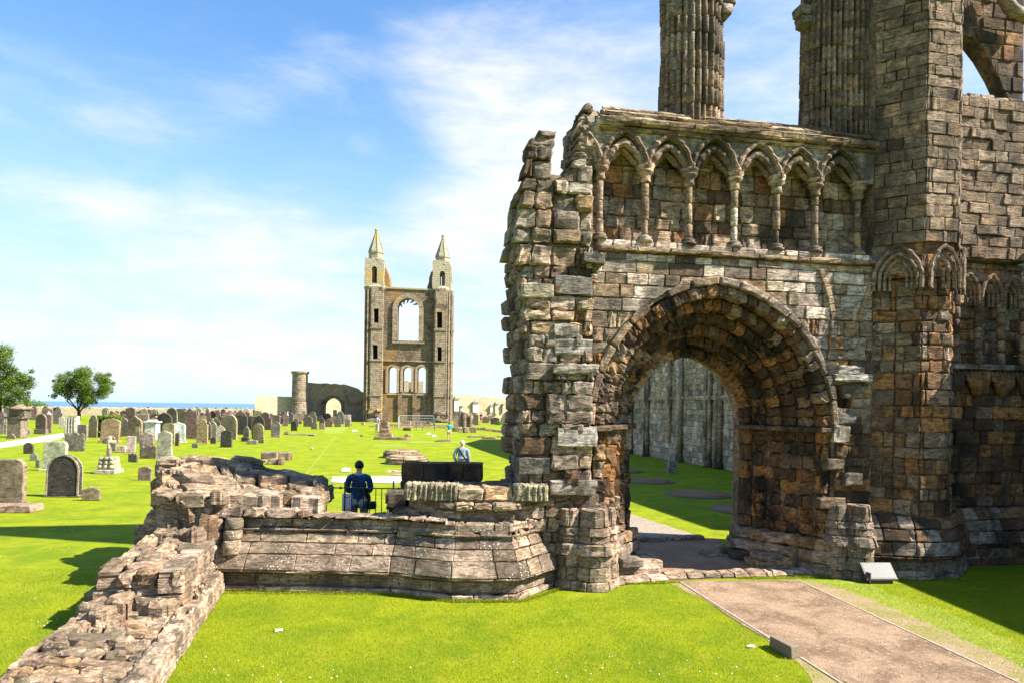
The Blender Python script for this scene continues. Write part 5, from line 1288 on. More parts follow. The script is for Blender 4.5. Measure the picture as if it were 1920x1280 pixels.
for (x0, x1, y0, y1) in ((851, 860, 742, 770), (885, 896, 750, 772), (918, 922, 757, 772), (927, 933, 752, 775), (941, 944, 754, 772), (862, 867, 759, 770)):
    a_, b_ = at(x0, y1, 149.6), at(x1, y0, 149.6); yw = 149.6+.4*((a_[0]+b_[0])/2-at(845, 739, 150)[0]); w_ = b_[0]-a_[0]; h_ = b_[2]-max(0, a_[2])
    m_ = thing('wall_monument', ((a_[0]+b_[0])/2, yw, 0), {851: 'tall tapering white wall monument nearest the gable', 885: 'wide white wall tablet with dark hood on the far right wall', 918: 'narrow white wall tablet between two larger monuments', 927: 'wall monument with small steep gable on the far right wall', 941: 'slim pointed wall monument, rightmost on the far wall', 862: 'small low white wall tablet just right of the tapering monument'}[x0], 'monument')
    cx_ = (a_[0]+b_[0])/2; z0 = max(0, a_[2])
    MB().box((cx_, yw+.1, z0+h_*.4), (w_, .35, h_*.8), .38).done('tablet', 'white_panel' if x0 in (851, 885, 918) else 'pale_stone', m_, (.55, .52, .46))
    MB().box((cx_, yw, z0+h_*.82), (w_*1.25, .6, .22), .38).done('cornice', 'grave_stone', m_, (.25, .22, .18))
    o = MB().box((cx_, yw+.1, z0+h_*.92), (w_*.8, .4, h_*.25), .38, .35).done('pediment', 'grave_stone', m_, (.45, .42, .36))
# sea wall
sw = thing('sea_wall', (-80, 158, 0), 'long low stone boundary wall with upright coping between the graveyard and the sea', 'wall')
pa_, pb_ = at(-80, 763, 158), at(486, 768, 158); SK = .22; sa_ = math.atan(SK)
def SWY(x): return 158.5+SK*(x-pb_[0])
MB().add([(x, SWY(x)+d, z) for x in (pa_[0], pb_[0]) for d in (-.3, .3) for z in (0, 1.6)], [(0, 4, 5, 1), (2, 3, 7, 6), (1, 5, 7, 3), (0, 1, 3, 2), (4, 6, 7, 5)]).done('wall_body', 'precinct_masonry', sw)
mb = MB(); x = pa_[0]; i = 0
while x < pb_[0]:
    w_ = rnd.uniform(.3, .55); h_ = rnd.uniform(.16, .34); c_, d_ = (x+w_/2, SWY(x+w_/2), 1.6+h_/2), (w_-.05, .55, h_); x += w_; i += 1
    if i < 290: MB().box(c_, d_, sa_, .8, .02).done('coping_stone', 'precinct_masonry', sw)
    else: mb.box(c_, d_, sa_, .8, .02)
if mb.v: o = mb.done('coping', 'precinct_masonry', sw); o['kind'] = 'stuff'
# ------------------------------------------------------------------ south wall of the nave, seen through the arch
nw = thing('nave_side_wall', (11.5, 34, 0), 'long grey wall with slender shafts seen through the archway', 'wall')
n0 = Vector((8.12, 48.07)); n1 = Vector((11.48, 34.03)); nd = (n1-n0).normalized()
q0 = n0-nd*16; q1 = n1+nd*19.0
fN, SN, TN = path_frame([q0, q1], [(0, 0), (0, 30)])
nm_ = Masonry(nw, 'nave_stone', 'stone', 300, 'ashlar')
nm_.courses(fN, .0, 7.4, lambda z: [(7.0, 33.0)], (.26, .40), (.3, .62), .02, 'nave', depth=.12, bev=.02, nu=1, bulge=.01, proud=(-.01, .02))
nm_.finish()
LN = SN[-1]
def PNW(s_, z, h): return fN(s_, z, h)
slits = [[(35.5, 6.7), (36.1, 6.7), (36.1, 7.5), (35.5, 7.5)], [(40, 6.9), (40.7, 6.9), (40.7, 7.9), (40, 7.9)], [(31.0, 8.2), (31.5, 8.2), (31.5, 9.2), (31.0, 9.2)]]
o = MB().plate([[(0, -.1), (LN, -.1), (LN, 10.2), (16, 10.2), (9, 10.0), (3, 8.0), (0, 7.0)]]+slits, PNW, -.06, -1.3).done('wall_core', 'mortar', nw, (.36, .32, .26)); fix_normals(o)
o = MB()
for px in (1187, 1213, 1217, 1258, 1275, 1280, 1326, 1334, 1348, 1354, 1170, 1395):
    # where the sight line meets the wall
    X, Z = ray(px, 760); # solve n0 + nd*k : x = X*y
    k = (X*n0.y-n0.x)/(nd.x-X*nd.y); s_ = (n0+nd*k-q0).length
    zb = 1.1 if px in (1258,) else .25
    r = .13
    z = zb
    pts = [fN(s_, z, .10), fN(s_, 7.4, .10)]
    MB().tube(pts, r, 8).done('wall_shaft', 'weathered_stone', nw, pick('nave'), True)
    if px in (1187, 1217, 1280, 1334, 1354):
        MB().tube([fN(s_, 0, .14), fN(s_, .22, .14), fN(s_, .34, .12)], [.27, .27, .16], 8).done('shaft_base', 'weathered_stone', nw, pick('dark'), True)
z = CZ+ray(1300, 746)[1]*40
o = MB(); a_, b_ = fN(7, z, .05), fN(33, z, .05); o.tube([a_, b_], .13, 6).done('string_course', 'weathered_stone', nw, pick('nave'))
for px, y in ((1258, 885),):
    gx, gy = G(px, y); MB().box((gx, gy-.1, .30), (.45, .45, .6), .2, .9).done('pedestal', 'nave_stone', nw, (.30, .26, .20))
# ================================================================== GRAVESTONES
def outline_of(kind, w_, h_):
    """front outline of a headstone, (u, z), counter-clockwise from the bottom left"""
    r = w_/2; B = [(-r, 0), (r, 0)]
    arc = lambda cx, cz, rr, a0, a1, n=8: [(cx+rr*math.cos(a0+(a1-a0)*i/n), cz+rr*math.sin(a0+(a1-a0)*i/n)) for i in range(n+1)]
    if kind == 'round': return B+arc(0, h_-r, r, 0, PI, 12)
    if kind == 'segment':
        s_ = r*.35; R = (r*r+s_*s_)/(2*s_); a_ = math.asin(r/R); return B+arc(0, h_-R, R, PI/2-a_, PI/2+a_, 10)
    if kind == 'shoulder': q = r*.72; return B+[(r, h_-r*1.05), (q, h_-r*1.0)]+arc(0, h_-q, q, 0, PI, 10)+[(-q, h_-r*1.0), (-r, h_-r*1.05)]
    if kind == 'gothic':
        e = r*.55; R = r+e; tA = math.acos(e/R); top = R*math.sin(tA); pts = [(-e+R*math.cos(tA*i/7), h_-top+R*math.sin(tA*i/7)) for i in range(8)]
        return B+pts+[(-x, z) for x, z in pts[-2::-1]]
    if kind == 'ogee': 
        pts = [(r, h_*.70), (r*.86, h_*.80), (r*.55, h_*.86), (r*.28, h_*.93), (0, h_)]; return B+pts+[(-x, z) for x, z in pts[-2::-1]]
    if kind == 'gable': return B+[(r, h_-r*.42), (0, h_), (-r, h_-r*.42)]
    if kind == 'shield':
        pts = [(r, h_*.82), (r*.8, h_*.90), (r*.35, h_*.93), (0, h_)]; return B+pts+[(-x, z) for x, z in pts[-2::-1]]
    if kind == 'lobed':
        pts = [(r, h_*.86)]+arc(r*.74, h_*.88, r*.24, 0, PI, 5)+arc(0, h_*.84, r*.42, .25, PI-.25, 7)+arc(-r*.74, h_*.88, r*.24, 0, PI, 5)+[(-r, h_*.86)]; return B+pts
    if kind == 'clipped': return B+[(r, h_*.86), (r*.92, h_*.95), (r*.72, h_), (-r*.72, h_), (-r*.92, h_*.95), (-r, h_*.86)]
    if kind == 'scroll': return B+[(r, h_*.80)]+arc(r*.55, h_*.82, r*.45, 0, PI*.5, 4)+[(r*.2, h_), (-r, h_)]
    return B+[(r, h_), (-r, h_)]
GC = {'brown': (.20, .155, .12), 'dark': (.055, .05, .042), 'grey': (.23, .20, .175), 'pale': (.42, .38, .31), 'gold': (.29, .23, .145), 'white': (.66, .65, .63), 'red': (.15, .105, .085), 'green': (.22, .215, .15), 'mid': (.14, .115, .09)}
def headstone(px0, px1, pyt, pyb, kind, colr, label, group=None, base=None, thick=None, rz=None, cat='gravestone', name='headstone', z0=0.0):
    x0, y0 = G((px0+px1)/2, pyb, z0); X0, _ = ray(px0, pyb); X1, _ = ray(px1, pyb)
    w_ = (X1-X0)*y0; zt = CZ+ray((px0+px1)/2, pyt)[1]*y0-z0; th = thick or min(.24, max(.12, w_*.16)); rz = rnd.uniform(-.16, .12) if rz is None else rz
    c = GC[colr]; c = tuple(x*rnd.uniform(.88, 1.12) for x in c); cr, sr = math.cos(rz), math.sin(rz); lean = rnd.uniform(-.05, .05); fwd = rnd.uniform(-.03, .05)
    bh = 0.0
    root = None
    if base:
        root = thing(name, (x0, y0, 0), label, cat, group); bh = base
        o = MB().box((x0, y0+th*.5, bh/2), (w_*1.12, th*1.9, bh), rz, .97).done('plinth', 'grave_stone', root, tuple(x*1.1 for x in c)); bevel(o, .015)
        w_ *= .96
    L = outline_of(kind, w_, zt-bh)
    P = lambda u, z, h: (x0+(u+lean*z)*cr+h*sr, y0+(u+lean*z)*sr-h*cr+fwd*z, z+bh)
    o = MB().plate([L], P, 0, -th).done('slab' if root else name, 'grave_stone', root, c, wloc=(x0, y0, 0)); bevel(o, min(.03, w_*.05))
    if y0 < 60:                                          # sunk panel framed by a raised margin, on stones near enough to show it
        k = .84; L2 = [(u*k, .12+(z-.0)*k*.96) for u, z in L]
        out = root
    if root is None: tag(o, label, cat, group)
    return o, root, (x0, y0, w_, zt, c, P, L)
HS = headstone
# nearest ones, left
o, r_, inf = HS(-34, 42, 861, 949, 'scroll', 'brown', 'large reddish-brown headstone with one scooped shoulder, cut by the picture edge, before a ledger slab', base=.10, rz=.05)
x0, y0 = G(28, 962); t_ = thing('ledger_slab', (x0, y0, 0), 'low flat brown kerb block on the grass before the largest brown headstone', 'grave slab')
o = MB().box((x0-.75, y0+.35, .10), (2.2, .62, .20), .05, .97).done('block', 'grave_stone', t_, (.27, .185, .14)); bevel(o, .02)
o, r_, (x0, y0, w_, zt, c, P, L) = HS(84, 147, 852, 931, 'round', 'dark', 'large blackened round-topped headstone with a pale rim, standing nearest the low wall', base=.04, rz=.03, thick=.2)
arc = L[1:]+[L[0]]; inn = [(u*.90, z*.96+.02) for u, z in arc]
o = MB().plate([arc+inn[::-1]], P, .018, -.215).done('rim', 'grave_stone', o, (.34, .29, .22)); fix_normals(o)
HS(153, 186, 911, 938, 'ogee', 'brown', 'small ogee-topped headstone just right of the large blackened one')
HS(76, 122, 827, 882, 'clipped', 'pale', 'pale headstone with clipped corners and worn lettering, behind the blackened one', base=.08)
HS(44, 61, 829, 850, 'round', 'dark', 'small dark round headstone patched with pale lichen, left of the clipped-corner stone')
HS(55, 70, 849, 863, 'round', 'grey', 'low grey stub of a headstone in front of the small dark round one')
HS(66, 73, 862, 876, 'rect', 'mid', 'tiny dark footstone left of the clipped-corner stone')
HS(122, 156, 811, 845, 'lobed', 'mid', 'squat dark brown headstone with scrolled shoulders beside the cemetery path')
HS(203, 217, 817, 845, 'shoulder', 'brown', 'narrow shouldered headstone on a plinth just right of the stone cross', base=.22)
HS(219, 235, 835, 848, 'rect', 'pale', 'low pale oblong stone between the cross and the speckled stone', thick=.5)
HS(236, 252, 817, 848, 'rect', 'pale', 'upright rectangular headstone of rough speckled granite', rz=.1)
HS(294, 322, 806, 860, 'gable', 'pale', 'tall pale grey gabled headstone rising behind the end of the low wall', base=.18)
HS(263, 292, 835, 858, 'lobed', 'mid', 'squat dark three-lobed headstone left of the tall pale gabled one')
HS(239, 257, 850, 866, 'lobed', 'mid', 'small dark headstone with a wavy top standing alone in front')
HS(258, 282, 874, 900, 'segment', 'brown', 'lone small tan headstone on open grass left of the low wall')
HS(262, 287, 809, 852, 'gable', 'grey', 'grey stained headstone behind the squat three-lobed one')
HS(321, 347, 790, 829, 'shield', 'white', 'white shield-shaped headstone leaning slightly behind the tall pale one', base=.06)
HS(304, 327, 792, 832, 'segment', 'gold', 'broad tan headstone between the tall pale one and the white shield')
HS(327, 335, 811, 835, 'rect', 'red', 'narrow dark red headstone in front of the white shield')
HS(412, 434, 806, 838, 'segment', 'dark', 'blackened shouldered headstone standing alone in the middle of the graveyard', base=.04)
HS(367, 389, 784, 831, 'shoulder', 'gold', 'tall tan headstone with a small pointed shoulder left of the lone blackened one', base=.08)
HS(360, 370, 831, 839, 'rect', 'mid', 'small dark cube-like footstone alone on the grass')
HS(394, 404, 819, 831, 'round', 'dark', 'small dark round stone just left of the lone blackened headstone')
HS(474, 495, 793, 830, 'round', 'gold', 'golden-brown round-topped headstone, rightmost large one in its row')
HS(463, 481, 825, 832, 'rect', 'brown', 'low flat box stone at the foot of the golden round-topped headstone', thick=.4)
HS(452, 465, 818, 827, 'segment', 'dark', 'short dark chest-like stone left of the flat box stone', thick=.4)
HS(455, 467, 798, 821, 'gothic', 'grey', 'slim grey pointed headstone behind the short dark chest-like stone')
HS(507, 525, 790, 819, 'round', 'grey', 'grey-green round-topped headstone on a thin base near the marker strips', base=.06)
HS(545, 557, 789, 807, 'round', 'dark', 'small blackened round headstone nearest the paved patch', base=.05)
HS(583, 594, 790, 804, 'round', 'mid', 'left one of two small headstones beside the paved patch'); HS(598, 608, 792, 804, 'round', 'grey', 'right one of two small headstones beside the paved patch')
HS(396, 413, 785, 817, 'round', 'mid', 'dark brown broad round headstone behind the tall tan one'); HS(405, 423, 796, 827, 'gothic', 'pale', 'pale headstone with a pointed arch top partly hiding a dark one')
HS(424, 441, 790, 821, 'segment', 'gold', 'mossy tan headstone right of the pale pointed one', base=.3)
HS(290, 303, 779, 806, 'segment', 'red', 'dark reddish headstone just right of the white urn tomb'); HS(383, 396, 790, 824, 'shoulder', 'brown', 'brown headstone half hidden behind the tall tan shouldered one')
HS(241, 262, 778, 814, 'gothic', 'grey', 'large grey pointed headstone on a wide base left of the white urn tomb', base=.35); HS(225, 240, 783, 817, 'round', 'grey', 'grey round headstone leaning beside the large pointed one')
HS(64, 87, 775, 813, 'round', 'brown', 'brown round-topped headstone on a broad plinth beyond the path', base=.45); HS(85, 95, 776, 811, 'round', 'red', 'narrow reddish headstone directly behind the brown one on a plinth')
HS(110, 121, 780, 802, 'gable', 'pale', 'pale headstone left of the tall fluted pale monument'); HS(143, 163, 795, 823, 'rect', 'grey', 'rough textured grey headstone right of the fluted pale monument', base=.15)
HS(164, 182, 777, 820, 'shoulder', 'brown', 'tall brown round headstone with shoulders left of the clipped hedge', base=.05); HS(187, 222, 784, 829, 'segment', 'gold', 'very wide golden-brown headstone in front of the clipped hedge', base=.15)
HS(11, 28, 812, 822, 'round', 'grey', 'half-sunk round grey stone at the path edge'); HS(47, 56, 804, 814, 'round', 'grey', 'small round footstone near the far side of the path')
HS(33, 40, 781, 805, 'round', 'mid', 'left of a pair of narrow dark headstones by the chest tomb'); HS(40, 46, 783, 806, 'rect', 'red', 'right of a pair of narrow dark headstones by the chest tomb')
HS(44, 52, 770, 798, 'round', 'brown', 'tall brown headstone behind the pair of narrow dark ones'); HS(1, 11, 794, 813, 'gable', 'grey', 'small grey gabled headstone at the left picture edge'); HS(-4, 6, 774, 813, 'round', 'grey', 'tall grey headstone cut by the left picture edge')
HS(254, 262, 800, 830, 'rect', 'gold', 'narrow tan stone between the speckled headstone and the grey stained one')
# tall fluted pale monument
x0, y0 = G(131, 822); t_ = thing('fluted_monument', (x0, y0, 0), 'tall pale square monument with vertical flutes beside the cemetery path', 'monument')
zt = CZ+ray(131, 779)[1]*y0; ww = (ray(143, 800)[0]-ray(119, 800)[0])*y0
o = MB().box((x0, y0+.3, .1), (ww*1.1, .8, .2)).done('plinth', 'grave_stone', t_, (.40, .37, .32)); bevel(o, .02)
o = MB().box((x0, y0+.3, zt/2+.1), (ww*.92, .5, zt-.2), 0, .97).done('block', 'pale_stone', t_, (.44, .41, .35))
for k in range(4): MB().tube([(x0-ww*.33+ww*.22*k, y0+.05, .2), (x0-ww*.33+ww*.22*k, y0+.06, zt-.12)], ww*.08, 6).done('flute', 'pale_stone', t_, (.46, .43, .37))
# urn-topped chest tomb at the left
x0, y0 = G(24, 820); t_ = thing('pedestal_tomb', (x0, y0, 0), 'tall brown pedestal tomb with a scrolled cap, left of the brown round headstone', 'tomb')
zt = CZ+ray(24, 763)[1]*y0
o = MB().box((x0, y0+.5, zt*.32), (1.15, .8, zt*.64)).done('pedestal', 'grave_stone', t_, GC['brown']); bevel(o, .03)
o = MB().box((x0, y0+.5, zt*.66), (1.5, 1.0, .14)).done('cornice', 'grave_stone', t_, GC['mid']); o = MB().box((x0+.15, y0+.6, zt*.80), (1.3, .8, zt*.28)).done('upper_block', 'grave_stone', t_, GC['mid'])
MB().lathe((x0+.15, y0+.6, zt*.93), [(.85, 0), (.95, .1), (.7, .16), (.4, .3), (.12, .45)], 10).done('cap', 'grave_stone', t_, GC['brown'], True)
# white urn tomb
x0, y0 = G(281, 823); t_ = thing('white_tomb', (x0, y0, 0), 'white painted pedestal tomb with a moulded cap among the headstones', 'tomb')
zt = CZ+ray(281, 786)[1]*y0; ww = (ray(293, 800)[0]-ray(268, 800)[0])*y0
MB().box((x0, y0+.4, zt*.43), (ww*.84, .8, zt*.86), 0, .94).done('pedestal', 'grave_stone', t_, GC['white']); MB().box((x0, y0+.4, zt*.88), (ww, .95, .12)).done('cornice', 'grave_stone', t_, GC['white'])
MB().box((x0, y0+.4, zt*.95), (ww*.7, .7, zt*.10), 0, .6).done('cap', 'grave_stone', t_, GC['white'])
# cross on a cairn
x0, y0 = G(195, 888); t_ = thing('stone_cross', (x0, y0, 0), 'rugged stone cross on a cairn of round boulders and a square base', 'gravestone')
PX = y0/1280.0
o = MB().box((x0, y0+.35, .09), (39*PX, .75, .18), .03).done('base', 'grave_stone', t_, (.40, .34, .27)); bevel(o, .02)
o = MB().box((x0, y0+.38, .18+12*PX), (32*PX, .55, 24*PX), .03, .80).done('cairn_core', 'grave_stone', t_, (.30, .25, .19))
for row, n in ((0, 3), (1, 3), (2, 3)):
    for i in range(n):
        cx_ = x0+(i-1)*PX*(11-row*1.1)+rnd.uniform(-.01, .01); cz_ = .20+PX*(4.5+7.6*row)
        v = []; r = PX*rnd.uniform(3.9, 5.0)
        MB().lathe((cx_, y0+.13+.02*row, cz_-r*.8), [(r*.5, 0), (r*.95, r*.35), (r, r*.85), (r*.85, r*1.3), (r*.4, r*1.6)], 8, .12).done('boulder', 'grave_stone', t_, (.36*rnd.uniform(.8, 1.1), .30, .22), True)
zc = .18+24*PX
mb = MB().tube([(x0-.01, y0+.35, zc-.03), (x0+.01, y0+.35, zc+20*PX), (x0+.02, y0+.35, zc+39*PX)], [4.8*PX, 4.2*PX, 4.2*PX], 8)
mb.tube([(x0-11.5*PX, y0+.35, zc+28*PX), (x0+12*PX, y0+.35, zc+27.2*PX)], [4.0*PX, 4.0*PX], 8)
mb.done('cross', 'grave_stone', t_, (.40, .34, .27), True)
# thin iron cross against the sea wall
x0, y0 = G(388.5, 790); zt = CZ+ray(388.5, 772)[1]*y0
o = MB().box((x0, y0, zt/2), (.16, .16, zt)).box((x0, y0, zt*.80), (.9, .13, .16)).done('iron_cross', 'black_iron', None, wloc=(x0, y0, 0)); tag(o, 'thin dark cross standing out against the sea wall', 'gravestone')
# rows farther off: many alike
KINDS = {'round': 'round-topped', 'segment': 'low-arched', 'shoulder': 'shouldered', 'gothic': 'pointed', 'gable': 'gabled', 'ogee': 'wavy-topped', 'rect': 'square-topped'}
taken = []
def far_rows(x0, x1, yb0, yb1, n, hh, ww, where, seed):
    r = random.Random(seed); k = 0; tries = 0
    while k < n and tries < n*40:
        tries += 1; yb = r.choice([yb0, (yb0*2+yb1)/3, (yb0+yb1*2)/3, yb1])+r.uniform(-1, 1); x = r.uniform(x0, x1)
        D = G(x, yb)[1]; sc_ = 128.0/D; w_ = r.uniform(*ww)*sc_; h_ = r.uniform(*hh)*sc_
        if any(abs(x-a_) < (w_+b_)*.42 and abs(yb-c_) < 4 for a_, b_, c_ in taken): continue
        taken.append((x, w_, yb)); kd = r.choice(list(KINDS)); cl = r.choice(['brown', 'brown', 'mid', 'grey', 'grey', 'gold', 'dark', 'red', 'pale', 'green'])
        word = {'brown': 'brown', 'mid': 'dark brown', 'grey': 'grey', 'gold': 'tan', 'dark': 'blackened', 'red': 'reddish', 'pale': 'pale', 'green': 'greenish'}[cl]
        HS(x-w_/2, x+w_/2, yb-h_, yb, kd, cl, f'{word} {KINDS[kd]} headstone in the crowded rows {where}', name='headstone', group=f'{word} {KINDS[kd]} headstones {where}'); k += 1
far_rows(195, 478, 778, 796, 105, (10, 22), (7, 15), 'before the sea wall', 3)
far_rows(0, 110, 781, 795, 12, (14, 24), (9, 16), 'beyond the cemetery path at left', 5)
far_rows(470, 655, 783, 799, 40, (11, 22), (7, 14), 'left of the far gable', 8)
far_rows(850, 958, 785, 795, 22, (12, 22), (8, 16), 'right of the far gable', 13)
far_rows(225, 500, 797, 822, 24, (14, 26), (9, 15), 'in the middle of the graveyard', 21)

# alike ones are told apart by their order from the left
fam = {}
for o in list(C.objects):
    if o.get('category') == 'gravestone' and o.get('group'): fam.setdefault(o['label'], []).append(o)
ORD = ['leftmost', 'second', 'third', 'fourth', 'fifth', 'sixth', 'seventh', 'eighth', 'ninth', 'tenth', 'eleventh', 'twelfth', 'thirteenth', 'fourteenth', 'fifteenth']
for lab, L in fam.items():
    if len(L) < 2: continue
    L.sort(key=lambda o: o['_w'][0]/o['_w'][1])
    for i, o in enumerate(L):
        a_, b_ = lab.split(' headstone in the crowded rows ')
        b_ = b_.replace('beyond the cemetery path at left', 'beyond the path at left'); o['label'] = f'{a_} headstone {b_}, ' + (f'leftmost of {len(L)} alike' if i == 0 else f'{ORD[i]} from the left of {len(L)} alike')

# ================================================================== TREES AND HEDGES
def leaves(name, centres, n, size, mat, par, seed, shell=.55):
    r = np.random.RandomState(seed); V = []; F = []; cols = []
    tot = sum(c[3]**2 for c in centres)
    for cx_, cy_, cz_, rr in centres:
        m_ = int(n*rr*rr/tot)
        d = r.normal(size=(m_, 3)); d /= np.linalg.norm(d, axis=1)[:, None]; rad = rr*(shell+(1-shell)*r.rand(m_)**.5)*(1+.16*r.normal(size=m_))
        p = np.array([cx_, cy_, cz_])+d*rad[:, None]*np.array([1, 1, .85])
        a_ = r.normal(size=(m_, 3)); a_ /= np.linalg.norm(a_, axis=1)[:, None]; b_ = np.cross(a_, d+.4*r.normal(size=(m_, 3))); b_ /= np.linalg.norm(b_, axis=1)[:, None]+1e-6
        s_ = size*(.6+.8*r.rand(m_))[:, None]; t = r.rand(m_)
        for i in range(m_):
            k = len(V); V += [p[i]-a_[i]*s_[i], p[i]+b_[i]*s_[i]*.55, p[i]+a_[i]*s_[i], p[i]-b_[i]*s_[i]*.55]; F.append((k, k+1, k+2, k+3)); cols += [(t[i],)*3]*4
    o = add(name, V, F, mat, par, np.array(cols, np.float32)); return o
def limb(mb, p, d, L, r, depth, rr, tips):
    q = Vector(p); pts = [tuple(q)]; rs = [r]
    for i in range(3):
        d = (Vector(d)+Vector((rr.uniform(-.18, .18), rr.uniform(-.18, .18), rr.uniform(-.05, .15)))).normalized(); q = q+d*L/3; pts.append(tuple(q)); rs.append(r*(1-.18*(i+1)))
    mb.tube(pts, rs, 6)
    if depth == 0: tips.append(q); return
    for k in range(3 if depth > 1 else 2):
        a_ = rr.uniform(0, 2*PI); nd_ = (Vector(d)+Vector((math.cos(a_), math.sin(a_), rr.uniform(-.1, .35)))*rr.uniform(.45, .8)).normalized(); limb(mb, q, nd_, L*.72, r*.5, depth-1, rr, tips)
# bushy wind-shaped tree before the sea wall
D = 112.0; x0 = at(147, 790, D)[0]; rr = random.Random(4)
tree = thing('bushy_tree', (x0, D, 0), 'bushy dark green tree with a spreading crown standing alone before the sea wall', 'tree')
mb = MB(); tips = []; mb.tube([(x0, D, -.1), (x0+.1, D, 1.0), (x0+.05, D, 1.7)], [.32, .27, .24], 8)
for k in range(8):
    a_ = 2*PI*k/8+.3; limb(mb, (x0, D, 1.2+.08*k), (math.cos(a_)*.85, math.sin(a_)*.6, .75), 2.3, .13, 2, rr, tips)
mb.done('trunk', 'bark', tree, smooth=True)
cs = []
for px, py, r in ((112, 715, 1.0), (122, 704, 1.1), (136, 697, 1.2), (150, 692, 1.25), (163, 697, 1.25), (178, 703, 1.2), (192, 712, 1.15), (200, 722, .9), (185, 724, 1.25), (170, 716, 1.4), (152, 712, 1.5), (134, 714, 1.4), (120, 722, 1.2), (128, 732, 1.2), (146, 730, 1.4), (165, 732, 1.3), (182, 735, 1.1), (108, 738, .55), (140, 745, .9), (160, 746, .9), (174, 745, .8), (150, 755, .7), (114, 728, .8)):
    p = at(px+2, py+4, D); cs.append((p[0], D+rr.uniform(-1.8, 1.8), p[2], r*1.0))
for c_ in list(cs):
    for q in range(3): cs.append((c_[0]+rr.uniform(-1, 1)*c_[3]*1.05, c_[1]+rr.uniform(-.6, .6), c_[2]+rr.uniform(-.8, 1)*c_[3]*.95, c_[3]*rr.uniform(.25, .45)))
leaves('crown', cs, 32000, .10, 'tree_leaves', tree, 5, .2)
D = 118.0; x0 = at(8, 790, D)[0]
tree = thing('edge_tree', (x0, D, 0), 'large dark green tree cut by the left edge of the picture', 'tree')
mb = MB(); tips = []; mb.tube([(x0-1, D, -.1), (x0-1, D, 4), (x0-1, D, 8)], [.5, .4, .2], 8)
for k in range(8): a_ = 2*PI*k/8; limb(mb, (x0-1, D, 2.5+.5*k), (math.cos(a_), math.sin(a_)*.6, .5), 2.6, .16, 2, rr, tips)
mb.done('trunk', 'bark', tree, smooth=True)
cs = []
for px, py, r in ((0, 655, 1.6), (12, 668, 1.5), (-8, 680, 1.9), (16, 690, 1.4), (30, 706, 1.5), (20, 715, 1.6), (42, 716, 1.3), (5, 712, 2.0), (44, 730, 1.0), (30, 738, 1.3), (10, 740, 1.8), (-25, 700, 2.4), (-30, 740, 2.4), (20, 754, 1.3), (-40, 670, 2.2)):
    p = at(px+1, py+3, D); cs.append((p[0], D+rr.uniform(-1.8, 1.8), p[2], r))
for c_ in list(cs):
    for q in range(3): cs.append((c_[0]+rr.uniform(-1, 1)*c_[3]*1.05, c_[1]+rr.uniform(-.6, .6), c_[2]+rr.uniform(-.8, 1)*c_[3]*.95, c_[3]*rr.uniform(.25, .45)))
leaves('crown', cs, 32000, .12, 'tree_leaves', tree, 9, .3)
D = 170.0; hd = thing('rough_hedge', (at(45, 770, D)[0], D, 0), 'bright green scrubby bank of bushes behind the sea wall at left', 'hedge')
cs = [(at(x, y, D)[0], D+rr.uniform(-1, 1), at(x, y, D)[2], r) for x, y, r in ((-20, 758, 2.2), (5, 760, 1.8), (22, 758, 1.6), (40, 759, 1.6), (56, 758, 1.7), (70, 760, 1.5), (84, 763, 1.2), (94, 766, .8), (-50, 755, 2.6))]
leaves('foliage', cs, 6000, .16, 'hedge_leaves', hd, 3, .3)
gx, gy = G(204, 820); wq = 1.5; hd = thing('clipped_hedge', (gx, gy+1, 0), 'clipped green hedge block behind the wide golden headstone', 'hedge')
ax0, ax1 = at(182, 790, gy+1)[0], at(225, 790, gy+1)[0]; zt = at(200, 781, gy+1)[2]
r = np.random.RandomState(2); V = []; F = []; cols = []
for i in range(5000):
    p = np.array([r.uniform(ax0, ax1), gy+1+r.uniform(-.5, .5), r.uniform(.0, zt)]); 
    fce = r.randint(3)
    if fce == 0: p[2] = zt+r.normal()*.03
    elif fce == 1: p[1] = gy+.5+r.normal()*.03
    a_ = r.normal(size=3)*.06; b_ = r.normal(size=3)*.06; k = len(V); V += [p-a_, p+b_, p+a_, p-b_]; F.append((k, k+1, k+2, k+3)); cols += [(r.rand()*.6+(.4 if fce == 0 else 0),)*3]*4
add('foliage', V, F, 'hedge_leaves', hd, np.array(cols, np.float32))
MB().box(((ax0+ax1)/2, gy+1.05, zt*.47), (ax1-ax0-.15, .85, zt*.94)).done('twig_mass', 'bark', hd)

# ================================================================== RUINS ON THE NAVE LAWN
def rubble_thing(name, label, cat, items, pal='rubble', mat='rubble_stone', group=None):
    """items: (x0, x1, ytop, ybase, depth) in sight measures; each a worn block"""
    x0, y0 = G((items[0][0]+items[0][1])/2, items[0][3], 0); t_ = thing(name, (x0, y0, 0), label, cat, group)
    for it in items:
        a_, b_, yt, yb, dp = it[:5]; z0 = it[5] if len(it) > 5 else 0.0
        gx, gy = G((a_+b_)/2, yb, z0); w_ = (ray(b_, yb)[0]-ray(a_, yb)[0])*gy
        zt = CZ+ray((a_+b_)/2, yt)[1]*(gy+dp) if len(it) < 7 else it[6]
        zt = max(z0+.06, zt)
        o = MB().box((gx, gy+dp/2, (z0+zt)/2), (w_, dp, zt-z0), rnd.uniform(-.08, .08), .94, min(.05, w_*.04)).done('block', mat, t_, pick(pal), wloc=(gx, gy, z0)); bevel(o, min(.05, (zt-z0)*.2))
    return t_
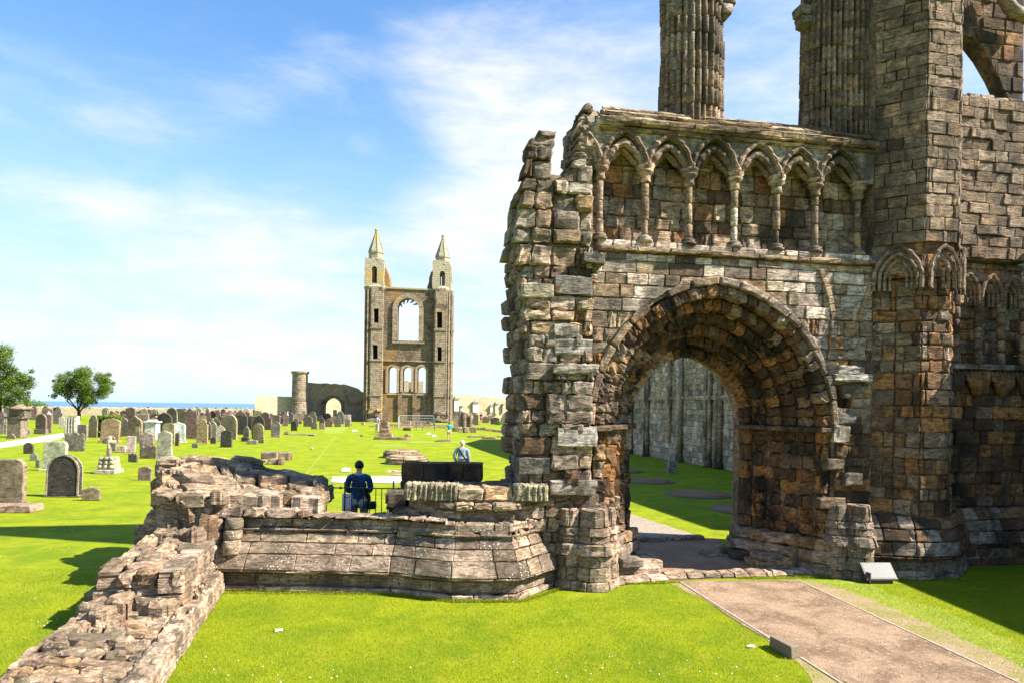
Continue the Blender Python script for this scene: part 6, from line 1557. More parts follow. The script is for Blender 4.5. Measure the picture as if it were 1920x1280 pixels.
def drum_base(px0, px1, yb, steps, label):
    x0, y0 = G((px0+px1)/2, yb); r = (ray(px1, yb)[0]-ray(px0, yb)[0])*y0/2; y0 += r*.9
    t_ = thing('column_stump', (x0, y0, 0), label, 'column base', 'low column bases on the nave lawn'); z = 0.0
    for k, (rr_, h_) in enumerate(steps):
        n = 16
        for j in range(8):                                # each drum in eight wedge stones
            V = []; F = []; a0, a1 = 2*PI*j/8+.02, 2*PI*(j+1)/8-.02; rr2 = r*rr_*rnd.uniform(.97, 1.02)
            for (q, zz) in ((1.0, 0), (1.03, .02), (1.02, h_*.6), (.97, h_-.015), (.93, h_)):
                for i in range(4): a_ = a0+(a1-a0)*i/3; V.append((x0+rr2*q*math.cos(a_), y0+rr2*q*math.sin(a_), z+zz))
            for lv in range(4):
                for i in range(3): F.append((lv*4+i, lv*4+i+1, lv*4+i+5, lv*4+i+4))
            k0 = len(V); V += [(x0, y0, z+h_-.01)]; F += [(16+i, 17+i, k0) for i in range(3)]
            add('wedge_stone', V, F, 'rubble_stone', t_, pick('tan'), wloc=(x0, y0, z))
        z += h_
    return t_
drum_base(712, 786, 859, ((1.0, .22), (.95, .14), (.86, .08)), 'farther of two low round column bases on the nave lawn')
drum_base(716, 798, 871, ((1.0, .24), (.96, .12), (.84, .08)), 'nearer of two low round column bases on the nave lawn')
rubble_thing('ruin_block', 'square brown block among low rubble beside the marker strips', 'ruin', [(487, 521, 846, 862, .7), (516, 541, 846, 862, .8), (480, 500, 860, 866, .6), (500, 524, 858, 870, .6), (520, 529, 856, 871, .5), (466, 486, 862, 866, .5), (455, 470, 861, 864, .4)])
rubble_thing('pier_stump', 'stepped stump of a pier on the nave lawn beside the man in lilac', 'ruin', [(707, 736, 811, 820, .9), (700, 765, 818, 824, 1.5), (711, 729, 800, 811, .8, .0, .9), (713, 728, 793, 800, .7, .8, 1.35), (712, 731, 805, 812, .8, .3, .75)])
rubble_thing('ruin_block', 'small square stone on the nave lawn right of the pier stump', 'stone', [(758, 765, 812.5, 818, .4)]); rubble_thing('ruin_block', 'small low stone beside the square one on the nave lawn', 'stone', [(766, 772, 814.5, 818, .4)]); rubble_thing('ruin_block', 'small stone on the nave lawn left of the pier stump', 'stone', [(675, 680, 814, 818, .4)])
rubble_thing('ruin_block', 'small pale stone on the open lawn left of the long marker strip', 'stone', [(580, 586, 838, 842, .25)], 'sill')
rubble_thing('ruin_block', 'grey stone at the head of the shorter marker strip', 'stone', [(532, 541, 808, 814.5, .5), (541, 590, 812.5, 815, .8), (578, 590, 813, 816.5, .5)], 'grey')
rubble_thing('broken_slab', 'broken flat slabs lying at the edge of the long paved strip', 'slab', [(720, 760, 882, 885, .5), (732, 768, 889, 892, .5)], 'sill')
rubble_thing('altar_steps', 'long low steps at the foot of the far gable', 'steps', [(690, 860, 797.5, 800.5, 1.0), (700, 850, 795.5, 797.5, 2, .1, .3)], 'tan')
rubble_thing('low_ruin', 'dark line of low broken walling on the shaded lawn right of the nave', 'ruin', [(876, 912, 816, 819, .8), (905, 931, 817, 822, 1.2), (930, 955, 816, 819, .8)], 'tan')
its = [(x, x+rnd.uniform(6, 12), 799+rnd.uniform(-2, 2)+(x-885)*.09, 804+(x-885)*.12, .9) for x in range(885, 955, 8)]
rubble_thing('rubble_line', 'line of tumbled stones right of the clustered column stump', 'ruin', its)
its = [(x, x+rnd.uniform(6, 11), 799+rnd.uniform(-1, 3), 809+rnd.uniform(-3, 2), .9) for x in (848, 855, 862, 870, 877, 882, 858, 868)]
rubble_thing('rubble_heap', 'heap of tumbled stones at the foot of the clustered column stump', 'ruin', its)
# clustered column stump
x0, y0 = G(870, 803); y0 += 1; t_ = thing('clustered_column', (x0, y0, 0), 'broken clustered column stump right of the far gable', 'column'); PX = y0/1280
for dx, r, yt in ((-8, 4.2, 773), (-1, 5.0, 772), (6, 4.0, 774), (11, 3.2, 779)):
    zt = CZ+ray(870, yt)[1]*y0; MB().lathe((x0+dx*PX, y0+rnd.uniform(-.1, .1), 0), [(r*PX*1.1, 0), (r*PX, .3), (r*PX, zt*.5), (r*PX*.98, zt-.03), (r*PX*.8, zt)], 12, .02).done('shaft', 'gable_masonry', t_, smooth=True)
o = MB().box((x0-16*PX, y0, .9), (9*PX, .9, 1.8)).done('side_block', 'brown_wall_masonry', t_)
# round grating
x0, y0 = G(830.5, 827); t_ = thing('round_grating', (x0, y0, 0), 'flat round dark grating over a well beside the woman in teal', 'grating')
MB().lathe((x0, y0, 0), [(.72, 0), (.75, .06), (.66, .10), (.64, .06)], 20).done('rim', 'concrete_block', t_, (.1, .09, .08))
for k in range(7): MB().box((x0-.5+.17*k, y0, .10), (.05, 1.25*math.sqrt(max(.05, 1-((k-3)/4)**2)), .04)).done('bar', 'black_iron', t_)
# mesh fencing round the altar
t_ = thing('mesh_fence', (*G(780, 805), 0), 'low silvery mesh barrier round the altar before the far gable', 'fence')
def panel(p, q, h_):
    p, q = Vector(p), Vector(q); n = max(2, int((q-p).length/.30)); mb = MB()
    for i in range(n+1): c_ = p.lerp(q, i/n); mb.tube([(c_.x, c_.y, .05), (c_.x, c_.y, h_)], .006, 4, False)
    for k in range(5): z = .1+(h_-.1)*k/4; mb.tube([(p.x, p.y, z), (q.x, q.y, z)], .006, 4, False)
    mb.done('mesh_panel', 'galvanised_steel', t_)
    for e_ in (p, q): MB().tube([(e_.x, e_.y, 0), (e_.x, e_.y, h_+.1)], .035, 6).done('post', 'galvanised_steel', t_)
    MB().tube([(p.x, p.y, h_), (q.x, q.y, h_)], .03, 6).done('rail', 'galvanised_steel', t_)
ga, gb, gc_, gd = G(746, 806), G(815, 807), G(812, 797), G(749, 797)
mid1 = ((ga[0]+gb[0])/2, (ga[1]+gb[1])/2)
panel(ga, mid1, 1.55); panel(mid1, gb, 1.55); panel(gb, gc_, 1.55); panel(ga, gd, 1.55); panel(gd, gc_, 1.55)
rubble_thing('altar_stone', 'dark altar-like block with a white top inside the mesh barrier', 'stone', [(755, 769, 801, 806.5, .7)], 'dark'); rubble_thing('altar_wall', 'low stone wall inside the mesh barrier', 'wall', [(752, 770, 788, 797, .7), (770, 790, 788.5, 797, .7), (790, 808, 789, 797, .7)], 'grey')
for (x, y, w_, lab) in ((649, 884, 15, 'small white information plate lying on the lawn beyond the railing'), (665, 808, 9, 'small white plate on the lawn by the seated person'), (804, 814, 7, 'small white plate on the lawn below the mesh barrier'), (814, 818, 7, 'white plate nearest the round grating'), (1259, 880, 14, 'small grey plate on the shaded lawn seen through the arch')):
    x0, y0 = G(x, y); ww = w_*y0/1280; t_ = thing('lawn_plate', (x0, y0, 0), lab, 'plaque')
    MB().box((x0, y0, .10), (ww, .24, .03), 0, 1, 0, .6).done('plate', 'white_panel', t_); MB().box((x0, y0+.05, .045), (ww*.8, .1, .08)).done('foot', 'plaque_frame', t_)
# tiny pyramid marker left of the tower foot, yellow bush at right
rubble_thing('cone_stone', 'small pale pointed stone near the seated person', 'stone', [(677, 683, 790, 796, .6)], 'sill')
hd = thing('yellow_bush', (*G(935, 796), 0), 'small yellow-green bush among the graves at right', 'bush'); p = at(935, 793, G(935, 796)[1]); leaves('foliage', [(p[0], p[1], .35, .55)], 700, .07, 'hedge_leaves', hd, 6, .2)

# ================================================================== FURNITURE NEAR BY
# kerb block by the path
bx0, by0 = G(1474, 1222); bk_ = MB()
c0 = Vector(G(1442, 1213)); c1 = Vector(G(1484, 1236)); c2 = Vector(G(1510, 1231))
d1 = (c1-c0); e1 = (c2-c1)
foot_ = [tuple(c0), tuple(c1), tuple(c2), tuple(c0+e1)]
topo = [tuple(c0+d1*.02), tuple(c1-d1*.03), tuple(c1-d1*.03+e1*.62), tuple(c0+d1*.02+e1*.62)]
bk_.add([(x, y, 0) for x, y in foot_]+[(x, y, .155) for x, y in topo], [(3, 2, 1, 0), (4, 5, 6, 7), (0, 1, 5, 4), (1, 2, 6, 5), (2, 3, 7, 6), (3, 0, 4, 7)])
o = bk_.done('marker_block', 'concrete_block', None, (.3, .25, .2), wloc=(bx0, by0, 0)); fix_normals(o); bevel(o, .008); tag(o, 'small concrete block with one sloping side at the edge of the gravel path', 'block')
# sloping plaque at the foot of the front
t_ = thing('information_plaque', (*G(1650, 1088), 0), 'sloping silver information plaque with fine print at the foot of the turret', 'plaque')
pa_, pb_ = Vector(G(1626, 1094)), Vector(G(1682, 1094)); d = (pb_-pa_); wv = d.length; d.normalize(); nb_ = Vector((-d.y, d.x)); 
def PPQ(u, v, h): 
    p = pa_+d*u+nb_*(v*.70); return (p.x-0, p.y, .10+v*.72+h)
def quadbox(name, u0, u1, v0, v1, h0, h1, mat, col=None):
    V = [PPQ(u, v, h) for h in (h0, h1) for u, v in ((u0, v0), (u1, v0), (u1, v1), (u0, v1))]
    return MB().add(V, [(3, 2, 1, 0), (4, 5, 6, 7), (0, 1, 5, 4), (1, 2, 6, 5), (2, 3, 7, 6), (3, 0, 4, 7)]).done(name, mat, t_, col)
plq = None; quadbox('frame', -.01, wv+.01, -.01, .33, -.03, .0, 'plaque_frame'); plq = quadbox('plate', .01, wv-.01, .008, .315, .001, .006, 'plaque_metal')
mb = MB()
for k in range(9):
    v = .275-.024*k; u = .04; lim = wv-.05 if k not in (0, 4, 8) else wv*.6
    while u < lim:
        wq = rnd.uniform(.015, .05); V = [PPQ(uu, vv, hh) for hh in (.0065, .0075) for uu, vv in ((u, v), (min(lim, u+wq), v), (min(lim, u+wq), v+.009), (u, v+.009))]; mb.add(V, [(4, 5, 6, 7), (0, 1, 5, 4), (1, 2, 6, 5), (2, 3, 7, 6), (3, 0, 4, 7)]); u += wq+.012
o = mb.done('print', 'grey_print', plq); o['kind'] = 'stuff'
MB().box(((pa_.x+pb_.x)/2+nb_.x*.12, (pa_.y+pb_.y)/2+nb_.y*.12, .055), (wv*.8, .18, .11), math.atan2(d.y, d.x)).done('foot', 'plaque_frame', t_)
MB().box((pa_.x+.03, pa_.y+.12, .10), (.025, .26, .20), AL).done('side_plate', 'plaque_frame', t_)
# iron railing in the central doorway
t_ = thing('iron_railing', (-2.8, 12.9, 0), 'low black iron railing across the gap in the low wall', 'railing')
DR = 12.9
ztr = at(690, 914.5, DR)[2]; xa, xb = at(624, 915, DR)[0], at(757, 914, DR)[0]
MB().tube([(xa, DR, ztr), (xb, DR, ztr)], .012, 6).done('top_rail', 'black_iron', t_)
MB().tube([(at(646, 962, DR)[0], DR, .75), (at(745, 962, DR)[0], DR, .75)], .012, 6).done('bottom_rail', 'black_iron', t_)
for px in (638.5, 747): c_ = at(px, 915, DR); MB().lathe((c_[0], DR, ztr-.025), [(.008, 0), (.024, .012), (.024, .036), (.008, .05)], 8).done('collar', 'black_iron', t_)
for px, yt in ((647, 902), (738, 901)): c_ = at(px, yt, DR); MB().box((c_[0], DR, c_[2]/2+.0), (.026, .026, c_[2])).done('post', 'black_iron', t_)
for px in (659, 670, 681.5, 693, 704.5, 715.5, 727): c_ = at(px, 940, DR); MB().tube([(c_[0], DR, .72), (c_[0], DR, ztr)], .009, 6).done('baluster', 'black_iron', t_)
# notice board lower left of the railing
t_ = thing('notice_board', (at(652, 940, 13.15)[0], 13.15, 0), 'white notice board with a thin red border behind the railing', 'notice board')
a_, b_ = at(641, 957, 13.15), at(658.5, 925, 13.15); cx_ = (a_[0]+b_[0])/2; cz_ = (a_[2]+b_[2])/2; w_ = b_[0]-a_[0]; h_ = b_[2]-a_[2]
MB().box((cx_, 13.16, cz_), (w_, .02, h_)).done('panel', 'white_panel', t_); MB().box((b_[0]-.025, 13.147, cz_), (.008, .004, h_*.92)).box((cx_, 13.147, a_[2]+.03), (w_*.9, .004, .008)).done('red_border', 'red_print', t_)
MB().box((cx_, 13.2, a_[2]/2), (.05, .05, a_[2])).done('leg', 'black_iron', t_)
mb = MB().box((cx_, 13.147, cz_+h_*.30), (w_*.5, .004, .02))
mb.done('heading', 'grey_print', t_)
# ================================================================== PEOPLE
DGR = bpy.context.evaluated_depsgraph_get
def skin_obj(name, nodes, edges, mat, parent, root=0, sub=1, M=None):
    """a continuous skinned surface over a skeleton of (x, y, z, rx, ry)"""
    me = bpy.data.meshes.new(name); me.from_pydata([n[:3] for n in nodes], edges, []); me.update()
    tmp = bpy.data.objects.new(name, me); C.objects.link(tmp)
    md = tmp.modifiers.new('skin', 'SKIN'); md.use_smooth_shade = True
    sv = me.skin_vertices[0].data if me.skin_vertices else None
    if sv is None:
        me.skin_vertices.new() if hasattr(me.skin_vertices, 'new') else None
        sv = me.skin_vertices[0].data
    for i, n in enumerate(nodes): sv[i].radius = (n[3], n[4] if len(n) > 4 else n[3]); sv[i].use_root = (i == root)
    sb = tmp.modifiers.new('sub', 'SUBSURF'); sb.levels = sub; sb.render_levels = sub
    dg = DGR(); dg.update(); m2 = bpy.data.meshes.new_from_object(tmp.evaluated_get(dg)); m2.name = name
    bpy.data.objects.remove(tmp)
    if M is not None: m2.transform(M)
    m2.materials.clear(); m2.materials.append(MATS[mat])
    for p in m2.polygons: p.use_smooth = True
    n = len(m2.vertices); a_ = m2.attributes.new('col', 'FLOAT_COLOR', 'POINT'); a_.data.foreach_set('color', np.tile(np.array([.3, .25, .2, 1], np.float32), n))
    o = bpy.data.objects.new(name, m2); C.objects.link(o); o.parent = parent; return o
def person(loc, face, label, H=1.75, build=1.0, top='navy_fabric', bottom='beige_trousers', hair='dark_hair', skinm='skin', arms='front', legs='stand', sleeves=True, shorts=False, hem=.0, headtilt=0.0, lean=0.0, fingers=True, hairlen=0, group=None):
    """local frame: facing +y, height scaled to H; arms/legs pick the pose"""
    root = empty('person', loc, face); root['_w'] = tuple(loc); tag(root, label, 'person', group)
    k = H/1.75; b_ = build; M = Matrix.Scale(k, 4)
    hy = headtilt
    sit = legs == 'sit'
    hipz = .93 if not sit else .40
    dz = hipz-.93
    def up(z): return z+dz
    ln = lambda z: lean*(z-.93)
    hipx, shx = .10*b_, .19*b_
    N = []; E_ = []; idx = {}
    def nd_(key, x, y, z, r, r2=None): idx[key] = len(N); N.append((x, y, z, r, r2 or r)); return len(N)-1
    def ed(*ks):
        for p, q in zip(ks, ks[1:]): E_.append((idx[p], idx[q]))
    nd_('pel', 0, 0, up(.93), .125*b_, .10*b_); nd_('wai', 0, ln(1.08), up(1.08), .125*b_, .095*b_); nd_('che', 0, ln(1.28), up(1.28), .145*b_, .105*b_); nd_('top', 0, ln(1.42), up(1.42), .10*b_, .07)
    nd_('nek', 0, ln(1.50)+hy*.2, up(1.50), .055); nd_('jaw', 0, ln(1.56)+.03+hy*.5, up(1.565), .062, .07); nd_('hed', 0, ln(1.63)+.01+hy, up(1.645), .075, .088); nd_('cro', 0, ln(1.7)+.0+hy, up(1.705), .055, .062)
    ed('pel', 'wai', 'che', 'top', 'nek', 'jaw', 'hed', 'cro')
    nd_('nos', 0, ln(1.6)+.115+hy, up(1.60), .012); ed('jaw', 'nos')
    for s_, S_ in ((-1, 'l'), (1, 'r')):
        nd_('ear'+S_, s_*.082, ln(1.62)+hy, up(1.615), .014); ed('hed', 'ear'+S_)
        nd_('sh'+S_, s_*shx, ln(1.4), up(1.40), .062*b_); ed('top', 'sh'+S_)
        pose = arms if isinstance(arms, str) else arms[0 if s_ < 0 else 1]
        if pose == 'front': el = (s_*(shx+.045), .02, 1.13); wr = (s_*.09, .23, 1.08)
        elif pose == 'up': el = (s_*(shx+.05), .16, 1.22); wr = (s_*.06, .24, 1.45)
        elif pose == 'pocket': el = (s_*(shx+.09), -.08, 1.12); wr = (s_*(hipx+.10), .06, .90)
        else: el = (s_*(shx+.045), -.02, 1.12); wr = (s_*(shx+.05), .04, .88)
        nd_('el'+S_, el[0], el[1]+ln(1.13), up(el[2]), .045*b_); nd_('wr'+S_, wr[0], wr[1]+ln(1.08), up(wr[2]), .030)
        dv = Vector(wr)-Vector(el); dv.normalize(); pm = Vector(wr)+dv*.055
        nd_('pa'+S_, pm.x, pm.y+ln(1.0), up(pm.z), .036, .018); ed('sh'+S_, 'el'+S_, 'wr'+S_, 'pa'+S_)
        if fingers:
            sd = dv.cross(Vector((0, 1, 0.2))).normalized(); bend = Vector((-s_*.3, .5, 0))
            for f_, (off, L) in enumerate(((-.027, .062), (-.009, .075), (.009, .072), (.026, .055))):
                b0 = pm+sd*off+dv*.03; b1 = b0+dv*L*.5; b2 = b1+(dv*.7+bend*.6).normalized()*L*.5
                nd_(f'f{f_}0'+S_, b0.x, b0.y+ln(1.0), up(b0.z), .010); nd_(f'f{f_}1'+S_, b1.x, b1.y+ln(1.0), up(b1.z), .0095); nd_(f'f{f_}2'+S_, b2.x, b2.y+ln(1.0), up(b2.z), .008); ed('pa'+S_, f'f{f_}0'+S_, f'f{f_}1'+S_, f'f{f_}2'+S_)
            t0 = pm-dv*.02+Vector((-s_*.035, .02, 0)); t1 = t0+(dv+Vector((-s_*.5, .4, 0))).normalized()*.05
            nd_('t0'+S_, t0.x, t0.y+ln(1.0), up(t0.z), .012); nd_('t1'+S_, t1.x, t1.y+ln(1.0), up(t1.z), .010); ed('pa'+S_, 't0'+S_, 't1'+S_)
        if sit: kn = (s_*.16, .42, .46); an = (s_*.14, .30, .08); hp = (s_*hipx, .02, .40); ft = (s_*.15, .45, .04)
        else:
            st_ = .0 if legs == 'stand' else s_*.14
            hp = (s_*hipx, 0, .88); kn = (s_*(hipx+.015), .02+st_*.5, .49); an = (s_*(hipx+.03), st_, .085); ft = (s_*(hipx+.06), .15+st_, .035)
        nd_('hp'+S_, *hp, .085*b_); nd_('kn'+S_, *kn, .056*b_); nd_('an'+S_, *an, .036); nd_('ft'+S_, *ft, .034, .026)
        md_ = [(kn[i]+an[i])/2 for i in range(3)]; nd_('ca'+S_, md_[0], md_[1]-.02, md_[2]+.06, .052*b_)
        ed('pel', 'hp'+S_, 'kn'+S_, 'ca'+S_, 'an'+S_, 'ft'+S_)
    skin_obj('body', N, E_, skinm, root, 0, 1, M)
    def sub_(keys, edges, name, mat, grow, root_k, mod=None):
        ks = list(keys); nn = []
        for q in ks:
            n = N[idx[q]]; g = grow.get(q, grow['*']) if isinstance(grow, dict) else grow; nn.append((n[0], n[1], n[2], n[3]+g, n[4]+g))
        if mod: mod(ks, nn)
        return skin_obj(name, nn, [(ks.index(a_), ks.index(c_)) for a_, c_ in edges], mat, root, ks.index(root_k), 1, M)
    # top: torso, sleeves and a hem below the hips
    ks = ['pel', 'wai', 'che', 'top', 'shl', 'ell', 'shr', 'elr']; es = [('pel', 'wai'), ('wai', 'che'), ('che', 'top'), ('top', 'shl'), ('top', 'shr'), ('shl', 'ell'), ('shr', 'elr')]
    if sleeves: ks += ['wrl', 'wrr']; es += [('ell', 'wrl'), ('elr', 'wrr')]
    def md(ks_, nn):
        if not sleeves:
            for S_ in 'lr':
                i = ks_.index('el'+S_); j = ks_.index('sh'+S_); nn[i] = tuple((nn[i][q]*.55+nn[j][q]*.45) if q < 3 else nn[i][q]+.01 for q in range(5))
        ks_.append('hem'); p = nn[0]; nn.append((0, p[1], up(.93-hem), .165*b_, .135*b_))
    def top_sub():
        nn = []
        ks2 = list(ks)
        for q in ks2:
            n = N[idx[q]]; g = .028 if q in ('pel', 'wai', 'che') else .018; nn.append((n[0], n[1], n[2], n[3]+g, n[4]+g))
        md(ks2, nn); ed_ = [(ks2.index(a_), ks2.index(c_)) for a_, c_ in es]+[(ks2.index('pel'), ks2.index('hem'))]
        return skin_obj('jacket' if sleeves else 'shirt', nn, ed_, top, root, 0, 1, M)
    top_sub()
    # trousers
    ks = ['pel', 'hpl', 'knl', 'hpr', 'knr']; es = [('pel', 'hpl'), ('pel', 'hpr'), ('hpl', 'knl'), ('hpr', 'knr')]
    if not shorts: ks += ['anl', 'anr']; es += [('knl', 'anl'), ('knr', 'anr')]
    def md2(ks_, nn):
        if shorts:
            for S_ in 'lr':
                i = ks_.index('kn'+S_); j = ks_.index('hp'+S_); nn[i] = tuple((nn[i][q]*.6+nn[j][q]*.4) if q < 3 else nn[i][q]+.02 for q in range(5))
    sub_(ks, es, 'shorts' if shorts else 'trousers', bottom, {'*': .018, 'anl': .035, 'anr': .035, 'knl': .026, 'knr': .026, 'pel': .012}, 'pel', md2)
    # hair: a cap hugging the skull, open at the face
    V = []; F = []; n1, n2 = 12, 8; hc = Vector((0, ln(1.64)+hy-.005, up(1.645))); 
    for j in range(n2+1):
        th = PI*.66*j/n2
        for i in range(n1):
            ph = 2*PI*i/n1; fr = max(0, math.sin(ph)); t2 = min(th, PI*.66*(1-.50*fr)); rr = .104
            V.append((hc.x+rr*.92*math.sin(t2)*math.cos(ph), hc.y+rr*1.08*math.sin(t2)*math.sin(ph), hc.z+.012+rr*1.02*math.cos(t2)-(hairlen if j == n2 and fr < .2 else 0)))
    for j in range(n2):
        for i in range(n1): i2 = (i+1) % n1; F.append((j*n1+i, j*n1+i2, (j+1)*n1+i2, (j+1)*n1+i))
    me = mesh_data('hair', [Vector(v)*k for v in V], F, hair, None, True); ho = bpy.data.objects.new('hair', me); C.objects.link(ho); ho.parent = root
    for S_ in 'lr':
        a_, f_ = N[idx['an'+S_]], N[idx['ft'+S_]]
        skin_obj('shoe', [(a_[0], a_[1]-.03, a_[2]-.035, .045, .04), ((a_[0]+f_[0])/2, (a_[1]+f_[1])/2, .045, .045, .036), (f_[0], f_[1]+.03, .035, .040, .028)], [(0, 1), (1, 2)], 'shoe_leather', root, 0, 1, M)
    return root, k, N, idx
def bag(root, k, N, idx, loc, face, label, side=1, z=.86, mat='black_leather', size=(.26, .11, .22)):
    R = Matrix.Rotation(face, 4, 'Z'); L = Vector(loc)
    def Wd(x, y, zz): return L+R @ (Vector((x, y, zz))*k)
    c_ = Wd(side*.27, -.06, z); t_ = thing('shoulder_bag', tuple(c_), label, 'bag')
    o = MB().box(tuple(c_), size, face+.3).done('pouch', mat, t_); bevel(o, .03)
    P_ = [Wd(side*.24, -.12, z+.10), Wd(side*.16, -.165, 1.06), Wd(.0, -.175, 1.26), Wd(-side*.10, -.13, 1.42), Wd(-side*.13, -.02, 1.475), Wd(-side*.11, .08, 1.42), Wd(side*.05, .165, 1.2), Wd(side*.22, .10, z+.12)]
    V = []; F = []
    for i, p in enumerate(P_):
        V += [p+Vector((0, 0, .024))+(R.to_3x3() @ Vector((side*.02, 0, 0))), p-Vector((0, 0, .024))-(R.to_3x3() @ Vector((side*.02, 0, 0)))]
    n = len(P_); off = [(p-(L+Vector((0, 0, p.z-L.z)))).normalized()*.012 for p in P_]
    V2 = [v+off[i//2] for i, v in enumerate(V)]; VV = V+V2; m_ = len(V)
    for i in range(n-1):
        a_ = 2*i; F += [(a_, a_+1, a_+3, a_+2), (m_+a_, m_+a_+2, m_+a_+3, m_+a_+1), (a_, a_+2, m_+a_+2, m_+a_), (a_+1, m_+a_+1, m_+a_+3, a_+3)]
    add('strap', VV, F, mat, t_)
    return t_
def ploc(px, D): return at(px, 900, D)[0], D, 0.0
# man at the railing, back to the camera, head bowed
D = 14.9; zt = at(671, 865, D)[2]; L = (ploc(673, D)[0], D, zt-1.80)
a_ = person(L, .12, 'man in a navy jacket and beige trousers seen from behind at the railing', 1.82, 1.08, 'navy_fabric', 'beige_trousers', 'dark_hair', arms=('front', 'front'), hem=.12, headtilt=.035)
bag(*a_[0:1], a_[1], a_[2], a_[3], L, .12, 'small black camera bag on a strap at the hip of the man in navy', 1, .83, size=(.2, .14, .17))
# the ground he stands on is level with the lawn: a doorstep carries him if he stands above it
if L[2] > .03:
    s_ = thing('doorstep', (L[0], D, 0), 'low stone doorstep under the man in navy, hidden by the wall', 'step'); MB().box((L[0], D, L[2]/2), (1.3, .9, L[2])).done('slab', 'rubble_stone', s_, (.3, .25, .2))
# white-haired man walking away over the lawn
zt_ = lambda px, py, D: at(px, py, D)[2]
D = 26.4; L = (ploc(866, D)[0], D, 0); HH = zt_(866, 825, D)
a_ = person(L, -.1, 'white-haired man in a grey-blue pullover walking away across the lawn', HH, 1.12, 'grey_blue_knit', 'denim', 'white_hair', arms=('pocket', 'down'), hem=.04, legs='walk')
bag(a_[0], a_[1], a_[2], a_[3], L, -.1, 'slim dark bag slung on the white-haired man', 1, .82, 'black_leather', (.08, .12, .16))
def small(px, pt, pb, face, label, **kw):
    x, y = G(px, pb); H = CZ+ray(px, pt)[1]*y; kw.setdefault('fingers', False)
    return person((x, y, 0), face, label, H, **kw)
small(842, 790, 826, .2, 'woman in a teal top and cream shorts standing by the round grating', top='teal_fabric', bottom='cream_fabric', hair='brown_hair', arms=('pocket', 'front'), sleeves=False, shorts=True, hairlen=.06)
small(707, 778, 810, -.3, 'man in a lilac shirt and pale trousers beside the stepped pier stump', top='lilac_fabric', bottom='cream_fabric', hair='brown_hair', arms=('pocket', 'down'), sleeves=False)
small(660, 787, 797.5, 1.4, 'person in red sitting on the grass near the foot of the gable', top='red_fabric', bottom='beige_trousers', hair='brown_hair', legs='sit', arms='front')
small(902, 772, 795, 2.6, 'person in a purple top and red shorts among the graves at right', top='purple_fabric', bottom='red_fabric', hair='dark_hair', shorts=True, sleeves=False, arms='front')
small(91, 767, 803, 2.8, 'person in a white shirt between headstones at far left', top='white_fabric', bottom='denim', hair='brown_hair', sleeves=False, arms='down')
small(525, 770, 794, 2.2, 'person in a black coat among the headstones left of the round turret', top='black_leather', bottom='denim', hair='dark_hair', arms='front')
small(539, 771, 794, 1.8, 'person in a pale blue coat beside the one in black', top='lilac_fabric', bottom='denim', hair='white_hair', arms='front')
# ================================================================== GRASS, DAISIES
def blades(name, region, n, h0, h1, wd, seed, label=None, mat='grass_blades', avoid=None):
    r = np.random.RandomState(seed); P_ = region(r, n); n = len(P_)
    ang = r.rand(n)*2*PI; h = (h0+(h1-h0)*r.rand(n)); ln_ = r.normal(size=(n, 2))*.45*h[:, None]
    dx, dy = np.cos(ang)*wd, np.sin(ang)*wd
    V = np.zeros((n, 3, 3)); V[:, 0, 0] = P_[:, 0]-dx; V[:, 0, 1] = P_[:, 1]-dy; V[:, 1, 0] = P_[:, 0]+dx; V[:, 1, 1] = P_[:, 1]+dy
    V[:, 2, 0] = P_[:, 0]+ln_[:, 0]; V[:, 2, 1] = P_[:, 1]+ln_[:, 1]; V[:, 2, 2] = h
    if P_.shape[1] > 2: V[:, :, 2] += P_[:, 2:3]
    me = bpy.data.meshes.new(name); me.vertices.add(3*n); me.vertices.foreach_set('co', V.ravel()); me.loops.add(3*n); me.loops.foreach_set('vertex_index', np.arange(3*n, dtype=np.int32))
    me.polygons.add(n); me.polygons.foreach_set('loop_start', np.arange(0, 3*n, 3, dtype=np.int32)); me.polygons.foreach_set('loop_total', np.full(n, 3, np.int32))
    c_ = np.ones((n, 3, 4), np.float32); c_[:, :, :3] = r.rand(n)[:, None, None]; a_ = me.attributes.new('col', 'FLOAT_COLOR', 'POINT'); a_.data.foreach_set('color', c_.ravel())
    me.materials.append(MATS[mat]); me.update(); me.validate()
    o = bpy.data.objects.new(name, me); C.objects.link(o); tag(o, label, None, None, 'stuff'); return o
def inpoly(P_, poly):
    x, y = P_[:, 0], P_[:, 1]; c = np.zeros(len(P_), bool); j = len(poly)-1
    for i in range(len(poly)):
        xi, yi = poly[i]; xj, yj = poly[j]; m_ = ((yi > y) != (yj > y)) & (x < (xj-xi)*(y-yi)/(yj-yi+1e-9)+xi); c ^= m_; j = i
    return c
gravel_p = gp((1275, 1089), (1495, 1087), (1690, 1178), (1950, 1300), (2100, 1380), (1660, 1380), (1592, 1282), (1392, 1172))
def reg_near(r, n):
    y = 6.2+(r.rand(n)**1.3)*6.4; x = (r.rand(n)*2-1)*.80*y
    P_ = np.stack([x, y], 1); ok = ~inpoly(P_, gravel_p)
    m_ = inpoly(P_, gp((1250, 1092), (1300, 1092), (1660, 1330), (1545, 1330), (1500, 1245), (1400, 1165), (1310, 1118))) | inpoly(P_, gp((1480, 1088), (1525, 1087), (1640, 1125), (1750, 1172), (1990, 1285), (1990, 1330), (1640, 1170)))
    ok &= (~m_ | (r.rand(n) < .22)); ok &= ~((x < -3.3) & (x > -6.2+(y-6)*.0) & (x < -3.2-(y-5)*.25) & (x > -5.7-(y > 8.7)*(y-8.7)*.3))
    ok &= ~((y > 11.2) & (x > -5) & (x < 1.6)); ok &= ~((y > 12.3) & (x > -5)); return P_[ok]
blades('grass', reg_near, 230000, .012, .034, .0032, 11, 'short mown grass of the near lawn')
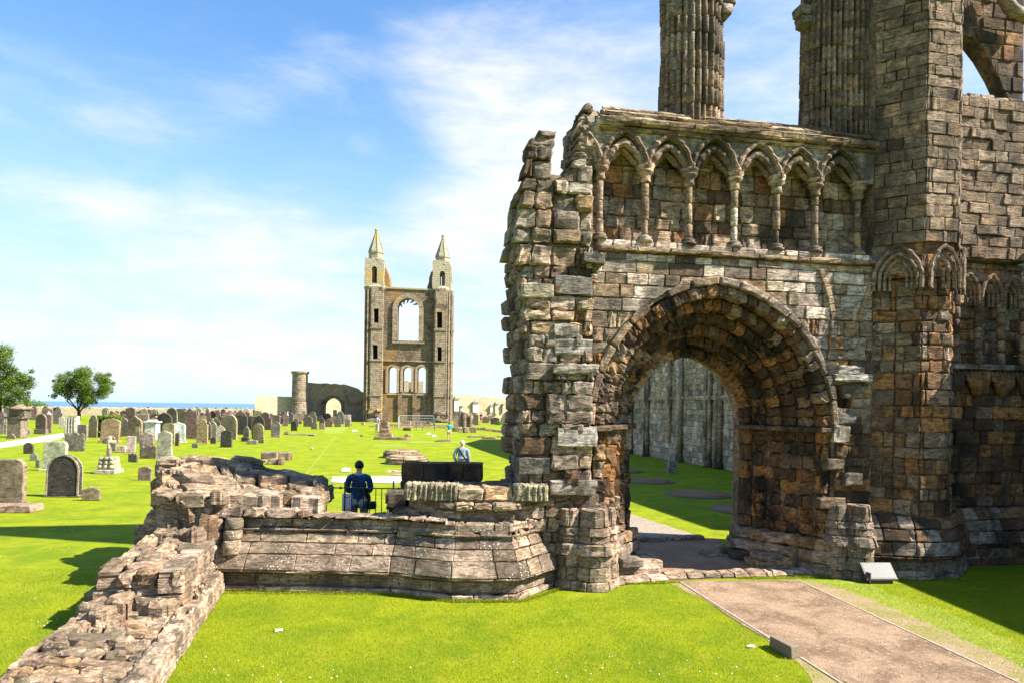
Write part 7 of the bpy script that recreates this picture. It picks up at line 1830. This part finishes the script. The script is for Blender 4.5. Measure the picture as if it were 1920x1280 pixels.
def reg_edge(r, n):
    pl_ = [(-4.7, 11.15), (-1.95, 11.16), (-.9, 10.8), (.2, 10.86), (.85, 11.6)]; out = []
    for p, q in list(zip(pl_, pl_[1:]))+[((1.5, 11.95), (3.0, 12.2)), ((4.2, 12.55), (6.3, 12.75)), ((6.3, 12.5), (9.5, 12.75)), ((-3.8, 7.4), (-4.68, 11.1)), ((-5.15, 6.0), (-5.6, 8.7))]:
        m_ = n//10; t = r.rand(m_)[:, None]; a_ = np.array(p)*(1-t)+np.array(q)*t+r.normal(size=(m_, 2))*.02; out.append(a_)
    return np.concatenate(out)
blades('grass_tufts', reg_edge, 9000, .03, .075, .004, 12, 'longer grass along the foot of the walls')
def reg_ledge(r, n):
    u = r.choice([1.2, 1.25, 1.3, .3, 2.9, 3.6, -1.0, -.95], n)+r.normal(size=n)*.05; h = -.5+r.normal(size=n)*.05
    return np.stack([1.6+CA*u+SA*h, 12.05+SA*u-CA*h, np.where(u < -.7, 7.80, 8.53)], 1)
blades('wall_top_grass', reg_ledge, 900, .03, .10, .006, 14, 'tufts of grass on the ledge of the tall front')
def daisies(n, seed):
    r = np.random.RandomState(seed); mb = MB()
    for i in range(n):
        y = 6.5+r.rand()**1.6*28; x = (r.rand()*2-1)*.78*y
        if -4 < y-12.5 < 2 and x > -6: continue
        if inpoly(np.array([[x, y]]), gravel_p)[0]: continue
        if r.rand() > .35+.65*(math.sin(x*1.1)*math.sin(y*.8) > 0): continue
        s_ = .006+.005*r.rand(); mb.lathe((x, y, .022), [(s_, 0), (s_*.5, .006)], 5)
    o = mb.done('daisies', 'white_fabric'); tag(o, 'tiny white daisies scattered over the lawn', None, None, 'stuff')
daisies(1100, 3)
r = np.random.RandomState(8); mb = MB(); n = 0
while n < 2600:
    y = 7.0+r.rand()*7.6; x = 1.5+r.rand()*6.5
    inside = inpoly(np.array([[x, y]]), gravel_p)[0] or inpoly(np.array([[x, y]]), gp((1185, 1012), (1345, 1008), (1375, 1045), (1450, 1080), (1250, 1088), (1190, 1050)))[0]
    if not inside: n += .25; continue
    s_ = .006+.012*r.rand()**2.5; k = len(mb.v); h = s_*.8
    mb.v += [(x+s_*math.cos(a_)*(.7+.5*r.rand()), y+s_*math.sin(a_)*(.7+.5*r.rand()), .006) for a_ in (0, 1.26, 2.5, 3.8, 5.0)]+[(x+.2*s_, y, .008+h)]
    mb.f += [(k+i, k+(i+1) % 5, k+5) for i in range(5)]; n += 1
o = mb.done('gravel', 'path_gravel'); tag(o, 'loose pebbles on the brown gravel path', None, None, 'stuff')
for ps_, lab in (((523, 1183), 'scrap of white paper on the foreground grass'), ((1407, 1213), 'small white flower head near the path edge')):
    x, y = G(*ps_); o = MB().box((x, y, .02), (.10, .05, .012), .4, 1, .008).done('paper_scrap', 'white_fabric', None, wloc=(x, y, 0)); tag(o, lab, 'litter')
